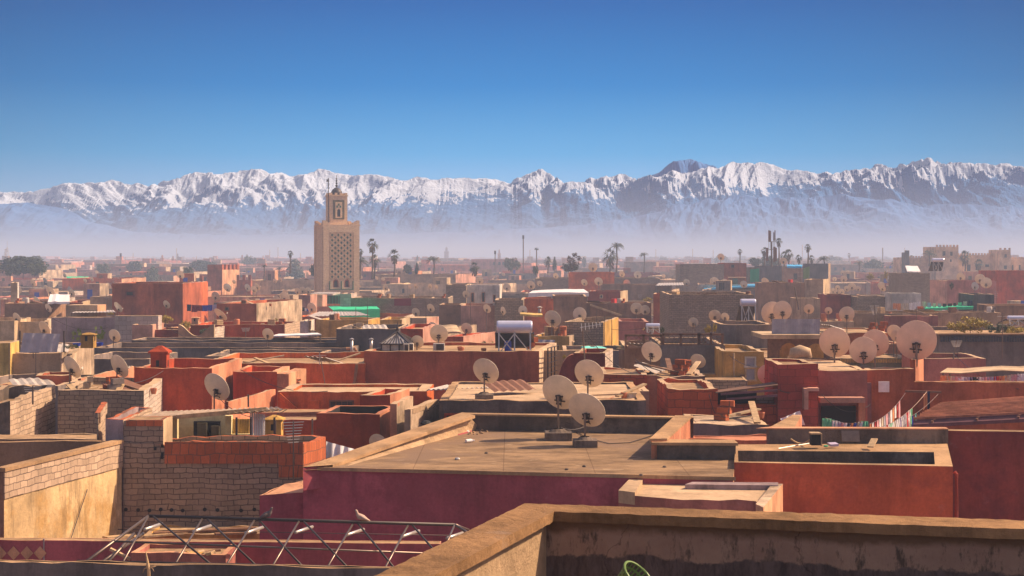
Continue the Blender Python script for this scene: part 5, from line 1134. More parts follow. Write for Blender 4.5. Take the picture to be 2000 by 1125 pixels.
fort('slim dark corner turret at the left end of the fortress', 1768, 1776, 493, 396, 4, 'darkgrey', None, .5, .5, nm='turret')
# ================================================================ filler houses, far town
def overlaps(x0, y0, x1, y1):
    for poly, _ in REG:
        xs = [p_[0] for p_ in poly]; ys_ = [p_[1] for p_ in poly]
        if min(xs) < x1 and max(xs) > x0 and min(ys_) < y1 and max(ys_) > y0: return True
    return False
R2 = random.Random(5)
pal = [('redbrown','red-brown',4),('salmon','salmon pink',5),('block','grey block',4),('brown','dull brown',2),('grey','grey cement',2),('tan','tan',4),('pink','pale pink',4),('plum','dusky mauve-red',3),('cream','cream',4),('orange','orange',4),('blockwhite','pale block',2),('maroon','dark maroon',2),('cementdirty','stained cement',1)]
bag = [p_ for p_ in pal for _ in range(p_[2])]
sides = ['salmon','peach','cream','rough','blockwhite','pink','blocklight']
FILL = []
MINZ = [(605, 700)]
def zone(px):
    for lim, t in ((200,'at the far left of the town'),(420,'left of the minaret, by the crenellated tower'),(610,'just left of the minaret'),(880,'just right of the minaret'),(1110,'in the middle of the town'),(1330,'behind the orange rendered house'),(1600,'around the phone mast and green netting'),(1800,'before the left end of the fortress'),(9999,'below the fortress at right')):
        if px < lim: return t
nfill = 0
Yc = 66.0
while Yc < 560 and nfill < 235:
    dY = 9+Yc*.028 if Yc < 330 else 22
    xlim = Yc*1060/F; X = -xlim+R2.uniform(0, 5)
    while X < xlim:
        w_ = R2.uniform(7, 15)*(1 if Yc < 250 else 1.5); D = dY*R2.uniform(.75, 1.1); Yq = Yc+R2.uniform(0, dY*.3)
        if not overlaps(X-.3, Yq-.5, X+w_+.3, Yq+D+.5) and nfill < 235:
            zt_ = -R2.choice([5.7,6.0,6.3,6.7,7.2,6.1,5.8]); px = CX+(X+w_/2)*F/Yq
            if Yc > 200 and R2.random() < .25: zt_ += R2.uniform(.8, 2.2)
            m, nm, _ = R2.choice(bag); rot = R2.uniform(-.12, .3); d_ = Vector((D*rot, D, 0)); A_ = Vector((X, Yq, zt_)); B_ = A_+Vector((w_, R2.uniform(-.6,.6), 0))
            far = 'near' if Yc < 160 else ('mid-distance' if Yc < 300 else 'far')
            b = bldpoly('house', '%s %s flat-roofed house %s' % (far, nm, zone(px)), [A_, B_, B_+d_, A_+d_], zt_, m=m, ms=R2.choice(sides), mt=R2.choice(['dustlight','dust','coping']), mr=R2.choice(['dust','dustlight','cementdirty','dust']), p=R2.choice([.2,.5,.8]), jit=.05, group='%s %s houses %s' % (far, nm, zone(px)), zb=GZ)
            FILL.append((A_, B_, B_+d_, A_+d_, zt_-b['p'])); nfill += 1
            if R2.random() < .5:       # stair hut on the roof
                hw, hd, hh = R2.uniform(1.8, 3.5), R2.uniform(1.8, 3), R2.uniform(1.2, 2.4); fx, fy = R2.uniform(.1,.6), R2.uniform(.2,.6)
                c_ = A_+(B_-A_)*fx+d_*fy; mb = MB(); zb2 = zt_-b['p']; mb.prism([(c_.x, c_.y), (c_.x+hw, c_.y), (c_.x+hw+hd*rot, c_.y+hd), (c_.x+hd*rot, c_.y+hd)], zb2-.02, zb2+hh, 0, 1)
                for f_, mi_ in zip(range(len(mb.f)), (0, 1, 0, 0, 2)): mb.m[f_] = mi_
                hut = part(b['root'], 'stair_hut', mb, [R2.choice(['pink','tan','redbrown','cream','block',m]), R2.choice(sides), 'dustlight'])
                mb = MB(); mb.box((c_.x+hw*.4, c_.y-.01, zb2+.7), (.7, .03, 1.3)); part(hut, 'door', mb, R2.choice(['wood','black','cblue','olive']))
            if R2.random() < .6:
                for _ in range(R2.choice([1,1,2,3])): 
                    fx = R2.uniform(.1,.85); mb = MB(); q = A_+(B_-A_)*fx; n_ = Vector((0,-1,0)); mb.box(q+Vector((0,-.01,-R2.uniform(.9,1.6))), (R2.uniform(.4,.8), .04, R2.uniform(.5,1)), math.atan2((B_-A_).y, (B_-A_).x)); part(b['root'], 'window', mb, 'black')
        X += w_+R2.uniform(.2, 2.5)
    Yc += dY*1.08
# far town as one mass of roofs
mb = MB(); R3 = random.Random(9); fm = ['redbrown','salmon','tan','pink','brown','cream','plum','white','orange']
Yc = 430.0
while Yc < 5200:
    dY = 14+Yc*.022; X = -Yc*.37
    while X < Yc*.37:
        w_ = R3.uniform(9, 26)*(1+Yc/3500); h_ = -R3.uniform(2.6, 7.6)+(R3.uniform(0, 2.8) if R3.random() < .15 else 0)*(1 if Yc > 800 else .6)
        if R3.random() < (.86 if Yc < 1500 else .55) and not overlaps(X, Yc, X+w_, Yc+dY):
            k = R3.randrange(len(fm)); D = dY*R3.uniform(.5, .95); mb.prism([(X, Yc), (X+w_, Yc+R3.uniform(-1,1)), (X+w_+D*.15, Yc+D), (X+D*.15, Yc+D)], GZ, h_, k, k)
            if R3.random() < .5: x_, y_ = X+w_*R3.random()*.7, Yc+D*R3.random()*.6; k2 = R3.randrange(len(fm)); mb.prism([(x_, y_), (x_+3.5, y_), (x_+3.5, y_+3), (x_, y_+3)], h_, h_+R3.uniform(1, 2.6), k2, k2)
            if R3.random() < .5 and Yc < 2500:
                for _ in range(3): x_ = X+w_*R3.uniform(.1,.85); mb.face([(x_, Yc-1.05, h_-2.4), (x_+1, Yc-1.05, h_-2.4), (x_+1, Yc-1.05, h_-1.1), (x_, Yc-1.05, h_-1.1)], len(fm))
        X += w_*R3.uniform(1.0, 1.35)
    Yc += dY*1.12
o = single('distant_town', mb, fm+['black'], 'hazy pinkish mass of tiny distant roofs reaching to the horizon', 'town', kind='stuff')
# ---------------------------------------------------------------- trees
def crown_mesh(name, kind, seed, mt):
    r = random.Random(seed); mb = MB(); cl = []
    for _ in range({'round': 46, 'column': 30, 'ragged': 26, 'bush': 34}[kind]):
        while True:
            v = Vector((r.uniform(-1,1), r.uniform(-1,1), r.uniform(-1,1)))
            if .35 < v.length < 1: break
        if kind == 'round': c = Vector((v.x*.46, v.y*.46, .58+v.z*.36)); s_ = r.uniform(.09,.17)
        elif kind == 'column': z_ = (v.z+1)/2; q = .15*(1-z_*.85)+.02; c = Vector((v.x*q, v.y*q, .1+z_*.86)); s_ = .07+.06*(1-z_)
        elif kind == 'ragged': c = Vector((v.x*.42+.1*v.z, v.y*.4, .5+v.z*.42)); s_ = r.uniform(.05,.12)
        else: c = Vector((v.x*.9, v.y*.6, .45+v.z*.4*(1-abs(v.x)*.4))); s_ = r.uniform(.12,.2)
        cl.append((c, s_))
    for c, s_ in cl:
        for _ in range(60):
            d = Vector((r.gauss(0,1), r.gauss(0,1), r.gauss(0,1))).normalized()*s_*r.uniform(.55,1.05); p_ = c+d
            n_ = (d.normalized()+Vector((r.uniform(-.7,.7), r.uniform(-.7,.7), r.uniform(-.7,.7)))).normalized()
            a = n_.orthogonal().normalized(); b_ = n_.cross(a); l = s_*r.uniform(.16,.30)
            mb.face([p_+a*l, p_+b_*l*.8, p_-a*l, p_-b_*l*.8])
    return mb.mesh(name, mt)
crowns = {('round',k): crown_mesh('crown_r%d' % k, 'round', k+1, 'leaf') for k in range(3)}
crowns.update({('dark',k): crown_mesh('crown_d%d' % k, 'round', k+11, 'leafdark') for k in range(2)})
crowns[('column',0)] = crown_mesh('crown_c', 'column', 21, 'leafdark'); crowns[('ragged',0)] = crown_mesh('crown_g', 'ragged', 22, 'leafbrown')
crowns[('bush',0)] = crown_mesh('crown_b', 'bush', 23, 'leafyellow'); crowns[('bushgreen',0)] = crown_mesh('crown_bg', 'bush', 24, 'leaf')
tb = MB(); tb.tube([(0,0,0),(.01,0,.2),(-.01,.01,.5),(.0,0,.8)], [.035,.028,.018,.006], 8)
for k in range(6): a = k*1.05; tb.tube([(0,0,.22+.07*k), (math.cos(a)*.14, math.sin(a)*.14, .38+.07*k), (math.cos(a)*.26, math.sin(a)*.26, .5+.06*k)], [.016,.01,.004], 5)
trunk_me = tb.mesh('trunk', 'trunk')
def tree(kind, x, yt, yb, Y, w, label, var=0, group=None, name='tree'):
    base = P(x, yb, Y); top = P(x, yt, Y); H_ = top.z-base.z; wd = w*Y/F
    rt = empty(name, base, label, 'tree' if 'bush' not in kind else 'shrub', group)
    key = kind if kind != 'round' else 'round'; me = crowns[(key, var % (3 if key == 'round' else 2 if key == 'dark' else 1))]
    nat = {'round': 1.1, 'dark': 1.1, 'column': .38, 'ragged': .95, 'bush': 1.9, 'bushgreen': 1.9}[kind]
    c = bpy.data.objects.new('crown', me); t = bpy.data.objects.new('trunk', trunk_me)
    for o_ in (t, c): COL.objects.link(o_); o_.parent = rt
    c.scale = (wd/nat, wd/nat, H_); t.scale = (H_*.7, H_*.7, H_*.9); c.rotation_euler = (0, 0, var*1.3)
    return rt
def palm(kind, x, yt, yb, Y, w, label, group=None, fat=1, lean=0):
    r = random.Random(int(x*7)); top = P(x, yt, Y); base = P(x+lean, yb, Y); wd = w*Y/F; wd *= 1.25; rr = wd/2
    hub = top-Vector((0,0, rr*(1.0 if kind == 'fan' else .55))); rt = empty('palm_tree', base, label, 'palm tree', group)
    tr = max(.16, wd*.05)*fat; mb = MB(); m_ = base.lerp(hub, .5)+Vector((.1*rr, 0, 0)); mb.tube([base, m_, hub], [tr*1.2, tr, tr*.9], 8); part(rt, 'trunk', mb, 'trunk', True)
    mb = MB()
    def blade(p_, d, l, w_, droop):
        side = d.cross(Vector((0,0,1)))
        if side.length < .05: side = Vector((1,0,0))
        side.normalize(); q = []
        for k in range(5):
            t = k/4; c_ = p_+d*l*t+Vector((0,0,-droop*l*t*t)); ww = w_*(1-t)*(.5+t*1.2)+.01; q.append((c_+side*ww, c_-side*ww))
        for k in range(4): mb.face([q[k][0], q[k][1], q[k+1][1], q[k+1][0]])
    if kind == 'fan':
        rr *= 1.25
        for _ in range(46):
            a = r.uniform(0, 6.28); e = r.uniform(-.5, 1.4); d = Vector((math.cos(a)*math.cos(e), math.sin(a)*math.cos(e), math.sin(e))); c_ = hub+d*rr*.45
            for j in range(6):
                dd = (d+Vector((r.uniform(-.7,.7), r.uniform(-.7,.7), r.uniform(-.6,.5)))).normalized(); blade(c_, dd, rr*r.uniform(.4,.62), rr*.05, .35)
    else:
        for _ in range(34):
            a = r.uniform(0, 6.28); e = r.uniform(-.15, 1.3); d = Vector((math.cos(a)*math.cos(e), math.sin(a)*math.cos(e), math.sin(e))); droop = .55
            for j in range(12):
                t = (j+1)/12; c_ = hub+d*rr*1.05*t+Vector((0,0,-droop*rr*t*t)); tang = (d+Vector((0,0,-2*droop*t))).normalized(); sd_ = tang.cross(Vector((0,0,1))); sd_ = sd_.normalized() if sd_.length > .05 else Vector((1,0,0))
                for sg in (-1, 1): blade(c_, (tang*.6+sd_*sg+Vector((0,0,-.25))).normalized(), rr*.3*(1.15-t*.7), rr*.022, .2)
            blade(hub, d, rr*1.0, rr*.02, droop)
    part(rt, 'crown', mb, 'leafpalm')
    if kind == 'fan' and fat:
        mb = MB()
        for _ in range(40):
            a = r.uniform(0, 6.28); p_ = hub+Vector((0,0,-r.uniform(0, rr*.7))); mb.face([p_, p_+Vector((math.cos(a)*rr*.42, math.sin(a)*rr*.42, -rr*.5)), p_+Vector((math.cos(a+.35)*rr*.34, math.sin(a+.35)*rr*.34, -rr*.62))])
        part(rt, 'dead_fronds', mb, 'skirt')
for kind, x, yt, yb, Y, w, lab in (
    ('fan',727,465,545,290,19,'tallest fan palm right of the minaret, crown above its twin'), ('fan',731,496,545,300,18,'shorter fan palm below the tallest one right of the minaret'),
    ('fan',770,486,540,300,19,'lone fan palm with full skirt, second clump right of the minaret'), ('fan',567,489,535,340,9,'slender tuft-headed palm left of the minaret'),
    ('fan',704,485,540,310,10,'small brush-like palm close to the minaret'), ('date',702,500,545,260,30,'spreading date palm leaning against the minaret silhouette'),
    ('date',847,498,540,330,24,'dark date palm standing clear midway between minaret and white house'), ('fan',927,511,540,310,18,'short stocky palm behind the pinkish white house'),
    ('fan',1070,500,534,380,14,'palm beside the dark cypress in the centre'), ('date',1204,472,534,330,24,'taller thick-crowned palm of the fat pair'), ('fan',1191,484,534,335,26,'lower shaggy palm of the fat pair'),
    ('date',1258,492,533,400,16,'single palm right of the fat pair'), ('fan',1445,486,520,420,8,'slim round-headed palm above the red skyline house'), ('fan',1521,464,522,330,12,'tall palm right of the phone mast'),
    ('fan',1578,476,520,330,11,'upright palm over the scaffolded tower house'), ('fan',1493,482,525,340,12,'bushy palm left of the phone mast'), ('fan',1540,486,522,345,16,'rounded palm clump between mast and blue tarpaulin'),
    ('fan',1532,490,522,350,14,'second rounded palm clump right of the mast'), ('fan',1560,497,522,330,11,'dark low palm near the blue tarpaulin'), ('date',1609,498,522,330,22,'date palm with spread fronds right of the scaffolded tower'),
    ('fan',1585,498,522,335,10,'stubby palm behind the scaffolded tower'), ('date',1815,487,520,385,24,'date palm left of the fortress keep'), ('fan',1885,488,532,380,20,'fan palm in front of the fortress wall'),
    ('fan',1912,505,532,382,15,'pale low palm in front of the fortress wall'), ('date',1678,508,530,420,15,'grey-green palm above the mid right houses'), ('date',1750,507,528,420,18,'broad low date palm left of the fortress'),
    ('date',516,516,545,330,10,'small date palm near the cluster of dishes left of the minaret'), ('date',545,520,545,420,12,'tiny grey palm behind the dish cluster'), ('date',738,505,540,420,12,'faint palm behind the minaret twins'),
    ('fan',1658,494,512,900,6,'tiny faraway palm left of the thin mast'), ('fan',820,512,530,600,7,'tiny palm next to the small cypress'), ('fan',1780,498,510,600,8,'tiny dark palm by the turret')):
    palm(kind, x, yt, yb, Y, w, lab)
for a_ in (('dark',45,500,545,330,95,'large dark round tree at the left edge of town',0),('round',20,507,545,335,50,'leafy tree merging into the large dark one',1),('round',72,512,545,325,40,'yellowish smaller tree at the right of the large dark one',2),
    ('round',200,514,540,480,34,'greyish tree clump behind the far left roofs',0),('dark',264,510,540,520,34,'blue-dark tree below the thin masts at left',1),('round',300,520,540,460,20,'low tree left of the brown crenellated tower',1),
    ('dark',395,508,540,520,52,'wide dark tree behind the brown crenellated tower',0),('round',455,516,540,330,26,'leafy tree at the right shoulder of the brown crenellated tower',2),('round',367,520,545,350,26,'light green tree left of the brown crenellated tower',0),
    ('dark',615,515,545,300,22,'dark shrub-like tree touching the left side of the minaret',1),('dark',796,516,540,330,18,'ragged dark tree right of the lone fan palm',0),('column',814,512,540,330,9,'dark cypress beside the ragged dark tree',0),
    ('column',815,498,512,900,5,'tiny far cypress on the plain',0),('round',1000,500,535,420,36,'round pale green tree left of the telecom mast',2),('column',1083,500,534,400,9,'dark cypress right of the tall telecom mast',0),
    ('ragged',1115,488,534,260,44,'ragged dark purple-brown tree on the orange rendered house',0),('dark',1115,515,534,262,38,'dense lower part tree beneath the ragged one',1),('dark',1475,503,525,380,26,'dark rounded tree left of the phone mast',0),
    ('dark',1500,500,525,385,34,'broad dark tree under the phone mast',1),('round',1515,504,526,380,30,'lighter tree behind the phone mast',0),('round',1046,518,540,300,14,'small tree by the yellow hut in the centre',0),('dark',1141,502,530,700,9,'small far dark tree right of the ragged one',0)):
    tree(*a_[:7], var=a_[7])
for a_ in (('bush',1895,612,652,78,90,'large yellow-green flowering shrub over the dark cornice',0),('bushgreen',1950,628,654,77,60,'right-hand greener part shrub over the dark cornice',0),('bush',1980,634,654,76.5,60,'low yellow shrub at the right edge over the dark cornice',1),
    ('bush',323,612,632,104,34,'yellow-green creeper clump left of the pale pier',0),('bush',362,622,645,103,30,'yellow-green shrub behind the scalloped parapet',1),('bush',216,608,616,118,14,'tiny yellow plant among the pots at left',0),
    ('bush',1265,578,590,160,20,'yellow bush on the roof edge right of the pale-window house',0),('bush',1280,574,586,158,10,'small yellow tuft beside that bush',1),('bush',1383,630,652,78,16,'dry ochre potted plant on the lattice screen terrace',0),
    ('bush',1396,628,650,78,14,'second dry ochre plant on the lattice screen terrace',1),('bushgreen',1293,636,652,78,10,'spiky green plant at the left of the lattice screens',0),('bush',1700,530,548,250,16,'yellow-green bush on the mid right roofs',0),
    ('bush',1730,526,546,250,14,'second yellow-green bush on the mid right roofs',1),('bush',539,620,628,118,10,'small yellow plant on the roof below the rough cream flank',0),('bush',962,664,678,87,9,'yellow flowers in a box on the maroon terrace',0),
    ('bushgreen',945,664,676,87,10,'dark flowers in a box on the maroon terrace',0),('bush',1102,690,702,64,8,'yellow tuft behind the rounded maroon house',0),('bushgreen',400,640,655,101,40,'pinkish green hedge behind the scalloped parapet',1),('bushgreen',1858,549,566,180,10,'small vine on the pale gable',0)):
    tree(*a_[:7], var=a_[7], name='shrub')
# blue line of far groves: one countable set of copies
R4 = random.Random(3)
for k in range(105):
    x = R4.choice([R4.uniform(1180, 2020), R4.uniform(1180, 1520), R4.uniform(0, 2000)]); Y = R4.uniform(900, 2200); h = R4.uniform(8, 14)*(1 if x > 1150 else .75)
    tree(R4.choice(['dark','round','dark','column']), x, HY-(h+GZ)*F/Y*1, HY+13*F/Y, Y, R4.uniform(6, 16)*F/Y*.9, 'hazy blue tree in the far groves '+('on the right half of the plain' if x > 1180 else 'on the left half of the plain'), k, 'far hazy trees '+('right' if x > 1180 else 'left'))
for k in range(13):
    x = R4.uniform(0, 2000)
    if 590 < x < 710: continue
    Y = R4.uniform(440, 800); z_ = -R4.uniform(-.5, 3.2); tree(R4.choice(['round','round','dark','column']), x, HY-z_*F/Y, HY+12*F/Y, Y, R4.uniform(4, 11)*F/Y, 'ordinary green tree rising among the far houses '+zone(x), k, 'green trees among the far houses '+zone(x))
# cacti in blue pots
def cactus(x, y0, y1, yp, Y, w, label):
    rt = empty('potted_cactus', P(x, yp, Y), label, 'plant'); r = random.Random(int(x)); a = P(x, y1, Y); pr = w*.32*Y/F
    mb = MB(); mb.lathe([(pr*.75, P(x, yp, Y).z-a.z), (pr, 0), (pr*.9, -.02), (0, -.03)], a, 14); part(rt, 'pot', mb, 'blue')
    mb = MB(); h = P(x, y0, Y).z-a.z
    for _ in range(20):
        t = r.uniform(.0, .8); c_ = a+Vector((r.uniform(-1,1)*w*.5*Y/F*(.4+t*.6), r.uniform(-.2,.2), h*t+.08)); l = h*r.uniform(.16,.26); an = r.uniform(-.6,.6); d = Vector((math.sin(an), 0, math.cos(an))); s_ = Vector((d.z, r.uniform(-.5,.5), -d.x)).normalized(); n = 8
        mb.face([c_+d*l*.5+d*l*.5*math.cos(2*math.pi*k/n)+s_*l*.3*math.sin(2*math.pi*k/n) for k in range(n)]); 
        nn2 = d.cross(s_)*.03; mb.face([c_+nn2+d*l*.5+d*l*.5*math.cos(2*math.pi*k/n)+s_*l*.3*math.sin(2*math.pi*k/n) for k in range(n)])
    part(rt, 'pads', mb, 'cactus')
cactus(150, 643, 670, 676, 65.4, 26, 'prickly pear in a blue pot left of the ochre turret'); cactus(195, 640, 669, 675, 65.8, 22, 'taller prickly pear in a blue pot right of the ochre turret')
tree('bushgreen', 140, 672, 682, 64.8, 34, 'low succulent clump below the left potted cactus', name='shrub')
# ---------------------------------------------------------------- satellite dishes
n, rings = 36, 6; mb = MB(); bowl = lambda r_: .17*r_*r_
for side in (0, 1):
    for k in range(rings):
        r0, r1 = k/rings, (k+1)/rings
        for j in range(n):
            a0, a1 = 2*math.pi*j/n, 2*math.pi*(j+1)/n; e = 1.06
            q = [Vector((r_*math.cos(a)*1.0, r_*math.sin(a)*e, bowl(r_)+(.018 if side else 0))) for r_, a in ((r0,a0),(r1,a0),(r1,a1),(r0,a1))]
            if k == 0: q = [q[0], q[1], q[2]]
            mb.face(q if side else q[::-1])
mb.sm = True; refl = {m_: mb.mesh('reflector', m_) for m_ in ('dish', 'dishgrey', 'dishpink')}
mb = MB(); mb.tube([Vector((math.cos(2*math.pi*j/n), 1.06*math.sin(2*math.pi*j/n), .18)) for j in range(n+1)], .018, 5, cap=False); rim_me = {m_: mb.mesh('rim', m_) for m_ in ('dish','dishgrey','dishpink')}
mb = MB(); mb.box((0,-.12,-.04), (.42,.06,.1)); mb.box((0,-.2,-.10), (.16,.34,.14)); mb.bar((-.18,-.12,-.02), (-.1,-.52,-.2), .045); mb.bar((.18,-.12,-.02), (.1,-.52,-.2), .045); mb.box((0,-.5,-.2), (.3,.07,.08)); mb.bar((-.3,-.45,.0),(.32,-.42,.0),.05)
mount_me = mb.mesh('mount', 'metal_dark')
mb = MB(); mb.bar((0,-.5,-.12), (0,-1.1,.3), .04); mb.bar((0,-1.08,.28), (0,-.55,1.0), .035); arm_me = mb.mesh('feed_arm', 'metal_dark')
mb = MB(); mb.tube([(0,-.55,.93), (0,-.50,1.12)], .055, 8); mb.box((0,-.58,1.0), (.12,.12,.12)); rec_me = mb.mesh('receiver', 'white')
mb = MB(); mb.tube([(0,0,0),(0,0,1)], 1, 10); post_me = mb.mesh('post', 'steel_tube')
mb = MB(); mb.box((0,0,.35), (2.4,2.2,.7)); mb.lathe([(.5,1.0),(.9,.7)], (0,0,0), 10); foot_me = mb.mesh('footing', 'cementdirty')
DN = 0
def dish(x, y, w, Y, label, yaw=24, el=27, mt='dish', group=None, zb=None, foot=False):
    global DN; DN += 1
    dia = w*Y/F; r_ = dia/2/1.02; c = P(x, y, Y); ya, e = math.radians(yaw), math.radians(el)
    nrm = Vector((math.sin(ya)*math.cos(e), math.cos(ya)*math.cos(e), math.sin(e)))
    pp = c-nrm*r_*.22+Vector((0,0,-r_*.2)); z = zb if zb is not None else surfz(pp.x, pp.y)
    if z is None or c.z-z < r_*.6:      # nothing to stand on just there: stand on the nearest roof under it, else on a post from the street
        z2 = None
        for dx, dy in ((0,1.2),(0,-1.2),(1.2,0),(-1.2,0),(0,3),(0,-3),(3,0),(-3,0),(0,5),(0,-5)):
            zz_ = surfz(pp.x+dx, pp.y+dy)
            if zz_ is not None and zz_ < c.z-r_*.6 and (z2 is None or zz_ > z2): z2 = zz_; o2x, o2y = dx, dy
        z = z2 if z2 is not None and z is not None else GZ
    base = Vector((pp.x, pp.y, z)); rt = empty('satellite_dish', base, label, 'satellite dish', group)
    X = Vector((0,0,1)).cross(nrm).normalized(); Yv = nrm.cross(X); M = Matrix((X, Yv, nrm)).transposed().to_4x4()
    roll = Matrix.Rotation(math.radians(R.uniform(-6, 6)), 4, 'Z')
    T = Matrix.Translation(c-nrm*r_*.08-base) @ M @ roll @ Matrix.Scale(r_, 4)
    rf = bpy.data.objects.new('reflector', refl[mt]); COL.objects.link(rf); rf.parent = rt; rf.matrix_basis = T
    kids = [('post', post_me, None)]
    if w > 8:
        for nm, me in (('mount', mount_me), ('feed_arm', arm_me)):
            o_ = bpy.data.objects.new(nm, me); COL.objects.link(o_); o_.parent = rt; o_.matrix_basis = T
            if nm == 'feed_arm' and w > 12: q = bpy.data.objects.new('receiver', rec_me); COL.objects.link(q); q.parent = o_
    if w > 18: q = bpy.data.objects.new('rim', rim_me[mt]); COL.objects.link(q); q.parent = rf
    ps = bpy.data.objects.new('post', post_me); COL.objects.link(ps); ps.parent = rt; pr = max(.025, r_*.055); ps.scale = (pr, pr, c.z-r_*.15-base.z)
    if foot: q = bpy.data.objects.new('footing', foot_me); COL.objects.link(q); q.parent = rt; q.scale = (foot,)*3
    return rt
def findY(x, y, w, Yg):
    for f in (1, 1.02, .98, 1.05, .95, 1.08, .92, 1.12, .88, 1.18):
        Y = Yg*f; c = P(x, y, Y); z = surfz(c.x, c.y-.1); r_ = w*Y/F/2
        if z is not None and r_*.9 < c.z-z < r_+2.2: return Y
    return Yg
NEARD = [
 (1093,768,74,41.5,'larger rear dish of the pair on the bare cement roof',24,27,-4.95,.30),(1145,803,76,40.0,'front dish of the pair on the bare cement roof, lower and nearer',24,30,-4.95,.26),
 (1150,731,60,49.5,'cream dish behind the pair, before the rounded maroon house',22,28,None,.1),(948,726,54,49,'single cream dish on the stained grey cement house',24,27,None,.24),
 (422,757,58,52.5,'big tilted dish in front of the chimney house',28,26,None,.15),(140,718,46,54.5,'left dish of the two on the big grey block house',38,26,None,.1),(232,716,47,54,'right dish of the two on the big grey block house',36,24,None,.1),
 (1272,688,42,59,'cream dish on the dusty roof of the orange block house',26,24,None,.1),(1363,706,31,69,'dish in front of the grey cement house below the lattice',24,30,None,0),(1499,732,40,54.5,'dish half hidden behind the plum-red tower, leaning left',16,20,None,0),
 (1790,666,78,54.3,'giant round dish on the salmon pier, largest of all',14,18,-3.9,0),(1630,670,60,56,'large dish left in the clustered group over the salmon house',14,20,None,0),(1686,685,54,54.2,'lowest middle dish of the cluster, on a flat plate foot',8,20,None,.12),
 (1709,671,54,57.5,'rear dish of the cluster, half hidden by the middle one',16,20,None,0),(1746,648,28,74,'small dish behind the giant one, upper',28,26,None,0),(1752,657,26,73,'small dish behind the giant one, lower',28,26,None,0),
 (738,866,38,47.2,'dish peeping over the sloping coping of the cement roof',18,24,None,0),(1508,611,42,86,'left round dish of the pair by the copper tinted heater',4,14,None,0),(1528,607,37,88,'right round dish of the pair by the copper tinted heater',4,14,None,0),
 (1654,614,30,88,'single round dish above the terrace with round pots',10,18,None,0),(1079,623,34,84,'dish with dark bracket on the ochre roof room',24,24,None,0),(1132,614,27,96,'white-lipped dish left of the gable wall',10,8,None,0),
 (857,652,36,68,'dish above the white air conditioner',8,22,None,0),(815,668,26,67,'dish just right of the glass roof lantern',12,22,None,0),(223,656,26,86,'cream dish below the pale block wall right of the cacti',20,24,None,0),
 (86,642,30,78,'big dish behind the mauve grey cloth screen',34,26,None,0),(32,621,21,116,'dish before the cream houses at the left edge',36,24,None,0),(523,653,24,88,'half hidden dish behind the pale flat canopy',18,24,None,0),
 (430,615,30,122,'pale tilted dish with hooked rod, left of the rough cream flank',45,42,None,0),(333,706,22,72,'dish half hidden behind the tall red chimney',24,24,None,0),
 (94,602,18,140,'dish on the low brown house wall at left',36,26,None,0),(232,602,18,120,'front dish of two against the big plain red house',36,26,None,0),(228,597,15,122,'rear dish of two against the big plain red house',36,26,None,0),(325,595,17,125,'dish on the roof right of the big plain red house wall',30,26,None,0),
 (845,639,20,98,'dish half behind the one above the air conditioner',20,24,None,0),(911,642,23,98,'dish left of the large solar heater among cream roofs',20,24,None,0),(812,610,18,128,'left dish of two over the pale planks in the centre',24,24,None,0),(841,602,18,138,'right dish of two over the pale planks in the centre',34,24,None,0),
 (951,603,18,128,'dish on the bright pink house',34,24,None,0),(982,607,16,126,'narrow dish seen almost edge-on by the grey block house',52,12,None,0),(1021,606,18,126,'small white dish with dark bracket before the orange-brown house',5,10,None,0),
 (1243,603,24,128,'left dish of the pair on the long low brown house',14,22,None,0),(1260,606,20,126,'right dish of the pair on the long low brown house',14,22,None,0),(1396,617,24,96,'larger dish before the broad dark block wall',14,24,None,0),(1416,619,17,95,'smaller dish before the broad dark block wall',24,24,None,0),
 (1354,630,20,90,'dish behind the left lattice screen',14,24,None,0),(1404,644,14,86,'small dish behind the right lattice screen',14,24,None,0),(1580,604,20,100,'dish right of the two round ones',14,24,None,0),(1618,607,15,104,'low dish peeping above the pale terrace',14,24,None,0),
 (910,575,15,165,'dish in front of the pinkish white house',20,22,None,0),(1037,557,18,200,'dish left of the crumpled cream canvas',24,24,None,0),(1141,552,14,228,'left dish of two against the orange rendered house',30,24,None,0),(1169,550,17,226,'right dish of two against the orange rendered house',16,24,None,0),
 (1158,522,18,240,'brownish dish on top of the orange rendered house',10,18,None,0),(1408,502,14,256,'dish standing alone on the grey skyline block house',20,24,None,0),(1395,550,18,228,'larger dish before the grey skyline block house',14,22,None,0),(1415,552,15,232,'second dish before the grey skyline block house',14,22,None,0),
 (1341,552,14,230,'dish right of the white scalloped canopy',24,24,None,0),(1505,564,15,215,'white dish below the ramshackle roof house',40,34,None,0),(1530,510,14,262,'dish among palms right of the phone mast',14,22,None,0),
 (1926,553,22,190,'front dish of three before the balcony rail',20,24,None,0),(1914,545,20,195,'rear dish of three before the balcony rail',20,24,None,0),(1904,559,16,188,'grey side-on dish of three before the balcony rail',48,12,None,0),
 (352,537,18,240,'dish with dark tank near the orange stepped house',24,24,None,0),(421,579,19,160,'pale large dish right of the orange stepped house',20,24,None,0),(140,572,16,170,'dish above the white and blue edged junk roof',36,24,None,0),(126,538,9,330,'small tilted dish at left near the red roofs',30,24,None,0)]
for x, y, w, Y, lab, ya, e, zb, ft in NEARD:
    mt = 'dishpink' if x > 1480 and y > 600 else ('dishgrey' if 'grey' in lab.split()[:1] else 'dish')
    dish(x, y, w, Y if (Y < 60) else findY(x, y, w, Y), lab, ya, e, mt, None, zb, ft)
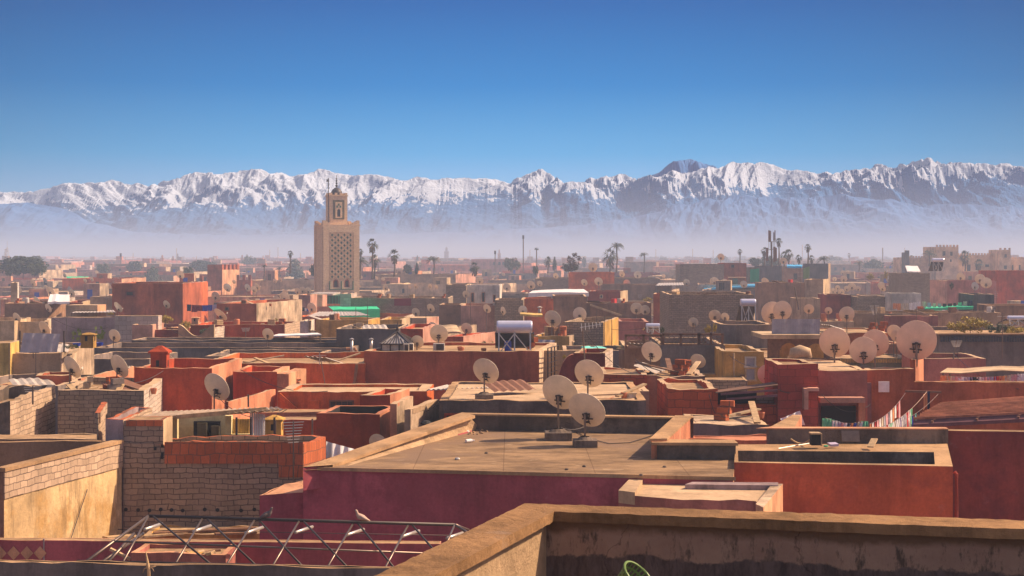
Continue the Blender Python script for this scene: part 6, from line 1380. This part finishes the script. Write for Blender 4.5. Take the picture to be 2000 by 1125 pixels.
SMALL = [(5,523,8),(19,524,8),(54,531,7),(68,531,7),(64,553,15),(166,548,9),(179,545,10),(212,558,12),(90,563,13),(116,520,9),(189,532,8),(232,547,10),(557,572,13),(581,569,14),(591,567,14),(602,568,14),(540,586,17),(457,551,8),(466,548,9),(518,544,7),(528,539,7),(541,533,7),(547,546,10),(537,549,9),(484,588,12),
 (753,562,12),(800,561,8),(812,559,9),(840,559,9),(759,576,14),(742,577,12),(700,558,9),(704,541,9),(735,543,8),(748,545,8),(1057,547,12),(1054,554,12),(1246,541,9),(1246,548,7),(1088,552,9),(1072,535,7),(1066,536,6),(1296,539,8),(1636,562,10),(1654,564,12),(1664,560,16),(1676,564,11),(1721,557,14),(1648,545,14),(1646,533,10),(1656,532,8),(1826,520,15),(1811,522,12),(1919,526,14),(1931,526,13),(1908,533,11),(983,536,8),(860,556,9),(852,560,8),(1630,545,9),(1700,520,8),(600,535,7)]
for k, (x, y, w) in enumerate(SMALL):
    g_ = zone(x); dish(x, y, w, findY(x, y, w, 16500/(y+w*.8-500)*.97), 'tiny cream dish on the crowded roofs '+g_, R.choice([20,26,34,14]), 25, 'dish', 'tiny dishes '+g_)
for k in range(75):
    f = R.choice([f_ for f_ in FILL if f_[0].y < 330]); q = f[0]+(f[1]-f[0])*R.uniform(.1,.9)+(f[3]-f[0])*R.uniform(.1,.5); r_ = R.uniform(.5,.72); px = pix(q)[0]; py = pix((q.x, q.y, f[4]+r_+R.uniform(.5,1.1)))[1]
    dish(px, py, 2*r_*F/q.y, q.y, 'plain cream dish on a flat house roof '+zone(px), R.choice([14,20,26,34,44]), R.uniform(18,32), R.choice(['dish','dish','dishgrey']), 'plain dishes on flat roofs '+zone(px), f[4])
# ---------------------------------------------------------------- aerials and masts
def aerial(x, y0, y1, Y, label, boom=0, els=5, group=None, lean=0, th=.02):
    top, bot = P(x+lean, y0, Y), P(x, y1, Y); rt = empty('aerial', bot, label, 'aerial', group); mb = MB(); mb.tube([bot, top], th, 5); part(rt, 'mast', mb, 'steel_tube')
    if els:
        mb = MB(); h = (top.z-bot.z)
        if boom: a_, b_ = top+Vector((-.1,0,0)), top+Vector((boom*Y/F, .2, .12)); 
        else: a_, b_ = top, top-Vector((0,0,min(h*.35, 1.0)))
        mb.bar(a_, b_, .025)
        for k in range(els):
            q = a_.lerp(b_, (k+.5)/els); l = .26-.02*k
            mb.bar(q-Vector((l, .1, 0)) if not boom else q-Vector((0,.15,l*.5)), q+Vector((l, .1, 0)) if not boom else q+Vector((0,.15,l*.5)), .018)
        part(rt, 'elements', mb, 'metal_light')
for a_ in ((1144,640,735,55,'long horizontal boom aerial leaning over the rounded maroon house',38,6,None,-6,.03),(65,665,700,66,'pale curled aerial before the mauve grey cloth screen',0,4),(18,670,742,62,'thin aerial pole at the left edge',0,0),(70,690,735,62,'thin aerial before the weathered brown house',0,0),
    (64,754,790,50,'crooked white pipe aerial on the grey block house',0,3,None,0,.03),(573,822,950,39.8,'tall ladder aerial beside the hollow brick corner',0,8),(538,822,862,42,'dark thin pole beside the yellow chimney',0,0,None,0,.025),(610,818,862,42,'dark railing pole over the brick corner',0,0,None,0,.025),(636,688,757,61,'slanted thin aerial before the long red wall',0,2,None,-12,.02),
    (485,770,795,50,'stub pole on the salmon garden wall',0,0,None,0,.03),(480,640,662,95,'zigzag aerial before the dark red wall',0,5),(1712,596,652,76,'thick knotty aerial rising before the pale terrace',0,9,None,-4,.03),(1862,665,702,62,'wide fishbone aerial leaning on the plum block house',0,6,None,6,.03),
    (1181,615,700,82,'dark thin mast before the glowing ochre end wall',0,0),(1195,620,690,84,'second dark thin mast at the ochre end wall',0,0),(1165,605,690,86,'thin mast left of the glowing ochre end wall',0,0),(1374,650,735,72,'white thin mast before the right lattice screen',0,0,None,0,.03),(1358,600,660,90,'thin mast left of the dish pair on the dark wall',0,0),
    (1563,520,615,130,'tall dark mast in front of the scaffolded tower',0,3),(1560,560,605,130,'slanting reddish pole by the scaffolded tower',0,0,None,-8,.06),(832,590,650,100,'thin mast over the pale planks',0,0),(919,590,642,110,'thin mast before the bright pink house',0,0),(1371,530,560,240,'thin aerial before the grey skyline block house',0,2),
    (208,575,600,140,'mast with small box left of the big plain red house',0,2),(340,565,590,150,'leaning pole on the big plain red house',0,0,None,2,.05),(718,580,650,105,'thin mast right of the minaret over ochre house',0,0),(695,600,640,110,'short mast beside the green tarpaulin roof',0,0),(625,590,612,150,'pole with pennant before the green shed',0,1),
    (130,622,668,88,'paired thin posts before the long mauve garden wall',0,0),(1958,610,700,70,'fine mast at right of the yellow-green shrub',0,2),(1790,600,650,90,'thin mast through the white laundry wall',0,0)):
    aerial(*a_)
R5 = random.Random(4)
for k in range(70):
    f = R5.choice(FILL); q = f[0]+(f[1]-f[0])*R5.random()*.9+(f[3]-f[0])*R5.uniform(.1,.8); h = R5.uniform(1.2, 3.5)
    px, py = pix((q.x, q.y, f[4]))
    if 605 < px < 697: continue
    aerial(px, HY-(f[4]+h)*F/q.y, py, q.y, 'thin roof aerial on the crowded houses '+zone(px), 0, R5.choice([0,3,4]), 'thin aerials '+zone(px))
def mast(x, y0, y1, Y, label, kind, cat='mast', w=3):
    top, bot = P(x, y0, Y), P(x, y1, Y); rt = empty('mast', bot, label, cat); s_ = Y/F; mb = MB()
    if kind == 'lattice':
        h = top.z-bot.z; 
        for sx in (-1, 1):
            for sy in (-1, 1): mb.bar(bot+Vector((sx*w*s_, sy*w*s_, 0)), top+Vector((sx*w*s_*.15, sy*w*s_*.15, -h*.3)), s_*.5)
        for k in range(10): t = k/10; q = bot.lerp(top-Vector((0,0,h*.3)), t); ww = w*s_*(1-.85*t); mb.bar(q-Vector((ww,ww,0)), q+Vector((ww,-ww,h*.07)), s_*.35); mb.bar(q+Vector((ww,-ww,0)), q+Vector((-ww,-ww,h*.07)), s_*.35)
        mb.bar(top-Vector((0,0,h*.3)), top, s_*.5); part(rt, 'lattice', mb, 'metal_light'); mb = MB()
        for k in range(7): q = bot.lerp(top, .25+.07*k); mb.tube([q+Vector((R.uniform(-1,1)*w*s_, -w*s_, 0)), q+Vector((R.uniform(-1,1)*w*s_, -w*s_*1.4, 0))], s_*.9, 8)
        part(rt, 'drums', mb, 'white')
    elif kind == 'panels':
        mb.tube([bot, top], w*s_*.35, 8); part(rt, 'pole', mb, 'steel_tube'); mb = MB()
        for dx in (-1.3, 0, 1.3): mb.box(top+Vector((dx*s_, -.2, -3*s_)), (s_*1.0, .3, s_*7))
        part(rt, 'antenna_panels', mb, 'metal_dark')
    elif kind == 'phone':
        mb.tube([bot, top-Vector((0,0,22*s_))], s_*1.6, 8); mb.bar(top+Vector((-6*s_,0,-22*s_)), top+Vector((7*s_,0,-22*s_)), s_*1.0); mb.bar(top+Vector((-6*s_,0,-38*s_)), top+Vector((7*s_,0,-36*s_)), s_*1.0)
        for dx, y_ in ((-5.5, 0), (-2.5, 0), (3.5, 3), (6, 0)): mb.bar(top+Vector((dx*s_, 0, -(y_+38)*s_)), top+Vector((dx*s_, 0, -y_*s_)), s_*.6)
        part(rt, 'frame', mb, 'steel_tube'); mb = MB()
        for dx, y0_, h_, w_ in ((-5.5,0,22,2.2),(-3,1,21,2.6),(4.2,4,16,1.0),(6.4,0,20,1.2),(-9,34,26,4),(5,32,30,4),(8,34,26,3.4)): mb.box(top+Vector((dx*s_, -.2, -(y0_+h_/2)*s_)), (w_*s_, .35, h_*s_))
        part(rt, 'antenna_panels', mb, 'rustmetal')
    elif kind == 'palmmast':
        mb.tube([bot, top-Vector((0,0,6*s_))], s_*1.1, 8); part(rt, 'pole', mb, 'steel_tube'); mb = MB()
        for k in range(26): a = k*.7; e = R.uniform(-.1, .9); mb.bar(top-Vector((0,0,7*s_)), top+Vector((math.cos(a)*4.5*s_*math.cos(e), math.sin(a)*3*s_, -7*s_+6*s_*math.sin(e))), s_*.6)
        part(rt, 'antenna_crown', mb, 'leafdark')
    else: mb.tube([bot, top], w*s_*.3, 6); part(rt, 'pole', mb, 'metal_light' if kind == 'thin' else 'steel_tube')
mast(1022, 460, 530, 420, 'tall dark telecom pole with panel head in the centre', 'panels'); mast(967, 490, 528, 430, 'dark telecom pole beside the pale distant minaret', 'panels', w=2.4); mast(1048, 481, 530, 450, 'telecom mast disguised as a palm', 'palmmast')
mast(14, 471, 512, 900, 'lattice radio tower with drums above the left dark tree', 'lattice', w=5); mast(1507, 450, 522, 262, 'phone mast with long panels on the ramshackle roof house', 'phone'); mast(1724, 484, 512, 800, 'slim steel chimney on the right plain', 'pole', w=4)
mast(236, 495, 526, 600, 'dark slim pole at left behind the hazy trees', 'panels', w=2)
for x, y0, lab in ((260,494,'hairline mast right of the dark slim pole'),(345,485,'hairline mast over the pair of small far minarets'),(245,502,'short stub mast between two left ones'),(384,500,'hairline mast between left minarets'),(527,488,'hairline mast left of the slender palm'),(543,483,'taller hairline mast left of the slender palm'),(1353,486,'hairline mast over the grey skyline house'),(1393,488,'hairline mast left of the skyline dish'),(1567,478,'dark aerial pole left of the scaffold palm'),(1281,487,'hairline mast right of the single palm'),(1767,484,'thin mast at the fortress turret'),(1035,488,'faint mast right of the telecom pole'),(957,505,'faint mast left of the dark telecom pole'),(587,495,'hairline mast close to the minaret on its left')):
    mast(x, y0, 514, 700, lab, 'thin', w=2)
def farmin(x, y0, y1, Y, w, label, m='brown'):
    top, bot = P(x, y0, Y), P(x, y1, Y); wd = w*Y/F; h = top.z-bot.z; rt = empty('minaret', bot, label, 'minaret'); mb = MB(); mb.box((bot.x, Y, bot.z+h*.36), (wd, wd, h*.72)); part(rt, 'shaft', mb, m)
    mb = MB(); mb.box((bot.x, Y, bot.z+h*.72), (wd*1.08, wd*1.08, h*.03)); [mb.box((bot.x+sx*wd*.42, Y-wd*.45, bot.z+h*.75), (wd*.16, .4, h*.04)) for sx in (-1,-.33,.33,1)]; part(rt, 'parapet', mb, m)
    mb = MB(); mb.box((bot.x, Y, bot.z+h*.82), (wd*.5, wd*.5, h*.17)); mb.lathe([(0, h*.06), (wd*.14, h*.05), (wd*.22, h*.02), (wd*.22, 0)], (bot.x, Y, bot.z+h*.905), 10); mb.bar((bot.x, Y, top.z-h*.06), top, wd*.05); part(rt, 'lantern', mb, m)
    mb = MB(); [mb.box((bot.x+sx*wd*.2, Y-wd/2-.02, bot.z+h*f_), (wd*.14, .05, h*.06)) for sx in (-1, 1) for f_ in (.3,.5)]; part(rt, 'windows', mb, 'black')
farmin(872, 481, 522, 1500, 8.5, 'tall grey minaret of a great mosque on the hazy plain', 'grey'); farmin(975, 486, 522, 1100, 6, 'pale pink distant minaret left of the telecom pole', 'pink')
farmin(317, 497, 525, 900, 6.5, 'pink far minaret with dark top at left', 'salmon'); farmin(338, 499, 522, 1000, 5, 'small reddish minaret beside the hairline mast', 'redbrown'); farmin(347, 494, 520, 1300, 4.5, 'bluish far minaret under the hairline mast', 'grey')
farmin(473, 497, 522, 1100, 5.5, 'reddish far minaret alone on the plain left of the slender palm', 'redbrown'); farmin(514, 498, 522, 1300, 5, 'smaller far minaret by the tiny mast palm', 'salmon')
R7 = random.Random(6)
for k, (x0, y0, Y0, x1, y1, Y1, sg) in enumerate([(210,745,53,330,716,58,.3),(430,780,51.5,560,800,44,.4),(470,722,58,640,764,55,.3),(1240,700,58,1380,735,57,.5),(1385,770,50.5,1420,770,50.5,.7),(1605,770,51,1700,790,52,.4),(1520,760,50.8,1600,720,51.5,.4),(1862,690,66,1990,760,53,.3),(1144,650,55,1262,732,57,.4),(860,785,48,760,800,50,.3),(1095,835,41.5,1180,800,44,.25),(330,640,86,520,690,78,.5),(1420,690,68,1510,712,60,.3),(100,620,100,210,640,100,.4),(700,650,95,860,640,95,.4),(1130,620,96,1260,640,90,.4)]):
    a_, b_ = P(x0, y0, Y0), P(x1, y1, Y1); mb = MB(); mb.tube([a_.lerp(b_, t/14)-Vector((0,0,sg*4*(t/14)*(1-t/14))) for t in range(15)], .012, 4)
    single('cable', mb, 'metal_dark', 'thin slack cable strung between the house tops', 'cable', 'slack cables between the house tops')
# ---------------------------------------------------------------- laundry
def cloth(p_, w_, h_, mt, label, group, rot=0):
    mb = MB(); N = 4; r = R
    for k in range(N):
        for j in range(3):
            def q(a, b_): return p_+Vector((w_*(a/N-.5)*math.cos(rot), w_*(a/N-.5)*math.sin(rot)+.03*math.sin(a*2.2+b_), -h_*b_/3))
            mb.face([q(k, j), q(k+1, j), q(k+1, j+1), q(k, j+1)])
    return single('laundry', mb, mt, label, 'laundry', group)
def line(x0, y0, Y0, x1, y1, Y1, n, sag, cols, label, grp, hm=.5, wm=.34, t0=0, t1=1):
    a, c = P(x0, y0, Y0), P(x1, y1, Y1); mb = MB(); pts = [a.lerp(c, t)-Vector((0,0,sag*4*t*(1-t))) for t in [k/16 for k in range(17)]]; mb.tube(pts, .006, 4)
    single('washing_line', mb, 'steel_tube', 'thin washing line, '+label, 'washing line'); rot = math.atan2(c.y-a.y, c.x-a.x)
    names = dict(cwhite='white', cred='red', cgreen='green', cpink='pink', cmauve='lilac', cnavy='navy', corange='orange', cblack='black', cteal='teal', cblue='blue', cbeige='beige', cmaroon='maroon', cgrey='grey')
    for k in range(n):
        t = t0+(t1-t0)*(k+.5)/n; q = a.lerp(c, t)-Vector((0,0,sag*4*t*(1-t))); m_ = cols[k % len(cols)]
        cloth(q, wm*R.uniform(.6,1), hm*R.uniform(.6,1.1), m_, '%s garment hanging on the line %s' % (names[m_], label), '%s laundry %s' % (names[m_], label), rot)
line(1612,816,41.5,1692,822,41.5,13,.1,['cgreen','cgreen','cwhite','cwhite','cmauve','cpink','cwhite','cnavy','corange','cblue','cbeige','cwhite'],'behind the light well parapet',None,.5,.26)
line(1698,828,42,1768,768,49,14,.15,['corange','cwhite','cred','cpink','cwhite','cbeige','cgrey','cpink','cgrey','cwhite'],'sloping up to the dark doorway',None,.55,.34,0,.85)
line(1700,838,43,1810,765,48,22,.25,['cwhite','cbeige','cwhite','cwhite','cmauve','cwhite','cgrey','cwhite','cred','cwhite','cgreen'],'longest sloping one over the light well parapet',None,.7,.30,0,.72)
line(1760,822,44,1832,770,48.5,3,.1,['cblue','cteal','cnavy'],'nearest the purple corrugated roof',None,.35,.2,.25,.5)
hang('towel', 'orange towel hanging near the purple corrugated roof', 'laundry', 1804, 770, 1811, 768, 801, 792, 49.5, 49.5, 'corange'); hang('towel', 'dark blue towel hanging beside the orange towel', 'laundry', 1811, 766, 1816, 764, 806, 803, 49.7, 49.7, 'cnavy')
mb = MB(); mb.bar(P(1768,764,51.5), P(1838,766,51.5), .07); single('rail', mb, 'rustmetal', 'rusty rail bracket above the sloping washing lines', 'rail')
line(1744,592,134,1799,588,134,7,.1,['corange','corange','cbeige','cbeige','cwhite','cwhite','cwhite'],'on the white plastered wall',None,.75,.42)
line(1800,588,140,1900,585,140,10,.3,['cbeige','cmauve','cbeige','cgrey','cblack','cblack','cblack','cgreen','cbeige','cnavy'],'over the green striped awning',None,.6,.45)
line(1806,604,136,1870,604,136,6,.05,['cmaroon','cteal','cgreen','cwhite','cgreen','cteal'],'under the green striped awning',None,.35,.3)
line(1840,733,56,2000,729,56,14,.1,['corange','cbeige','cpink','cwhite','cmauve','cblack','cwhite','cpink','cmauve','cred'],'under the cream canvas awning',None,.5,.4)
line(364,594,128,425,594,128,6,.1,['cnavy','cmaroon','cmaroon','cblue','cblue','cmauve'],'below the orange stepped house',None,.6,.5)
line(590,599,150,612,603,150,5,.1,['cblack','cwhite','cblue','cwhite','cblack'],'left of the green shed',None,.4,.3)
# ---------------------------------------------------------------- roof clutter
R6 = random.Random(8)
def clutter(x, y, Y, z, lab, grp):
    k = R6.choice(['board','board','barrel','crate','pot','pot','sheet','block'] if Y > 85 else ['board','board','board','block','sheet','pot']); c_ = Vector(((x-CX)*Y/F, Y, z)); mb = MB(); rz = R6.uniform(0, 3)
    if k == 'board': l = R6.uniform(.8, 2.4); d = Vector((math.cos(rz), math.sin(rz), 0))*l/2; mb.bar(c_-d+Vector((0,0,.08)), c_+d+Vector((0,0,R6.uniform(.08,.5))), .2, .05); mt, nm = R6.choice(['woodpale','wood','cream']), 'weathered board'
    elif k == 'barrel': mb.lathe([(0,.6),(.18,.6),(.21,.54),(.2,.3),(.21,.08),(.18,0)], c_, 12); mt, nm = R6.choice(['tan','white','rustmetal','terracotta']), 'small water barrel'
    elif k == 'crate':
        for j in range(4): mb.box(c_+Vector((0,0,.08+.14*j)), (.5-.02*(j % 2), .4, .1), rz)
        mb.box(c_+Vector((0,0,.27)), (.44,.36,.5), rz); mt, nm = R6.choice(['woodpale','cred','cblue','wood']), 'slatted crate'
    elif k == 'pot': mb.lathe([(0,.16),(.1,.16),(.11,.2),(.12,.17),(.08,0)], c_, 10); mt, nm = 'terracotta', 'terracotta pot'
    elif k == 'sheet': 
        a = Vector((math.cos(rz), math.sin(rz), 0)); b_ = Vector((-a.y, a.x, .3)); N = 10
        for j in range(N): q0, q1 = c_+a*(j/N-.5)*1.6+Vector((0,0,.12+.05*(j % 2))), c_+a*((j+1)/N-.5)*1.6+Vector((0,0,.12+.05*((j+1) % 2))); mb.face([q0, q1, q1+b_*.9, q0+b_*.9])
        mt, nm = R6.choice(['corrugated','rustmetal','corrugated']), 'bent corrugated sheet'
    else:
        for j in range(3): mb.box(c_+Vector((.1*j, .05*j, .1+.2*j)), (.42,.2,.19), rz+.2*j)
        mt, nm = R6.choice(['grey','cream','hollowbrick']), 'loose stack of building blocks'
    for_ = None; single({'board':'board','barrel':'barrel','crate':'crate','pot':'flower_pot','sheet':'corrugated_sheet','block':'block_stack'}[k], mb, mt, nm+' '+lab, {'board':'board','barrel':'barrel','crate':'crate','pot':'pot','sheet':'sheet','block':'blocks'}[k], nm+'s '+grp)
hosts = [('a3','among the dishes on the big grey block house',125,310,9,764),('a4','on the plain grey cement house at left',0,110,5,754),('a5','on the weathered brown house',20,175,6,691),('c1','on the stained grey cement house',1000,1240,4,782),('c2','on the large red-brown house',880,1050,5,686),('c5','on the water-stained house roof',1270,1370,7,735),
    ('c11','on the straw covered grey shed',1360,1495,4,830),('f8','on the ochre roof room',1060,1110,5,656),('r4','behind the long red wall',420,700,5,709),('e1','below the dark lattice screen',1225,1290,4,678),('e8','on the orange sunlit brick house',1605,1730,5,650),('k11','on the pale pot terrace',1604,1664,6,628),('g11','behind the rough cream flank',430,580,6,593),
    ('i1','behind the long grey block wall',690,870,7,582),('j1','behind the broad dark block wall',1315,1465,6,575),('k8','on the long beige wall house',1680,1940,8,611),('i10','on the long low brown house',1150,1265,6,592),('g7','behind the dark red wall',380,550,8,634),('h3','on the low brown house at left',12,90,6,592),('g9','on the central ochre house',620,715,5,625),('j9','under the scaffolded tower house',1490,1565,6,552),('f5','on the bulky dark grey house',665,770,4,642)]
for key, lab, x0, x1, n_, yt in hosts:
    b = B[key]; 
    for _ in range(n_):
        x = R6.uniform(x0, x1); Y = b['A'].y+R6.uniform(.6, 2.6); clutter(x, 0, Y, b['z']-b['p'], lab, lab)
for k in range(120):
    f = R6.choice(FILL); q = f[0]+(f[1]-f[0])*R6.uniform(.08,.9)+(f[3]-f[0])*R6.uniform(.1,.85); px = pix(q)[0]
    clutter(px, 0, q.y, f[4], 'on house roofs '+zone(px), 'on the roofs '+zone(px))

# every label belongs to one thing, or to look-alikes of one group
from collections import defaultdict
dd = defaultdict(list)
for o in S.objects:
    if o.parent is None and o.get('label'): dd[o['label']].append(o)
for lb, os_ in dd.items():
    if len(os_) > 1 and len({o.get('group') for o in os_}) > 1 or (len(os_) > 1 and not os_[0].get('group')):
        for o in os_: o['group'] = os_[0].get('group') or lb
